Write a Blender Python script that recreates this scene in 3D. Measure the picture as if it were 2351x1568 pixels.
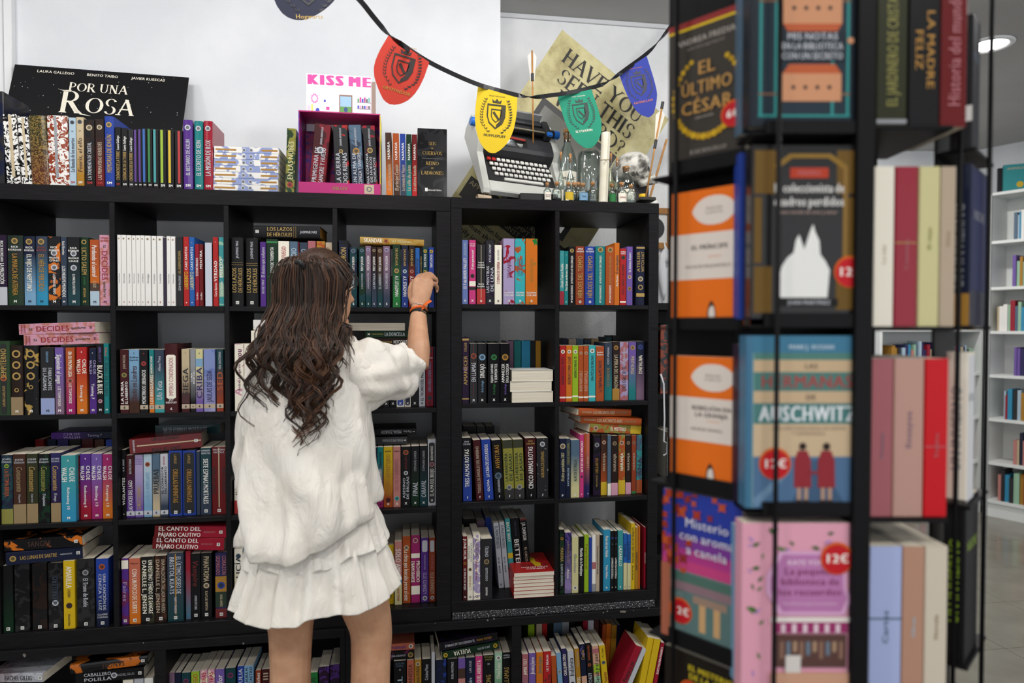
import bpy, bmesh, math, random
from mathutils import Vector, Matrix, noise
for _o in list(bpy.data.objects): bpy.data.objects.remove(_o)
R = math.radians
rnd = random.Random(7)
SC = bpy.context.scene
COL = SC.collection

# ---------------------------------------------------------------- camera, light, exposure
FPX = 1565.0                                   # focal length in pixels of the 2351 x 1568 frame
Z0 = 0.39                                      # height of the base unit the bookcases stand on
CAM = Vector((-0.164, -2.393, 1.0385 + Z0))
YAW, PITCH = 0.15804, -0.0220
cam_d = bpy.data.cameras.new('camera'); cam = bpy.data.objects.new('camera', cam_d); COL.objects.link(cam)
cam_d.sensor_width = 36.0; cam_d.lens = FPX * 36.0 / 2351.0; cam_d.clip_start = 0.05
cam.location = CAM
cam.rotation_euler = (math.pi / 2 + PITCH, -0.0011, -YAW)
cam_d.dof.use_dof = True; cam_d.dof.focus_distance = 2.36; cam_d.dof.aperture_fstop = 2.1
SC.camera = cam
SC.view_settings.view_transform = 'Standard'; SC.view_settings.look = 'None'
SC.view_settings.gamma = 1.0; SC.view_settings.use_curve_mapping = False
SC.view_settings.exposure = 0.0
world = bpy.data.worlds.new('world'); SC.world = world; world.use_nodes = True
world.node_tree.nodes['Background'].inputs[0].default_value = (0.93, 0.96, 1.0, 1)
world.node_tree.nodes['Background'].inputs[1].default_value = 1.3
CEIL = Z0 + 2.45
def lamp(name, loc, power, size, col=(1, 0.97, 0.93)):
    d = bpy.data.lights.new(name, 'AREA'); d.shape = 'DISK'; d.size = size; d.energy = power; d.color = col
    o = bpy.data.objects.new(name, d); COL.objects.link(o); o.location = loc
    return o
LAMPS = [(-1.75, -1.0), (-0.55, -1.1), (0.75, -1.1), (-1.75, -2.6), (-0.45, -2.8), (0.9, -2.8),
         (-1.6, -4.4), (0.4, -4.4), (2.6, -0.55), (2.6, -2.6), (3.1, 1.6), (2.4, -4.4)]
POW = [5, 5, 5, 16, 18, 11, 11, 11, 7, 6, 24, 6]
for (lx, ly), pw in zip(LAMPS, POW):
    lamp('downlight_beam', (lx, ly, CEIL - 0.03), pw, 0.17)
# added fill lamps without fixtures, to brighten the wall above the bookcases
for wx_, wp in ((-1.9, 5), (-1.1, 5.2), (-0.3, 5.2), (0.45, 7.2), (1.1, 7.8)):
    w_ = lamp('added_wall_fill', (wx_, -0.8, CEIL - 0.05), wp, 0.22, (1, 0.98, 0.96)); w_.rotation_euler = (R(66), 0, 0)

_fw = Vector((math.sin(YAW) * math.cos(PITCH), math.cos(YAW) * math.cos(PITCH), math.sin(PITCH)))
_rt = Vector((math.cos(YAW), -math.sin(YAW), 0)); _up = _rt.cross(_fw)
def ray(px, py): return _fw * FPX + _rt * (px - 1175.5) - _up * (py - 784.0)
def atY(px, py, Y): d = ray(px, py); return CAM + d * ((Y - CAM.y) / d.y)
def atZ(px, py, Z): d = ray(px, py); return CAM + d * ((Z - CAM.z) / d.z)
def atD(px, py, D): return CAM + ray(px, py) * (D / FPX)

# ---------------------------------------------------------------- materials
PAL = {k: v for k, v in (w.split(':') for w in '''black:101013 charcoal:2a2a2e white:e6e4e0 cream:e2d8bd ivory:ece6d6 grey:8d8f94 silver:b9bcc4 navy:141d3d
indigo:2c2766 royal:2344b0 blue:1f66c4 steel:56748f slate:35435a sky:7fb4dd cyan:2a9fd0 aqua:35c1c9 teal:148a8d turquoise:3aa9ad
darkteal:10424a green:1f8a3c darkgreen:11351f forest:2c4a2a lime:a6cf1c olive:9a973a olivedark:35371f yellow:f2c80f paleyellow:e8e0a0 ochre:c58a1f
gold:c9a24a orange:f07a16 burnt:c8551c rust:a8401d coral:dd6f52 salmon:d98a80 rose:c06a72 pink:e9a3bd hotpink:e8388a magenta:b3206f plum:7a2560
crimson:b2122f red:cf2020 darkred:7a1216 maroon:4a1218 brown:4a2a1c darkbrown:2a1812 tan:a68a5c beige:cdb79c sand:d9c49a purple:5a2a96
violet:7a5ab8 lilac:b7a6d6 lavender:9fb0e6 periwinkle:6f86cf mauve:8a6a86 mint:a9d8b6 paleblue:bcd6ea darkpurple:2a1638 peach:e9b08f'''.split())}
for _k in PAL:                                   # printed covers are a little duller than the swatch names
    if _k not in ('white', 'ivory', 'cream', 'black', 'silver', 'grey'):
        _v = [int(PAL[_k][i:i + 2], 16) for i in (0, 2, 4)]; _g = sum(_v) / 3; PAL[_k] = ''.join('%02x' % int((a * .88 + _g * .12) * .88) for a in _v)
def rgb(c):
    h = PAL.get(c, c)
    v = [int(h[i:i + 2], 16) / 255 for i in (0, 2, 4)]
    return tuple((x / 12.92 if x <= .04045 else ((x + .055) / 1.055) ** 2.4) for x in v) + (1,)
_M = {}
def mat(c, rough=.5, metal=0., coat=0., **k):
    key = (c, rough, metal, coat) + tuple(sorted(k.items()))
    if key in _M: return _M[key]
    m = bpy.data.materials.new('mat_' + str(c)); m.use_nodes = True
    b = m.node_tree.nodes['Principled BSDF']
    b.inputs['Base Color'].default_value = rgb(c); b.inputs['Roughness'].default_value = rough
    b.inputs['Metallic'].default_value = metal; b.inputs['Coat Weight'].default_value = coat
    b.inputs['Coat Roughness'].default_value = .12
    for kk, v in k.items(): b.inputs[kk].default_value = v
    _M[key] = m
    return m
class NT:
    """small helper around a node tree"""
    def __init__(s, m): s.t = m.node_tree; s.b = s.t.nodes['Principled BSDF']
    def n(s, ty, **k):
        x = s.t.nodes.new(ty)
        for a, v in k.items():
            if hasattr(x, a): setattr(x, a, v)
            else: x.inputs[a].default_value = v
        return x
    def l(s, a, b): s.t.links.new(a, b)
    def ramp(s, fac, stops, interp='LINEAR'):
        r = s.n('ShaderNodeValToRGB'); r.color_ramp.interpolation = interp
        e = r.color_ramp.elements
        while len(e) > 1: e.remove(e[-1])
        e[0].position = stops[0][0]; e[0].color = rgb(stops[0][1])
        for p, c in stops[1:]:
            q = e.new(p); q.color = rgb(c)
        s.l(fac, r.inputs[0]); return r.outputs[0]
def spine_mat(c, g=None, p=None, coat=0., scale=28, seed=0, sp=.5):
    """printed book cover: plain, vertical gradient g or blotchy two-colour print p"""
    key = ('spine', c, g, p, coat, scale, seed if (p) else 0, sp)
    if key in _M: return _M[key]
    m = mat(c, .38, 0, coat * .35, **{'Specular IOR Level': .2}).copy(); m.name = 'cover_' + c; t = NT(m)
    tc = t.n('ShaderNodeTexCoord')
    col = None
    if g:
        sx = t.n('ShaderNodeSeparateXYZ'); t.l(tc.outputs['Generated'], sx.inputs[0])
        nz = t.n('ShaderNodeTexNoise', Scale=9.); t.l(tc.outputs['Object'], nz.inputs['Vector'])
        ma = t.n('ShaderNodeMath', operation='MULTIPLY_ADD'); t.l(nz.outputs[0], ma.inputs[0]); ma.inputs[1].default_value = .3; t.l(sx.outputs[2], ma.inputs[2])
        col = t.ramp(ma.outputs[0], [(.3, g), (.85, c)])
    if p:
        mp = t.n('ShaderNodeMapping'); t.l(tc.outputs['Object'], mp.inputs[0]); mp.inputs['Location'].default_value = (seed * 1.7, seed * .9, seed * .31)
        nz = t.n('ShaderNodeTexNoise', Scale=float(scale), Detail=3., Distortion=1.2); t.l(mp.outputs[0], nz.inputs['Vector'])
        col2 = t.ramp(nz.outputs[0], [(sp, c), (sp + .03, p)])
        if col is not None:
            mx = t.n('ShaderNodeMix', data_type='RGBA'); mx.inputs[0].default_value = .5; t.l(col, mx.inputs[6]); t.l(col2, mx.inputs[7]); col = mx.outputs[2]
        else: col = col2
    if col is not None: t.l(col, t.b.inputs['Base Color'])
    nz = t.n('ShaderNodeTexNoise', Scale=60., Detail=2.); t.l(tc.outputs['Object'], nz.inputs['Vector'])
    r = t.n('ShaderNodeMapRange'); r.inputs[3].default_value = .28 - .1 * coat; r.inputs[4].default_value = .5 - .2 * coat; t.l(nz.outputs[0], r.inputs[0]); t.l(r.outputs[0], t.b.inputs['Roughness'])
    _M[key] = m
    return m
def wood_black(name, c1='100f11', c2='1b191c', rough=.42):
    m = bpy.data.materials.new(name); m.use_nodes = True; t = NT(m)
    tc = t.n('ShaderNodeTexCoord'); mp = t.n('ShaderNodeMapping'); t.l(tc.outputs['Object'], mp.inputs[0]); mp.inputs['Scale'].default_value = (6, 90, 90)
    nz = t.n('ShaderNodeTexNoise', Scale=2.2, Detail=5.); t.l(mp.outputs[0], nz.inputs['Vector'])
    t.l(t.ramp(nz.outputs[0], [(.35, c1), (.7, c2)]), t.b.inputs['Base Color'])
    bp = t.n('ShaderNodeBump', Strength=.12, Distance=.001); t.l(nz.outputs[0], bp.inputs['Height']); t.l(bp.outputs[0], t.b.inputs['Normal'])
    t.b.inputs['Roughness'].default_value = rough; t.b.inputs['Specular IOR Level'].default_value = .16
    return m
def noisy(name, c1, c2, scale, rough=.6, bump=0., detail=4., bscale=None, lo=.35, hi=.65):
    m = bpy.data.materials.new(name); m.use_nodes = True; t = NT(m)
    tc = t.n('ShaderNodeTexCoord')
    nz = t.n('ShaderNodeTexNoise', Scale=float(scale), Detail=detail); t.l(tc.outputs['Object'], nz.inputs['Vector'])
    t.l(t.ramp(nz.outputs[0], [(lo, c1), (hi, c2)]), t.b.inputs['Base Color'])
    if bump:
        n2 = t.n('ShaderNodeTexNoise', Scale=float(bscale or scale), Detail=3.); t.l(tc.outputs['Object'], n2.inputs['Vector'])
        bp = t.n('ShaderNodeBump', Strength=bump, Distance=.004); t.l(n2.outputs[0], bp.inputs['Height']); t.l(bp.outputs[0], t.b.inputs['Normal'])
    t.b.inputs['Roughness'].default_value = rough
    return m
def glass_mat(name, tint='f4f8f6', a=.1):
    """thin clear glass: mostly see-through with a fresnel sheen"""
    m = bpy.data.materials.new(name); m.use_nodes = True; t = m.node_tree; t.nodes.clear()
    o = t.nodes.new('ShaderNodeOutputMaterial'); mx = t.nodes.new('ShaderNodeMixShader'); tr = t.nodes.new('ShaderNodeBsdfTransparent'); gl = t.nodes.new('ShaderNodeBsdfGlossy')
    lw = t.nodes.new('ShaderNodeLayerWeight'); lw.inputs[0].default_value = .28
    tr.inputs[0].default_value = rgb(tint); gl.inputs['Roughness'].default_value = .03
    ad = t.nodes.new('ShaderNodeMath'); ad.operation = 'MULTIPLY_ADD'; ad.inputs[1].default_value = .5; ad.inputs[2].default_value = a
    t.links.new(lw.outputs['Fresnel'], ad.inputs[0]); t.links.new(ad.outputs[0], mx.inputs[0]); t.links.new(tr.outputs[0], mx.inputs[1]); t.links.new(gl.outputs[0], mx.inputs[2]); t.links.new(mx.outputs[0], o.inputs[0])
    return m
def page_mat():
    m = bpy.data.materials.new('page_edges'); m.use_nodes = True; t = NT(m)
    tc = t.n('ShaderNodeTexCoord'); mp = t.n('ShaderNodeMapping'); t.l(tc.outputs['Object'], mp.inputs[0]); mp.inputs['Scale'].default_value = (1400, 4, 4)
    nz = t.n('ShaderNodeTexNoise', Scale=1., Detail=1.); t.l(mp.outputs[0], nz.inputs['Vector'])
    t.l(t.ramp(nz.outputs[0], [(.3, 'c9bea8'), (.7, 'efe8d8')]), t.b.inputs['Base Color']); t.b.inputs['Roughness'].default_value = .8
    return m
PAGES = page_mat(); BLACKWOOD = wood_black('black_brown_veneer')

# ---------------------------------------------------------------- mesh helpers
def obj(name, verts, faces, m=None, parent=None, smooth=False, mats=None, fm=None):
    me = bpy.data.meshes.new(name); me.from_pydata([tuple(v) for v in verts], [], faces); me.update()
    for x in (mats or ([m] if m else [])): me.materials.append(x)
    if fm: me.polygons.foreach_set('material_index', fm)
    if smooth: me.polygons.foreach_set('use_smooth', [True] * len(me.polygons))
    return link(name, me, parent)
def link(name, data, parent=None):
    o = bpy.data.objects.new(name, data); COL.objects.link(o)
    if parent: o.parent = parent
    return o
def tag(o, label=None, cat=None, group=None, kind=None):
    if label: o['label'] = label
    if cat: o['category'] = cat
    if group: o['group'] = group
    if kind: o['kind'] = kind
    return o
def empty(name, loc=(0, 0, 0), rz=0, rot=None):
    o = link(name, None); o.location = loc; o.rotation_euler = rot or (0, 0, rz); o.empty_display_size = .05
    return o
class MB:
    """collects vertices and faces, then links them as one mesh object"""
    def __init__(s): s.v = []; s.f = []; s.m = []
    def add(s, vs, fs, mi=0, mx=None):
        b = len(s.v); s.v += [tuple((mx @ Vector(v)) if mx else v) for v in vs]; s.f += [tuple(i + b for i in f) for f in fs]; s.m += [mi] * len(fs); return s
    def box(s, x0, x1, y0, y1, z0, z1, mi=0, mx=None, bev=0.):
        if bev > 0:
            b = min(bev, (x1 - x0) / 2.01, (y1 - y0) / 2.01, (z1 - z0) / 2.01)
            vs = []; idx = {}
            for ix in (0, 1):
                for iy in (0, 1):
                    for iz in (0, 1):
                        X, Y, Z = (x0, x1)[ix], (y0, y1)[iy], (z0, z1)[iz]
                        dx, dy, dz = b * (1 - 2 * ix), b * (1 - 2 * iy), b * (1 - 2 * iz)
                        for a, pnt in (('x', (X, Y + dy, Z + dz)), ('y', (X + dx, Y, Z + dz)), ('z', (X + dx, Y + dy, Z))):
                            idx[(ix, iy, iz, a)] = len(vs); vs.append(pnt)
            fs = []
            def q(*k): fs.append(tuple(idx[x] for x in k))
            for i in (0, 1):
                q((i, 0, 0, 'x'), (i, 1, 0, 'x'), (i, 1, 1, 'x'), (i, 0, 1, 'x')); q((0, i, 0, 'y'), (1, i, 0, 'y'), (1, i, 1, 'y'), (0, i, 1, 'y')); q((0, 0, i, 'z'), (1, 0, i, 'z'), (1, 1, i, 'z'), (0, 1, i, 'z'))
                for j in (0, 1):
                    q((i, j, 0, 'x'), (i, j, 1, 'x'), (i, j, 1, 'y'), (i, j, 0, 'y')); q((i, 0, j, 'x'), (i, 1, j, 'x'), (i, 1, j, 'z'), (i, 0, j, 'z')); q((0, i, j, 'y'), (1, i, j, 'y'), (1, i, j, 'z'), (0, i, j, 'z'))
                    for k in (0, 1): q((i, j, k, 'x'), (i, j, k, 'y'), (i, j, k, 'z'))
            return s.add(vs, fs, mi, mx)
        vs = [(x, y, z) for x in (x0, x1) for y in (y0, y1) for z in (z0, z1)]
        return s.add(vs, [(0, 1, 3, 2), (4, 6, 7, 5), (0, 4, 5, 1), (2, 3, 7, 6), (0, 2, 6, 4), (1, 5, 7, 3)], mi, mx)
    def tube(s, pts, rad, n=8, mi=0, caps=True, flat=1.):
        pts = [Vector(p) for p in pts]; k = len(pts)
        rs = rad if isinstance(rad, (list, tuple)) else [rad] * k
        b = len(s.v); prev = None
        for i, p in enumerate(pts):
            t = (pts[min(i + 1, k - 1)] - pts[max(i - 1, 0)]).normalized()
            if prev is None: u = t.orthogonal().normalized()
            else: u = (prev - t * prev.dot(t)); u = u.normalized() if u.length > 1e-6 else t.orthogonal().normalized()
            prev = u; w = t.cross(u)
            for j in range(n):
                a = 2 * math.pi * j / n; s.v.append(tuple(p + (u * math.cos(a) + w * math.sin(a) * flat) * rs[i]))
        for i in range(k - 1):
            for j in range(n):
                s.f.append((b + i * n + j, b + i * n + (j + 1) % n, b + (i + 1) * n + (j + 1) % n, b + (i + 1) * n + j)); s.m.append(mi)
        if caps:
            s.f.append(tuple(b + j for j in range(n))[::-1]); s.m.append(mi); s.f.append(tuple(b + (k - 1) * n + j for j in range(n))); s.m.append(mi)
        return s
    def lathe(s, prof, n=16, mi=0, mx=None, caps=True):
        vs = [(r * math.cos(2 * math.pi * j / n), r * math.sin(2 * math.pi * j / n), z) for r, z in prof for j in range(n)]
        fs = [(i * n + j, i * n + (j + 1) % n, (i + 1) * n + (j + 1) % n, (i + 1) * n + j) for i in range(len(prof) - 1) for j in range(n)]
        if caps: fs += [tuple(range(n))[::-1], tuple((len(prof) - 1) * n + j for j in range(n))]
        return s.add(vs, fs, mi, mx)
    def loft(s, rings, mi=0, caps=True, closed=True):
        n = len(rings[0]); vs = [v for r in rings for v in r]; fs = []
        for i in range(len(rings) - 1):
            for j in range(n if closed else n - 1): fs.append((i * n + j, i * n + (j + 1) % n, (i + 1) * n + (j + 1) % n, (i + 1) * n + j))
        if caps: fs += [tuple(range(n))[::-1], tuple((len(rings) - 1) * n + j for j in range(n))]
        return s.add(vs, fs, mi)
    def prism(s, poly, y0, y1, mi=0, mx=None):
        """polygon in XZ extruded along Y"""
        n = len(poly); vs = [(x, y0, z) for x, z in poly] + [(x, y1, z) for x, z in poly]
        fs = [tuple(range(n)), tuple(range(2 * n - 1, n - 1, -1))] + [(i, (i + 1) % n, n + (i + 1) % n, n + i) for i in range(n)]
        return s.add(vs, fs, mi, mx)
    def build(s, name, m=None, parent=None, smooth=False, mats=None):
        return obj(name, s.v, s.f, m, parent, smooth, mats, s.m if mats else None)
def bx(name, m, parent, x0, x1, y0, y1, z0, z1, bev=.0012):
    return MB().box(min(x0, x1), max(x0, x1), min(y0, y1), max(y0, y1), min(z0, z1), max(z0, z1), bev=bev).build(name, m, parent)

# ---------------------------------------------------------------- lettering
def _load_glyphs():
    chars = [chr(c) for c in range(33, 127)] + list('ÁÉÍÓÚÑáéíóúñ¡¿€ü·')
    objs = []
    def mk(t):
        c = bpy.data.curves.new('g', 'FONT'); c.body = t; c.resolution_u = 2; c.size = 1.0
        o = bpy.data.objects.new('g', c); COL.objects.link(o); objs.append(o); return o
    base = mk('HH'); lst = [(ch, mk(ch), mk('H' + ch + 'H')) for ch in chars]
    bpy.context.view_layer.update(); dg = bpy.context.evaluated_depsgraph_get()
    def data(o):
        me = bpy.data.meshes.new_from_object(o.evaluated_get(dg)); r = ([(v.co.x, v.co.y) for v in me.vertices], [tuple(p.vertices) for p in me.polygons]); bpy.data.meshes.remove(me); return r
    w0 = max(v[0] for v in data(base)[0]); G = {}
    for ch, a, b in lst:
        v, f = data(a)
        if not v: continue
        adv = max(x[0] for x in data(b)[0]) - w0
        G[ch] = (v, f, adv)
    for o in objs:
        c = o.data; bpy.data.objects.remove(o); bpy.data.curves.remove(c)
    return G
GLY = _load_glyphs(); CAPH = max(v[1] for v in GLY['H'][0])
def text2d(s, bold=0., shear=0., track=0.):
    """lettering as flat 2-D geometry, cap height 1"""
    v = []; f = []; x = 0.
    for ch in s:
        if ch == ' ' or ch not in GLY: x += .36 + track; continue
        gv, gf, adv = GLY[ch]; b = len(v)
        v += [((x + px / CAPH + shear * py / CAPH), py / CAPH, 0) for px, py in gv]; f += [tuple(i + b for i in q) for q in gf]
        nb = max(1, math.ceil(bold / .075)) if bold else 0
        for ib in range(1, nb + 1):
            b = len(v); v += [((x + bold * ib / nb + px / CAPH + shear * py / CAPH), py / CAPH, ib) for px, py in gv]; f += [tuple(i + b for i in q) for q in gf]
        x += adv / CAPH + track + bold
    return v, f, max(x - track, .01)
# hand-drawn roman capitals (stems thick, hairlines thin, slab serifs) for the big display lettering
def _ser():
    T, t = .17, .075
    def st(x0, y0, x1, y1, w, s0=0, s1=0): return ('l', x0, y0, x1, y1, w, s0, s1)
    def arc(cx, cy, rx, ry, a0, a1, w0=T): return ('a', cx, cy, rx, ry, a0, a1, w0)
    return {'H': (.82, [st(.14, 0, .14, 1, T, 1, 1), st(.68, 0, .68, 1, T, 1, 1), st(.14, .5, .68, .5, t)]),
        'A': (.84, [st(.08, 0, .42, 1, t, 1, 0), st(.42, 1, .76, 0, T, 0, 1), st(.2, .36, .64, .36, t)]),
        'V': (.84, [st(.08, 1, .42, 0, T, 1, 0), st(.42, 0, .76, 1, t, 0, 1)]),
        'E': (.66, [st(.14, 0, .14, 1, T, 1, 1), st(.14, .97, .58, .97, t, 0, 1), st(.14, .5, .46, .5, t, 0, 1), st(.14, .03, .6, .03, t, 0, 1)]),
        'Y': (.8, [st(.06, 1, .4, .48, T, 1, 0), st(.74, 1, .4, .48, t, 1, 0), st(.4, 0, .4, .5, T, 1, 0)]),
        'O': (.92, [arc(.46, .5, .36, .46, 0, 360)]), 'U': (.84, [st(.14, .34, .14, 1, T, 0, 1), st(.68, .34, .68, 1, t, 0, 1), arc(.41, .34, .27, .32, 180, 360, .12)]),
        'S': (.62, [arc(.32, .74, .22, .23, 20, 250, .13), arc(.3, .26, .23, .24, -160, 75, .14)]),
        'N': (.84, [st(.14, 0, .14, 1, t, 1, 1), st(.14, 1, .68, 0, T), st(.68, 0, .68, 1, t, 0, 1)]),
        'T': (.74, [st(.37, 0, .37, 1, T, 1, 0), st(.06, .96, .68, .96, t, 1, 1)]), 'I': (.36, [st(.18, 0, .18, 1, T, 1, 1)]),
        'W': (1.14, [st(.06, 1, .33, 0, T, 1, 0), st(.33, 0, .57, 1, t), st(.57, 1, .82, 0, T), st(.82, 0, 1.06, 1, t, 0, 1)]),
        'Z': (.7, [st(.08, .96, .62, .96, t, 1, 0), st(.62, 1, .08, 0, T), st(.08, .04, .62, .04, t, 0, 1)]),
        'R': (.76, [st(.14, 0, .14, 1, T, 1, 1), arc(.3, .74, .26, .23, -90, 95, .13), st(.14, .97, .32, .97, t), st(.14, .5, .32, .5, t), st(.34, .52, .68, 0, T, 0, 1)]),
        'D': (.84, [st(.14, 0, .14, 1, T, 1, 1), arc(.3, .5, .44, .47, -92, 92, .15), st(.14, .97, .32, .97, t), st(.14, .03, .32, .03, t)]),
        'P': (.7, [st(.14, 0, .14, 1, T, 1, 1), arc(.3, .72, .28, .25, -90, 95, .13), st(.14, .97, .32, .97, t), st(.14, .47, .32, .47, t)]),
        '?': (.5, [arc(.24, .76, .18, .2, -70, 170, .1), st(.26, .25, .26, .56, .1), st(.25, 0, .25, .09, .12)]),
        'C': (.78, [arc(.46, .5, .36, .46, 45, 315)]), 'L': (.64, [st(.14, 0, .14, 1, T, 1, 1), st(.14, .03, .58, .03, t, 0, 1)]),
        'G': (.84, [arc(.46, .5, .36, .46, 45, 330), st(.72, .1, .72, .42, .14, 0, 1)]), 'M': (1., [st(.12, 0, .16, 1, t, 1, 1), st(.16, 1, .5, .1, T), st(.5, .1, .84, 1, t), st(.84, 1, .88, 0, T, 0, 1)]),
        'B': (.74, [st(.14, 0, .14, 1, T, 1, 1), arc(.3, .75, .22, .22, -90, 90, .11), arc(.3, .28, .28, .25, -90, 90, .13), st(.14, .97, .3, .97, t), st(.14, .52, .3, .52, t), st(.14, .03, .3, .03, t)])}
SER = _ser()
def serif2d(s, track=.04):
    v = []; f = []; x = 0.
    def quad(a, b, c, d): n = len(v); v.extend([(x + p[0], p[1], (n // 4) * .45) for p in (a, b, c, d)]); f.append((n, n + 1, n + 2, n + 3))
    for ch in s:
        if ch not in SER: x += .36; continue
        adv, strokes = SER[ch]
        for q in strokes:
            if q[0] == 'l':
                _, x0, y0, x1, y1, w, s0, s1 = q; dx, dy = x1 - x0, y1 - y0; L = math.hypot(dx, dy); nx, ny = -dy / L * w / 2, dx / L * w / 2
                if abs(dy) > .2: nx, ny = w / 2 * (1 if dy < 0 else -1) * L / abs(dy), 0
                quad((x0 + nx, y0 + ny), (x0 - nx, y0 - ny), (x1 - nx, y1 - ny), (x1 + nx, y1 + ny))
                for on, X, Y in ((s0, x0, y0), (s1, x1, y1)):
                    if on and abs(dy) > .2: h = .045; yy = Y + (h / 2 if Y < .5 else -h / 2); quad((X - .14, yy - h / 2), (X + .14, yy - h / 2), (X + .12, yy + h / 2), (X - .12, yy + h / 2))
                    elif on: quad((X - .035, Y - .1), (X + .035, Y - .08), (X + .03, Y + .08), (X - .035, Y + .1))
            else:
                _, cx, cy, rx, ry, a0, a1, w0 = q; n = max(6, int(abs(a1 - a0) / 14))
                for i in range(n):
                    qd = []
                    for aa in (a0 + (a1 - a0) * i / n, a0 + (a1 - a0) * (i + 1) / n):
                        r_ = R(aa); w = .055 + (w0 - .055) * abs(math.cos(r_)); qd.append(((cx + (rx + w / 2) * math.cos(r_), cy + (ry + w / 4) * math.sin(r_)), (cx + (rx - w / 2) * math.cos(r_), cy + (ry - w / 4) * math.sin(r_))))
                    quad(qd[0][0], qd[0][1], qd[1][1], qd[1][0])
        x += adv + track
    return v, f, max(x - track, .01)
def lettering(s, h, maxw, org, ux, uy, m, parent, name='lettering', bold=.05, shear=0., align=.5, fn=None, squeeze=1.0, track=0., fill=1.0):
    """one or several lines ('/') of lettering in the plane (org, ux, uy); h = cap height, centred on org"""
    ux = Vector(ux); uy = Vector(uy); org = Vector(org); nn = ux.cross(uy).normalized() * .00004; V = []; F = []; lines = s.split('/'); n = len(lines); step = h * 1.5
    for i, ln in enumerate(lines):
        v, f, w = (fn or text2d)(ln) if fn else text2d(ln, bold, shear, track)
        k = h; kx = h * squeeze
        if w * kx > maxw: kx = maxw / w
        elif fill > 1: kx = min(maxw / w, kx * fill)
        if kx < k * .55: k = kx / .55
        y0 = ((n - 1) / 2 - i) * step - k / 2; b = len(V)
        V += [org + ux * (x * kx - w * kx * align) + uy * (y * k + y0) + nn * q_ for x, y, q_ in v]; F += [tuple(j + b for j in q) for q in f]
    if not V: return None
    return obj(name, V, F, m, parent)

# ================================================================ the setting
WALL = noisy('white_plaster', 'dcdfe3', 'e9ebee', 3, .75, .12, 4., 160)
WALLT = noisy('white_textured_plaster', 'd6d8da', 'e6e7e8', 4, .8, .5, 4., 95)
CEILM = noisy('ceiling_paint', 'a9a8a6', 'b3b2b0', 2, .85, .05, 3., 60)
WHITE = mat('e8e9ea', .45)
YW, YR, XJ = .44, .68, .237                     # main wall, set-back wall, x of the corner between them
def struct(o): o['kind'] = 'structure'; return o
struct(bx('wall_left', WALL, None, -3.2, XJ, YW, YW + .3, 0, CEIL, 0))
struct(bx('wall_side', WALL, None, -3.35, -3.2, -6.5, YW, 0, CEIL, 0))
struct(bx('wall_back', WALLT, None, XJ, 1.75, YR, YR + .15, 0, CEIL, 0))
struct(bx('wall_return', WALLT, None, 1.6, 1.75, YR + .15, 4.4, 0, CEIL, 0))
struct(bx('ceiling', CEILM, None, -4.2, 6.5, -6.5, 6.5, CEIL, CEIL + .1, 0))
trim = struct(MB().box(-1.62, -1.592, YW - .03, YW, 0, CEIL, bev=.003).box(-1.67, -1.625, YW - .022, YW, 0, CEIL, bev=.003).build('trim_1', WHITE))
struct(bx('trim_2', mat('c9cbce', .6), None, XJ, 1.6, YR - .012, YR, CEIL - .02, CEIL, .002))
TILE = noisy('pale_grey_floor_tile', '7f7c71', '8b887d', 5, .16, 0.)
floor = struct(bx('floor', mat('55534e', .8), None, -4.2, 6.5, -6.5, 6.5, -.06, -.004, 0))
_tm = None
TS = .45
for i in range(-5, 13):
    for j in range(-7, 12):
        x, y = i * TS, j * TS
        if y > .35 and x < 1.5: continue
        if y < -2.2 or x < -1.9 and y < -1.2: continue
        if _tm is None:
            t0 = MB().box(-TS / 2 + .0015, TS / 2 - .0015, -TS / 2 + .0015, TS / 2 - .0015, -.004, 0, bev=.001).build('tile', TILE, floor); _tm = t0.data; t0.location = (x, y, 0)
        else:
            t1 = link('tile', _tm, floor); t1.location = (x, y, 0)
# recessed downlights in the ceiling, one over each lamp
EMI = bpy.data.materials.new('lit_diffuser'); EMI.use_nodes = True
EMI.node_tree.nodes['Principled BSDF'].inputs['Emission Color'].default_value = (1, .98, .95, 1); EMI.node_tree.nodes['Principled BSDF'].inputs['Emission Strength'].default_value = 9
_seen = atZ(2268, 100, CEIL)
def downlight(x, y, label):
    e = empty('ceiling_downlight', (x, y, CEIL))
    MB().lathe([(.085, -.001), (.112, -.001), (.114, -.006), (.106, -.012), (.09, -.012), (.085, -.006)], 32, caps=False).build('trim_ring', WHITE, e, True)
    MB().lathe([(.001, -.003), (.086, -.003)], 32, caps=False).build('diffuser', EMI, e)
    tag(e, label, 'ceiling light', 'round downlights in the ceiling')
downlight(_seen.x, _seen.y, 'round recessed white downlight glowing in the grey ceiling above the white bookcases')
lamp('downlight_beam', (_seen.x, _seen.y, CEIL - .03), 7, .17)

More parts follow.
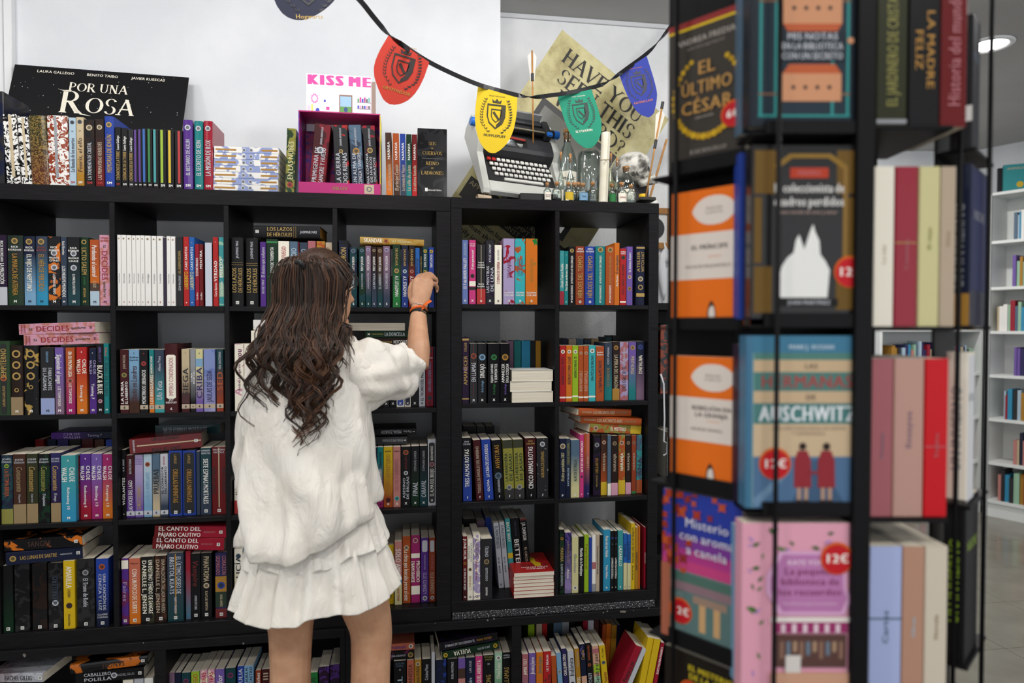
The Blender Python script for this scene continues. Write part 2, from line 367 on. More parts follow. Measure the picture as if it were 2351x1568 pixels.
# ================================================================ the black bookcases
def unit(name, x0, cols, z0, outer, inner, rows, depth, cell, label):
    e = empty(name, (x0, 0, z0))
    div = .016; w = 2 * outer + cols * cell + (cols - 1) * div; h = 2 * outer + rows * cell + (rows - 1) * div
    m = BLACKWOOD
    bx('top_panel', m, e, 0, w, 0, depth, h - outer, h); bx('bottom_panel', m, e, 0, w, 0, depth, 0, outer)
    for x in (0, w - outer): bx('side_panel', m, e, x, x + outer, .0005, depth, outer, h - outer)
    for c in range(1, cols):
        x = outer + c * cell + (c - 1) * div; bx('divider', m, e, x, x + div, .001, depth - .002, outer, h - outer)
    for r in range(1, rows):
        z = outer + r * cell + (r - 1) * div
        for c in range(cols):
            x = outer + c * (cell + div); bx('shelf', m, e, x, x + cell, .0015, depth - .003, z, z + div)
    tag(e, label, 'bookcase')
    return e
LEFTZ = [Z0 + v for v in (.05, .4015, .753, 1.1045)]; LEFTTOP = Z0 + 1.49
KALZ = [Z0 + v for v in (.064, .415, .766, 1.117)]; KALTOP = Z0 + 1.491
unit('bookcase', -1.49, 4, Z0, .05, .016, 4, .39, .3355, 'wide black-brown cube bookcase of four columns behind the woman')
unit('bookcase', .001, 2, Z0 + .026, .038, .016, 4, .39, .335, 'narrow black-brown cube bookcase of two columns under the typewriter')
foam = noisy('speckled_foam', '1c1d21', 'c8c8cc', 260, .8, .3, 6., None, .56, .66)
tag(MB().box(.004, .755, -.004, .36, Z0 + .0005, Z0 + .0255, bev=.002).build('support_strip', foam), 'black strip with white speckles wedged under the narrow bookcase', 'strip')
# low base unit carrying both bookcases
SCUFF = wood_black('scuffed_black_paint', '121114', '1c1a1c', .5)
base = empty('base_cabinet', (0, 0, 0))
BF = -.014                                       # its front plane
def pxX(px, y=1480, Y=BF): return atY(px, y, Y).x
BP = [pxX(354), pxX(381), pxX(781), pxX(793), pxX(805), pxX(1176), pxX(1198), pxX(1535) + .0]
BZ = .058
bx('top_panel', SCUFF, base, -1.62, BP[3] - .0006, BF, .38, Z0 - .03, Z0 - .0004); bx('top_panel', SCUFF, base, BP[3] + .0006, .865, BF, .38, Z0 - .03, Z0)
bx('bottom_panel', SCUFF, base, -1.62, .865, BF + .002, .38, BZ - .02, BZ); bx('plinth', SCUFF, base, -1.6, .85, .02, .05, 0, BZ - .02)
for a, b in ((-1.62, -1.59), (BP[0], BP[1]), (BP[2], BP[3] - .0005), (BP[3] + .0005, BP[4]), (BP[5], BP[6]), (.84, .865)):
    bx('side_panel', SCUFF, base, a, b, BF + .001, .38, BZ, Z0 - .03)
bx('back_panel', SCUFF, base, -1.6, .85, .372, .378, BZ, Z0 - .03)
chip = mat('77736a', .8)
for px, py, s in ((1430, 1404, .02), (1232, 1412, .003), (1386, 1406, .004), (1395, 1403, .003), (560, 1478, .004), (330, 1477, .003), (1000, 1431, .002), (1120, 1424, .004), (1135, 1421, .004), (1455, 1402, .003), (1490, 1396, .003), (57, 1506, .006)):
    c = atY(px, py, BF - .0004); k = [(c.x + s * math.cos(a) * rnd.uniform(.5, 1.1), c.z + min(s, .006) * math.sin(a) * rnd.uniform(.5, 1.2)) for a in [i * .9 for i in range(7)]]
    MB().prism(k, BF - .0005, BF + .001).build('paint_chip', chip, base)
tag(base, 'low scuffed black base cabinet carrying both cube bookcases', 'cabinet')

# dark unit set back beside the narrow bookcase
db = empty('bookcase', (.84, .39, 0))
for a, b, c, d, e_, f, n in ((0, .03, 0, .285, 0, 1.53, 'side_panel'), (.72, .75, 0, .285, 0, 1.53, 'side_panel'), (.03, .72, 0, .285, 1.50, 1.53, 'top_panel'), (.03, .72, .275, .285, 0, 1.50, 'back_panel'),
                            (.03, .72, .001, .275, 1.115, 1.14, 'shelf'), (.03, .72, .001, .275, .745, .77, 'shelf'), (.03, .72, .001, .275, .42, .445, 'shelf'), (.03, .72, .001, .275, 0, .05, 'bottom_panel')):
    bx(n, BLACKWOOD, db, a, b, c, d, e_, f)
tag(db, 'set-back black bookcase half hidden by the rotating book rack', 'bookcase')

# ================================================================ books
def cover_mesh(t, w, h, hard=False, rnd_sp=False):
    """U-shaped cover round a page block; spine at y=0 facing -Y"""
    c = .0022 if hard else .0007; c = min(c, t * .2); out = []
    if rnd_sp:
        k = 6; b = min(.004, t * .18)
        for i in range(k + 1):
            a = math.pi * i / k; out.append((-t / 2 * math.cos(a), -b * math.sin(a)))
        out = [(-t / 2, .006)] + out + [(t / 2, .006)]
    else:
        e = min(.0012, t * .12); out = [(-t / 2, e), (-t / 2 + e, 0), (t / 2 - e, 0), (t / 2, e)]
    pts = [(-t / 2, w)] + out + [(t / 2, w)]
    n = len(pts); inn = [(-t / 2 + c, w)] + [(max(-t / 2 + c, min(t / 2 - c, x)), max(c, y + c)) for x, y in out] + [(t / 2 - c, w)]
    v = [(x, y, z) for z in (0, h) for x, y in pts + inn]; m = 2 * n; f = []
    for i in range(n - 1):
        f.append((i, i + 1, m + i + 1, m + i)); f.append((n + i + 1, n + i, m + n + i, m + n + i + 1))
        f.append((i, n + i, n + i + 1, i + 1)); f.append((m + i, m + i + 1, m + n + i + 1, m + n + i))
    f.append((0, m, m + n, n)); f.append((n - 1, 2 * n - 1, m + 2 * n - 1, m + n - 1))
    return v, f, c, (min(.004, t * .18) if rnd_sp else 0.)
def make_book(t, w, h, c='black', title='', tc='white', o=''):
    """one book standing at the origin, spine to -Y: cover (root) > pages, title, band, emblem, mark"""
    op = {}
    for q in o.split():
        k, _, val = q.partition('='); op.setdefault(k, []).append(val)
    hard = 'h' in op
    v, f, ct, bulge = cover_mesh(t, w, h, hard, 'r' in op)
    g = op.get('g', [None])[0]; p = op.get('p', [None])[0]
    m = spine_mat(c, g, p, 1.0 if 'k' in op else 0., float(op.get('sc', ['30'])[0]), rnd.randint(0, 40), float(op.get('sp', ['.5'])[0]))
    if 'm3' in op: m = mat(c, .25, 1.)
    root = obj('book', v, f, m)
    e = .0025 if hard else 0.0002
    pg = obj('pages', *[x for x in (lambda q: (q.v, q.f))(MB().box(-t / 2 + ct, t / 2 - ct, ct, w - .0015, e, h - e))], PAGES if 'pc' not in op else mat(op['pc'][0], .6), root)
    y = -bulge - .0004
    X, Z = Vector((1, 0, 0)), Vector((0, 0, 1)); dn = 'v' in op
    ux, uy = ((Z * -1, X) if dn else (Z, X * -1))
    for q in op.get('b', []):                       # printed band across the spine
        bc, a, b2 = q.split(','); a = float(a); b2 = float(b2); yy = y + .0002
        MB().box(-t / 2 + (.0002 if not bulge else .001), t / 2 - (.0002 if not bulge else .001), yy, .0011, h * a + .0002, h * b2 - .0002).build('spine_band', mat(bc, .45), root)
    for q in op.get('s', []):                       # stripe along the spine
        bc, a, b2 = q.split(','); a = (float(a) - .5) * t; b2 = (float(b2) - .5) * t
        obj('spine_stripe', [(a, y, h * .1), (b2, y, h * .1), (b2, y, h * .99), (a, y, h * .99)], [(0, 1, 2, 3)], mat(bc, .45), root)
    for q in op.get('f', []):                       # framed panel on the spine
        bc, a, b2, ins = q.split(','); a = float(a) * h; b2 = float(b2) * h; ins = float(ins) * t
        k = t / 2 - ins; kk = k * .6
        obj('spine_panel', [(-kk, y, a), (kk, y, a), (k, y, a + .004), (k, y, b2 - .004), (kk, y, b2), (-kk, y, b2), (-k, y, b2 - .004), (-k, y, a + .004)], [tuple(range(8))], mat(bc, .45), root)
    for q in op.get('e', []):                       # round emblem (ring when followed by ',o')
        s_ = q.split(','); bc = s_[0]; z = float(s_[1]) * h; r_ = min(t * .31, .0095) * (float(s_[2]) if len(s_) > 2 else 1.)
        n = 14; vs = [(r_ * k_ * math.cos(6.2832 * i / n), y - .0001, z + r_ * k_ * math.sin(6.2832 * i / n)) for k_ in (1, .62) for i in range(n)]
        fs = [(i, (i + 1) % n, n + (i + 1) % n, n + i) for i in range(n)]
        eo = obj('spine_emblem', vs, fs, mat(bc, .4), root)
        if len(s_) < 4: obj('emblem_centre', vs[n:], [tuple(range(n))], mat(''.join('%02x' % int(int(PAL.get(bc, bc)[i:i + 2], 16) * .5) for i in (0, 2, 4)), .4), eo)
    for q in op.get('q', []):                       # small printed label: colour, along the spine, across it
        bc, a, b2, c0, c1 = q.split(','); a, b2, c0, c1 = float(a) * h, float(b2) * h, (float(c0) - .5) * t, (float(c1) - .5) * t
        obj('spine_label', [(c0, y - .0001, a), (c1, y - .0001, a), (c1, y - .0001, b2), (c0, y - .0001, b2)], [(0, 1, 2, 3)], mat(bc, .4), root)
    t0, t1 = [float(q) for q in op.get('t', ['.13,.86'])[0].split(',')]
    sh = .18 if 'i' in op else 0.
    if title:
        n = title.count('/') + 1; mh = t * .63 / (1 + (n - 1) * 1.5) if n > 1 else t * .58
        mh *= float(op.get('th', ['1'])[0])
        if 'H' in op:
            lettering(title, mh, t * .84, (0, y - .0002, h * (t0 + t1) / 2), X, Z, mat(tc, .45), root, 'spine_title', .08, sh)
        else:
            lettering(title, min(mh, .017), h * (t1 - t0), (0, y - .0002, h * (t0 + t1) / 2), ux, uy, mat(tc, .45), root, 'spine_title', .07, sh, fill=1.4)
    for q in op.get('a', []):                       # author line: colour,f0,f1,TEXT (underscores for spaces)
        ac, a0, a1, tx = q.split(',', 3); a0 = float(a0); a1 = float(a1); tx = tx.replace('_', ' ')
        if ac.endswith('-'): lettering(tx, min(t * .2, .006), t * .84, (0, y - .0002, h * (a0 + a1) / 2), X, Z, mat(ac[:-1], .5), root, 'author_name', .08)
        else: lettering(tx, min(t * .42, .008) / (1.6 if '/' in tx else 1), h * (a1 - a0), (0, y - .0002, h * (a0 + a1) / 2), ux, uy, mat(ac, .5), root, 'author_name', .06, fill=1.3)
    for q in op.get('m', []):                       # publisher's mark at the foot
        s_ = q.split(','); mc = s_[0]; ch = s_[1] if len(s_) > 1 else 'M'; z = h * (float(s_[2]) if len(s_) > 2 else .055); r_ = min(t * .22, .0052)
        if ch == 'H':
            obj('publisher_mark', [(-r_, y - .0002, z - r_), (r_, y - .0002, z - r_), (r_, y - .0002, z + r_), (-r_, y - .0002, z + r_)], [(0, 1, 2, 3)], mat(mc, .5), root)
            lettering('H', r_ * 1.1, r_ * 2, (0, y - .0004, z), X, Z, mat('black', .5), root, 'publisher_letter', .15)
        else: lettering(ch, r_ * 1.5, t * .6, (0, y - .0002, z), X, Z, mat(mc, .5), root, 'publisher_mark', .15)
    return root
CNAME = {'forest': 'forest green', 'navy': 'navy blue', 'cyan': 'bright blue', 'aqua': 'aqua blue', 'sand': 'sandy', 'mauve': 'mauve', 'steel': 'steel blue', 'royal': 'royal blue', 'sky': 'sky blue', 'darkteal': 'dark teal', 'darkgreen': 'dark green', 'olivedark': 'dark olive', 'paleyellow': 'pale yellow', 'burnt': 'burnt orange',
         'hotpink': 'hot pink', 'darkred': 'dark red', 'darkbrown': 'dark brown', 'darkpurple': 'dark purple', 'paleblue': 'pale blue', 'slate': 'slate blue', 'rust': 'rust red', 'mint': 'mint green', 'peach': 'peach'}
def cn(c): return CNAME.get(c, c)
def describe(c, title, tc, o, t):
    ops = o.split(); s = cn(c)
    bands = [q[2:].split(',')[0] for q in ops if q.startswith('b=')]; em = [q[2:].split(',')[0] for q in ops if q.startswith('e=')]; gr = [q[2:] for q in ops if q.startswith('g=')]; pr = [q[2:] for q in ops if q.startswith('p=')]; st = [q[2:].split(',')[0] for q in ops if q.startswith('s=')]
    kind = 'hardback' if 'h' in ops else 'paperback'
    size = 'thick ' if t > .032 else ('thin ' if t < .0115 else '')
    ex = ''
    if st: ex = f'with {cn(st[0])} stripe'
    elif bands: ex = f'with {cn(bands[0])} band'
    elif em: ex = f'with {cn(em[0])} emblem'
    elif pr: ex = f'with {cn(pr[0])} print'
    elif gr: ex = f'fading to {cn(gr[0])}'
    elif title: ex = f'with {cn(tc)} lettering'
    return f'{size}{s} {kind} {ex}'.strip()
ALLB = []
CUBS = [(-1.44, -1.1045), (-1.0885, -.753), (-.737, -.4015), (-.3855, -.05), (.039, .374), (.39, .725)]
STUFF = MB(); STUFFM = {}
def rows(spec, ox, oy, fz, Y, zs, group, where, w=None, stuff=False):
    """standing books: each line  x0 x1 ytop; colour; title; title colour; options   (coordinates in a close-up of the photo: origin ox,oy, scale fz)"""
    L = []
    for ln in spec.strip().split('\n'):
        a = [q.strip() for q in ln.split(';')]; a += [''] * (5 - len(a)); x0, x1, yt = [float(q) for q in a[0].split()[:3]]
        yy = Y
        if 'Y=' in a[4]: yy = Y + float([q for q in a[4].split() if q.startswith('Y=')][0][2:]) / 100.
        ym = oy + fz * (yt + 320 * .2254 / fz); xm = ox + fz * (x0 + x1) / 2
        X0 = atY(ox + fz * x0, ym, yy).x; X1 = atY(ox + fz * x1, ym, yy).x; h = atY(xm, oy + fz * yt, yy).z - zs
        L.append([X0, X1, max(h, .1), yy] + a[1:])
    for i, (X0, X1, h, yy, c, ti, tc, o) in enumerate(L):
        if zs in LEFTZ + KALZ:
            xm = (X0 + X1) / 2
            ca, cb = min(CUBS, key=lambda q: abs(xm - (q[0] + q[1]) / 2)); X0, X1 = max(X0, ca + .001), min(X1, cb - .001)
        t = (X1 - X0) * .975; op = dict(q.partition('=')[::2] for q in o.split()); ln = R(float(op.get('l', 0)))
        ww = w or min(h * .66, .155)
        if stuff:                                   # dim rows behind: joined into one object of kind stuff
            mi = STUFFM.setdefault(c, len(STUFFM) + 1); mx = Matrix.Translation(((X0 + X1) / 2, yy, zs + .0003)) @ Matrix.Rotation(ln, 4, 'Y')
            STUFF.box(-t / 2, t / 2, 0, .002, 0, h, mi, mx).box(-t / 2, -t / 2 + .001, .002, ww, 0, h, mi, mx).box(t / 2 - .001, t / 2, .002, ww, 0, h, mi, mx).box(-t / 2 + .001, t / 2 - .001, .002, ww - .002, 0, h - .002, 0, mx); continue
        b = make_book(t, ww, h, c, ti, tc or 'white', o)
        b.location = ((X0 + X1) / 2 - math.tan(ln) * h / 2, yy, zs + abs(math.sin(ln)) * t / 2 + .0003); b.rotation_euler = (0, ln, 0)
        near = [cn(L[j][4]) for j in (i - 1, i + 1) if 0 <= j < len(L)]
        d = describe(c, ti, tc or 'white', o, t)
        nb = f'between {near[0]} and {near[1]}' if len(near) == 2 else f'next to {near[0]}' if near else ''
        ALLB.append((b, d, nb, where)); tag(b, None, 'book', group)
    return L
def lying(x0, x1, y0, y1, ox, oy, fz, Y, c, ti, tc, o, label, group, w=.15, roll=0., rz=0., z=None, flip=False):
    """a book lying flat, spine towards the room; x and y ranges give the spine in the close-up"""
    pa = atY(ox + fz * x0, oy + fz * (y0 + y1) / 2, Y); pb = atY(ox + fz * x1, oy + fz * (y0 + y1) / 2, Y)
    za = atY(ox + fz * (x0 + x1) / 2, oy + fz * y1, Y).z; zb = atY(ox + fz * (x0 + x1) / 2, oy + fz * y0, Y).z
    h = pb.x - pa.x; t = zb - za
    if z is not None: za = z
    b = make_book(t, w, h, c, ti, tc, o)
    d = -1 if 'v' in o.split() else 1
    if flip: d = -d
    # height axis along +X (or -X), spine still to -Y
    mloc = Vector(((pa.x + pb.x) / 2, Y, za + t / 2))
    rot = Matrix.Rotation(rz, 4, 'Z') @ Matrix.Rotation(-roll, 4, 'Y') @ Matrix.Rotation(R(90) * d, 4, 'Y') @ Matrix.Translation((0, 0, -h / 2))
    b.matrix_world = Matrix.Translation(mloc) @ rot
    tag(b, label, 'book', group)
    return b, za + t
def finish_labels():
    """short descriptions; neighbours and place are added until they tell the books apart"""
    def cut(s): return ' '.join(s.split()[:16])
    for b, d, nb, wh in ALLB:
        words = f'{d} {nb} {wh}'
        if len(words.split()) > 16: words = f'{d} {nb.replace("between ", "by ")} {wh}'
        if len(words.split()) > 16:
            words = f'{d.replace("paperback ", "book ")} {wh}' if len((d + wh).split()) <= 16 else cut(d)
        b['label'] = words
    od = ('first', 'second', 'third', 'fourth', 'fifth', 'sixth', 'seventh', 'eighth', 'ninth', 'tenth')
    wb = [b for b, d, nb, wh in ALLB if 'cubby of white' in wh and b['label'].startswith(('white paperback', 'thin white'))]
    for i, b in enumerate(wb[:9][::-1]): b['label'] = f'white paperback, {od[i]} from the dark purple spine in the white run'

ZA = (0, 130, .2297); ZB = (480, 160, .2467)
G = 'books standing on top of the wide bookcase'
rows('''
-70 34 352;navy;;;p=charcoal h k w=1
42 180 585;white;;;p=black sc=75 sp=.5 h k l=-3 s=sand,.42,.66
192 296 610;white;;;p=black sc=75 sp=.5 h k l=-3 s=sand,.4,.64
302 476 600;olivedark;;;p=gold g=darkred sc=170 sp=.5 h r k l=-2
478 684 600;white;;;p=rust sc=70 sp=.48 h r k l=-1.5 s=grey,.36,.5
688 758 615;paleblue;La llamada de los muertos;navy;i m=red,SM t=.2,.7 a=slate-,.74,.86,III e=slate,.93
761 836 610;sand;Fenris, el elfo;brown;i g=ochre m=white,SM t=.2,.7 a=slate-,.74,.86,IV e=slate,.93
841 944 635;black;LA TORMENTA DE CRISTAL;silver;p=darkbrown m=red,SM t=.1,.66 e=sand,.88
950 1040 630;darkbrown;LAS PRIMAVERAS REBELDES;beige;g=darkred m=red,SM t=.1,.66 e=sand,.88
1046 1142 605;royal;MEMORIAS DE IDHÚN;gold;h r m=white,SM t=.2,.74 e=gold,.88
1148 1206 710;black;CRÓNICAS DE LA TORRE;gold;m=red,SM t=.12,.6 a=white,.62,.86,Laura_Gallego
1211 1276 718;black;CRÓNICAS DE LA TORRE;gold;m=white,SM t=.12,.6 a=white,.62,.86,Laura_Gallego
1281 1334 732;charcoal;CRÓNICAS DE LA TORRE;gold;m=white,SM t=.12,.6 a=white,.62,.86,Laura_Gallego
1336 1376 732;black;;;s=purple,.1,.62 m=white,SM
1378 1420 728;black;;;s=purple,.1,.62 m=white,SM
1421 1466 722;black;;;s=blue,.1,.62 m=white,SM
1470 1522 722;black;;;s=green,.1,.55 m=white,SM
1526 1584 728;black;;;s=turquoise,.1,.52 m=white,SM
1588 1662 732;black;;;s=lime,.2,.55 m=white,SM
1666 1738 736;black;;;s=yellow,.2,.55 m=white,SM
1744 1824 742;black;;;s=red,.4,.7 m=white,SM
1830 1928 640;purple;EL BESTIARIO DE AXLIN;silver;h r k m=white,SM t=.2,.72 e=silver,.89
1942 2030 650;teal;EL SECRETO DE XEIN;silver;h r k m=white,SM t=.2,.72 e=silver,.89
2036 2126 650;crimson;LA MISIÓN DE ROX;silver;h r k m=white,SM t=.2,.72 e=silver,.89''', *ZA, .012, LEFTTOP, G, 'atop the wide bookcase')
z = LEFTTOP + .0003
for i in range(7):
    od = ('lowest', 'second from the bottom', 'third from the bottom', 'middle', 'third from the top', 'second from the top', 'topmost')[i]
    b, z = lying(34 + i * 1.5, 640 + i * 1.5, 1074 - i * 62, 1132 - i * 62, *ZB, .012, 'lavender', '', 'navy', 'p=white sc=20 q=ochre,.02,.34,.36,.64 q=ochre,.73,.98,.36,.64 e=silver,.46 e=silver,.57', f'white and lilac graphic novel with orange spine labels, {od} of its stack', 'stack of lilac books on the wide bookcase', .16, 0, R(-2), z + .0003)
rows('''
714 800 550;forest;EN LAS NUBES;paleyellow;p=olive sc=24 l=2 k e=red,.12 t=.2,.8''', *ZB, .012, LEFTTOP, G, 'beside the magenta display box')
rows('''
1642 1702 588;brown;El caballo y el muchacho;beige;g=orange t=.08,.5 i a=white,.55,.88,NARNIA l=-1
1711 1771 595;burnt;El príncipe Caspian;beige;g=brown t=.08,.5 i a=white,.55,.88,NARNIA l=-1
1776 1829 598;royal;La travesía del Viajero;beige;g=slate t=.08,.5 i a=white,.55,.88,NARNIA l=-.5
1833 1884 602;darkgreen;La silla de plata;beige;g=teal t=.08,.5 i a=white,.55,.88,NARNIA
1887 1935 605;darkred;La última batalla;beige;g=red t=.08,.5 i a=white,.55,.88,NARNIA''', *ZB, .012, LEFTTOP, G, 'beside the black boxed set')
# black boxed set in shrink wrap
pa = atY(480 + .2467 * 1939, 360, .01); pb = atY(480 + .2467 * 2212, 360, .01); ht = atY(480 + .2467 * 2075, 160 + .2467 * 550, .01).z - LEFTTOP
bs = MB().box(0, pb.x - pa.x, 0, .15, 0, ht, bev=.001).build('boxed_set', spine_mat('black', None, 'charcoal', 1.0, 14)); bs.location = (pa.x, .01, LEFTTOP + .0003)
bw = pb.x - pa.x
for s, zf, hh, k in (('SEIS', .78, .011, 'd'), ('DE', .71, .006, 'd'), ('CUERVOS', .64, .012, 'd'), ('REINO', .49, .012, 'd'), ('DE', .42, .006, 'd'), ('LADRONES', .35, .012, 'd')):
    fn = serif2d if all(ch in SER for ch in s) else None
    lettering(s, hh, bw * .8, (bw / 2, -.0005, ht * zf), (1, 0, 0), (0, 0, 1), mat('gold', .35, .4), bs, 'front_lettering', .05, fn=fn)
lettering('Editorial Hidra', .006, bw * .5, (bw * .56, -.0005, ht * .1), (1, 0, 0), (0, 0, 1), mat('white'), bs, 'publisher_name')
obj('publisher_mark', [(bw * .25, -.0005, ht * .08), (bw * .34, -.0005, ht * .08), (bw * .34, -.0005, ht * .13), (bw * .25, -.0005, ht * .13)], [(0, 1, 2, 3)], mat('white'), bs)
MB().box(bw * .15, bw * .85, -.0006, -.0004, ht * .56, ht * .563).build('rule_line', mat('grey'), bs)
tag(bs, 'shrink-wrapped black boxed book set with bronze lettering at the bookcase corner', 'box set')

# ---------------------------------------------------------------- wide bookcase, row by row
Z3 = (0, 480, .2297)
G = 'books in the top row of the wide bookcase'
rows('''
-50 70 265;darkpurple;LA MALDICIÓN;white;v b=silver,0,.26 t=.3,.6 a=white,.62,.92,RICK_RIORDAN
75 237 270;charcoal;LA MARCA DE ATENEA;ochre;v g=forest p=darkgreen sc=14 r h m=white,M t=.14,.74 a=white-,.79,.84,RICK/RIORDAN e=gold,.92
241 358 278;navy;EL HIJO DE NEPTUNO;ivory;v g=sky r h m=navy,M t=.2,.74 a=white-,.79,.84,RICK/RIORDAN e=gold,.92
361 479 278;slate;EL HÉROE PERDIDO;ochre;v g=cyan r h m=navy,M t=.2,.74 a=rust-,.79,.84,RICK/RIORDAN e=gold,.92
481 602 278;black;LA ESPADA DEL TIEMPO;white;v p=orange sc=18 k m=white,M t=.16,.46 a=white-,.8,.84,RICK/RIORDAN a=white-,.64,.7,MAGNUS/CHASE e=silver,.76 e=silver,.55
607 667 285;slate;LOS NUEVE MUNDOS;white;v m=white,M t=.12,.58 a=white,.74,.94,Rick_Riordan
671 802 285;black;EL MARTILLO DE THOR;white;v g=darkteal k m=white,M t=.16,.46 a=white-,.8,.84,RICK/RIORDAN a=white-,.64,.7,MAGNUS/CHASE e=silver,.76 e=silver,.55
806 890 288;darkgreen;LICTO SALEM;gold;v h r m=gold,M t=.45,.85 a=gold,.12,.26,ARTESANA a=green,.3,.42,LA_LLAMADA e=gold,.93,1,o
897 992 310;burnt;Perdiendo el control;white;v i g=orange b=brown,.22,.34 b=paleblue,0,.22 m=slate,M t=.44,.92 a=sand,.24,.4,LIZ
994 1098 265;pink;DECIDES;crimson;v p=salmon sc=30 m=plum,M t=.36,.78 th=1.3 a=darkgreen,.12,.34,quedarte a=darkgreen,.8,.88,Si a=crimson-,.92,.96,TAMARA/CADENAS''', *Z3, .01, LEFTZ[3], G, 'under the rose poster')
WB = 'm=red,S t=.32,.46'
rows('\n'.join(f'{a} {b} {y};white;{t};grey;{WB} th=.6 e=sand,.95,.7' for a, b, y, t in ((1172, 1209, 263, 'Campos de fresas'), (1211, 1262, 264, 'Nunca seremos'), (1265, 1315, 266, 'Rosa y trueno'), (1318, 1357, 268, 'Donde esté mi corazón'),
    (1359, 1402, 268, 'Pupila de águila'), (1404, 1444, 268, 'Cordeluna'), (1447, 1507, 270, 'Hormigas'), (1515, 1562, 272, 'El asesinato'), (1568, 1629, 274, 'La sonrisa')))
 + '''\n1631 1662 290;darkpurple;;;k
1665 1704 275;white;Dieciséis;grey;m=red,S t=.32,.46 th=.6 e=sand,.95,.7
1706 1752 278;white;Cuentos rotos;grey;m=red,S t=.32,.46 th=.6 e=sand,.95,.7
1760 1828 282;charcoal;LAS LÁGRIMAS DE SHIVA;gold;t=.46,.8 th=.8 a=silver,.22,.44,CÉSAR_MALLORQUÍ
1832 1889 282;red;LABERINTO;yellow;t=.24,.5 th=1.2 a=white,.52,.86,CARE_SANTOS a=yellow-,.88,.96,1 m=white,e
1891 1943 285;blue;LABERINTO;paleyellow;t=.24,.5 th=1.2 a=white,.52,.86,CARE_SANTOS a=yellow-,.88,.96,2 m=white,e
1950 1989 355;crimson;TE ESTARÉ MIRANDO;white;t=.48,.78 a=white,.1,.22,Care_Ríos
1990 2030 355;darkred;MENTIRA;white;t=.6,.9 a=white,.1,.22,Care_Ríos
2046 2120 340;silver;;;p=black sc=30 k m3
2128 2181 285;red;VERDAD;white;t=.36,.66 a=white,.14,.34,Care_Santos a=white-,.9,.96,2
2186 2238 285;turquoise;MIEDO;white;p=mint sc=22 t=.4,.7 a=white,.14,.36,Care_Santos''', *Z3, .008, LEFTZ[3], G, 'in the cubby of white paperbacks', .14)
Z4 = (500, 480, .2382)
rows('''
130 250 278;black;LOS LAZOS/DE HÉRCULES;gold;r h m=white,H t=.2,.56 th=1.3 a=silver,.7,.95,JASMINE_MAS b=gold,.6,.605 b=gold,.63,.635
270 390 286;black;LOS LAZOS/DE HÉRCULES;gold;r h m=white,H t=.2,.56 th=1.3 a=silver,.7,.95,JASMINE_MAS b=gold,.6,.605 b=gold,.63,.635
408 464 320;purple;El destino que soñamos;silver;i t=.45,.92 a=silver,.2,.42,ROSE_MAY
467 579 292;darkgreen;ECOS DE TORMENTA;white;t=.5,.88 b=green,.94,.97 b=green,.44,.445 a=white,.2,.4,KERR_CARGOL
582 690 312;ivory;CIUDADES DE FUEGO;red;t=.4,.92
694 772 315;steel;EL DEL ODIO;paleblue;t=.5,.9 th=1.2
774 786 320;darkred;;;
789 864 325;slate;DEL ODIO;silver;t=.6,.9
867 945 310;rose;;;e=beige,.86 t=.5,.8
951 1034 312;ochre;;;e=beige,.86 p=burnt
1039 1104 325;tan;;;p=beige''', *Z4, .01, LEFTZ[3], G, 'behind the woman')
lying(342, 990, 166, 282, *Z4, .012, 'black', 'LOS LAZOS/DE HÉRCULES', 'gold', 'h r m=white,H t=.2,.58 th=1.2 a=silver,.7,.95,JASMINE_MAS b=gold,.6,.605 b=gold,.63,.635 pc=ochre', 'black hardback with gilded page edges lying across the books behind the woman', G, .15, 0, R(-3))
rows('''
1165 1258 305;navy;EL LADRÓN;gold;p=black sc=20 t=.5,.9
1270 1342 370;darkteal;PERCY JACKSON;white;p=navy t=.6,.84 th=1.2 m=white,S a=silver,.3,.56,EL_LADRÓN_DEL_RAYO e=steel,.94
1360 1420 366;darkteal;PERCY JACKSON;white;p=darkgreen t=.6,.84 th=1.2 m=white,S a=silver,.3,.56,EL_MAR_DE_LOS_MONSTRUOS e=steel,.94
1422 1477 358;mauve;PERCY JACKSON;white;g=darkteal t=.6,.84 th=1.2 m=white,S a=silver,.3,.56,LA_MALDICIÓN_DEL_TITÁN e=lilac,.94
1480 1531 366;darkbrown;PERCY JACKSON;white;g=slate t=.6,.84 th=1.2 m=white,S a=silver,.3,.56,LA_BATALLA e=tan,.94
1534 1591 370;brown;PERCY JACKSON;white;g=darkteal t=.6,.84 th=1.2 m=white,S a=silver,.3,.56,EL_LABERINTO e=tan,.94
1594 1660 360;mauve;PERCY JACKSON;white;g=slate t=.6,.84 th=1.2 m=white,S a=silver,.3,.56,EL_ÚLTIMO_HÉROE e=lilac,.94
1685 1762 342;darkgreen;A.F. STEADMAN;white;v g=green t=.17,.5 th=1.2 m=white,S a=gold,.66,.94,SKANDAR e=gold,.58
1770 1834 350;navy;A.F. STEADMAN;white;v g=royal t=.17,.5 th=1.2 m=white,S a=gold,.66,.94,SKANDAR e=paleblue,.58
1840 1900 350;darkbrown;A.F. STEADMAN;white;v g=red t=.17,.5 th=1.2 m=white,S a=gold,.66,.94,SKANDAR e=coral,.58
1903 1946 376;blue;Atrapa;navy;v i t=.5,.9
1949 1969 380;black;MISTERIOS ROMANOS;gold;v t=.4,.9
1972 2026 366;darkteal;El secreto;yellow;v i t=.3,.62 e=yellow,.93 a=white,.66,.88,ROALD_DAHL
2032 2086 370;royal;El fin;yellow;v i t=.3,.62 e=yellow,.93 a=white,.66,.88,ROALD_DAHL
2089 2106 375;navy;;;''', *Z4, .012, LEFTZ[3], G, 'by the reaching hand')
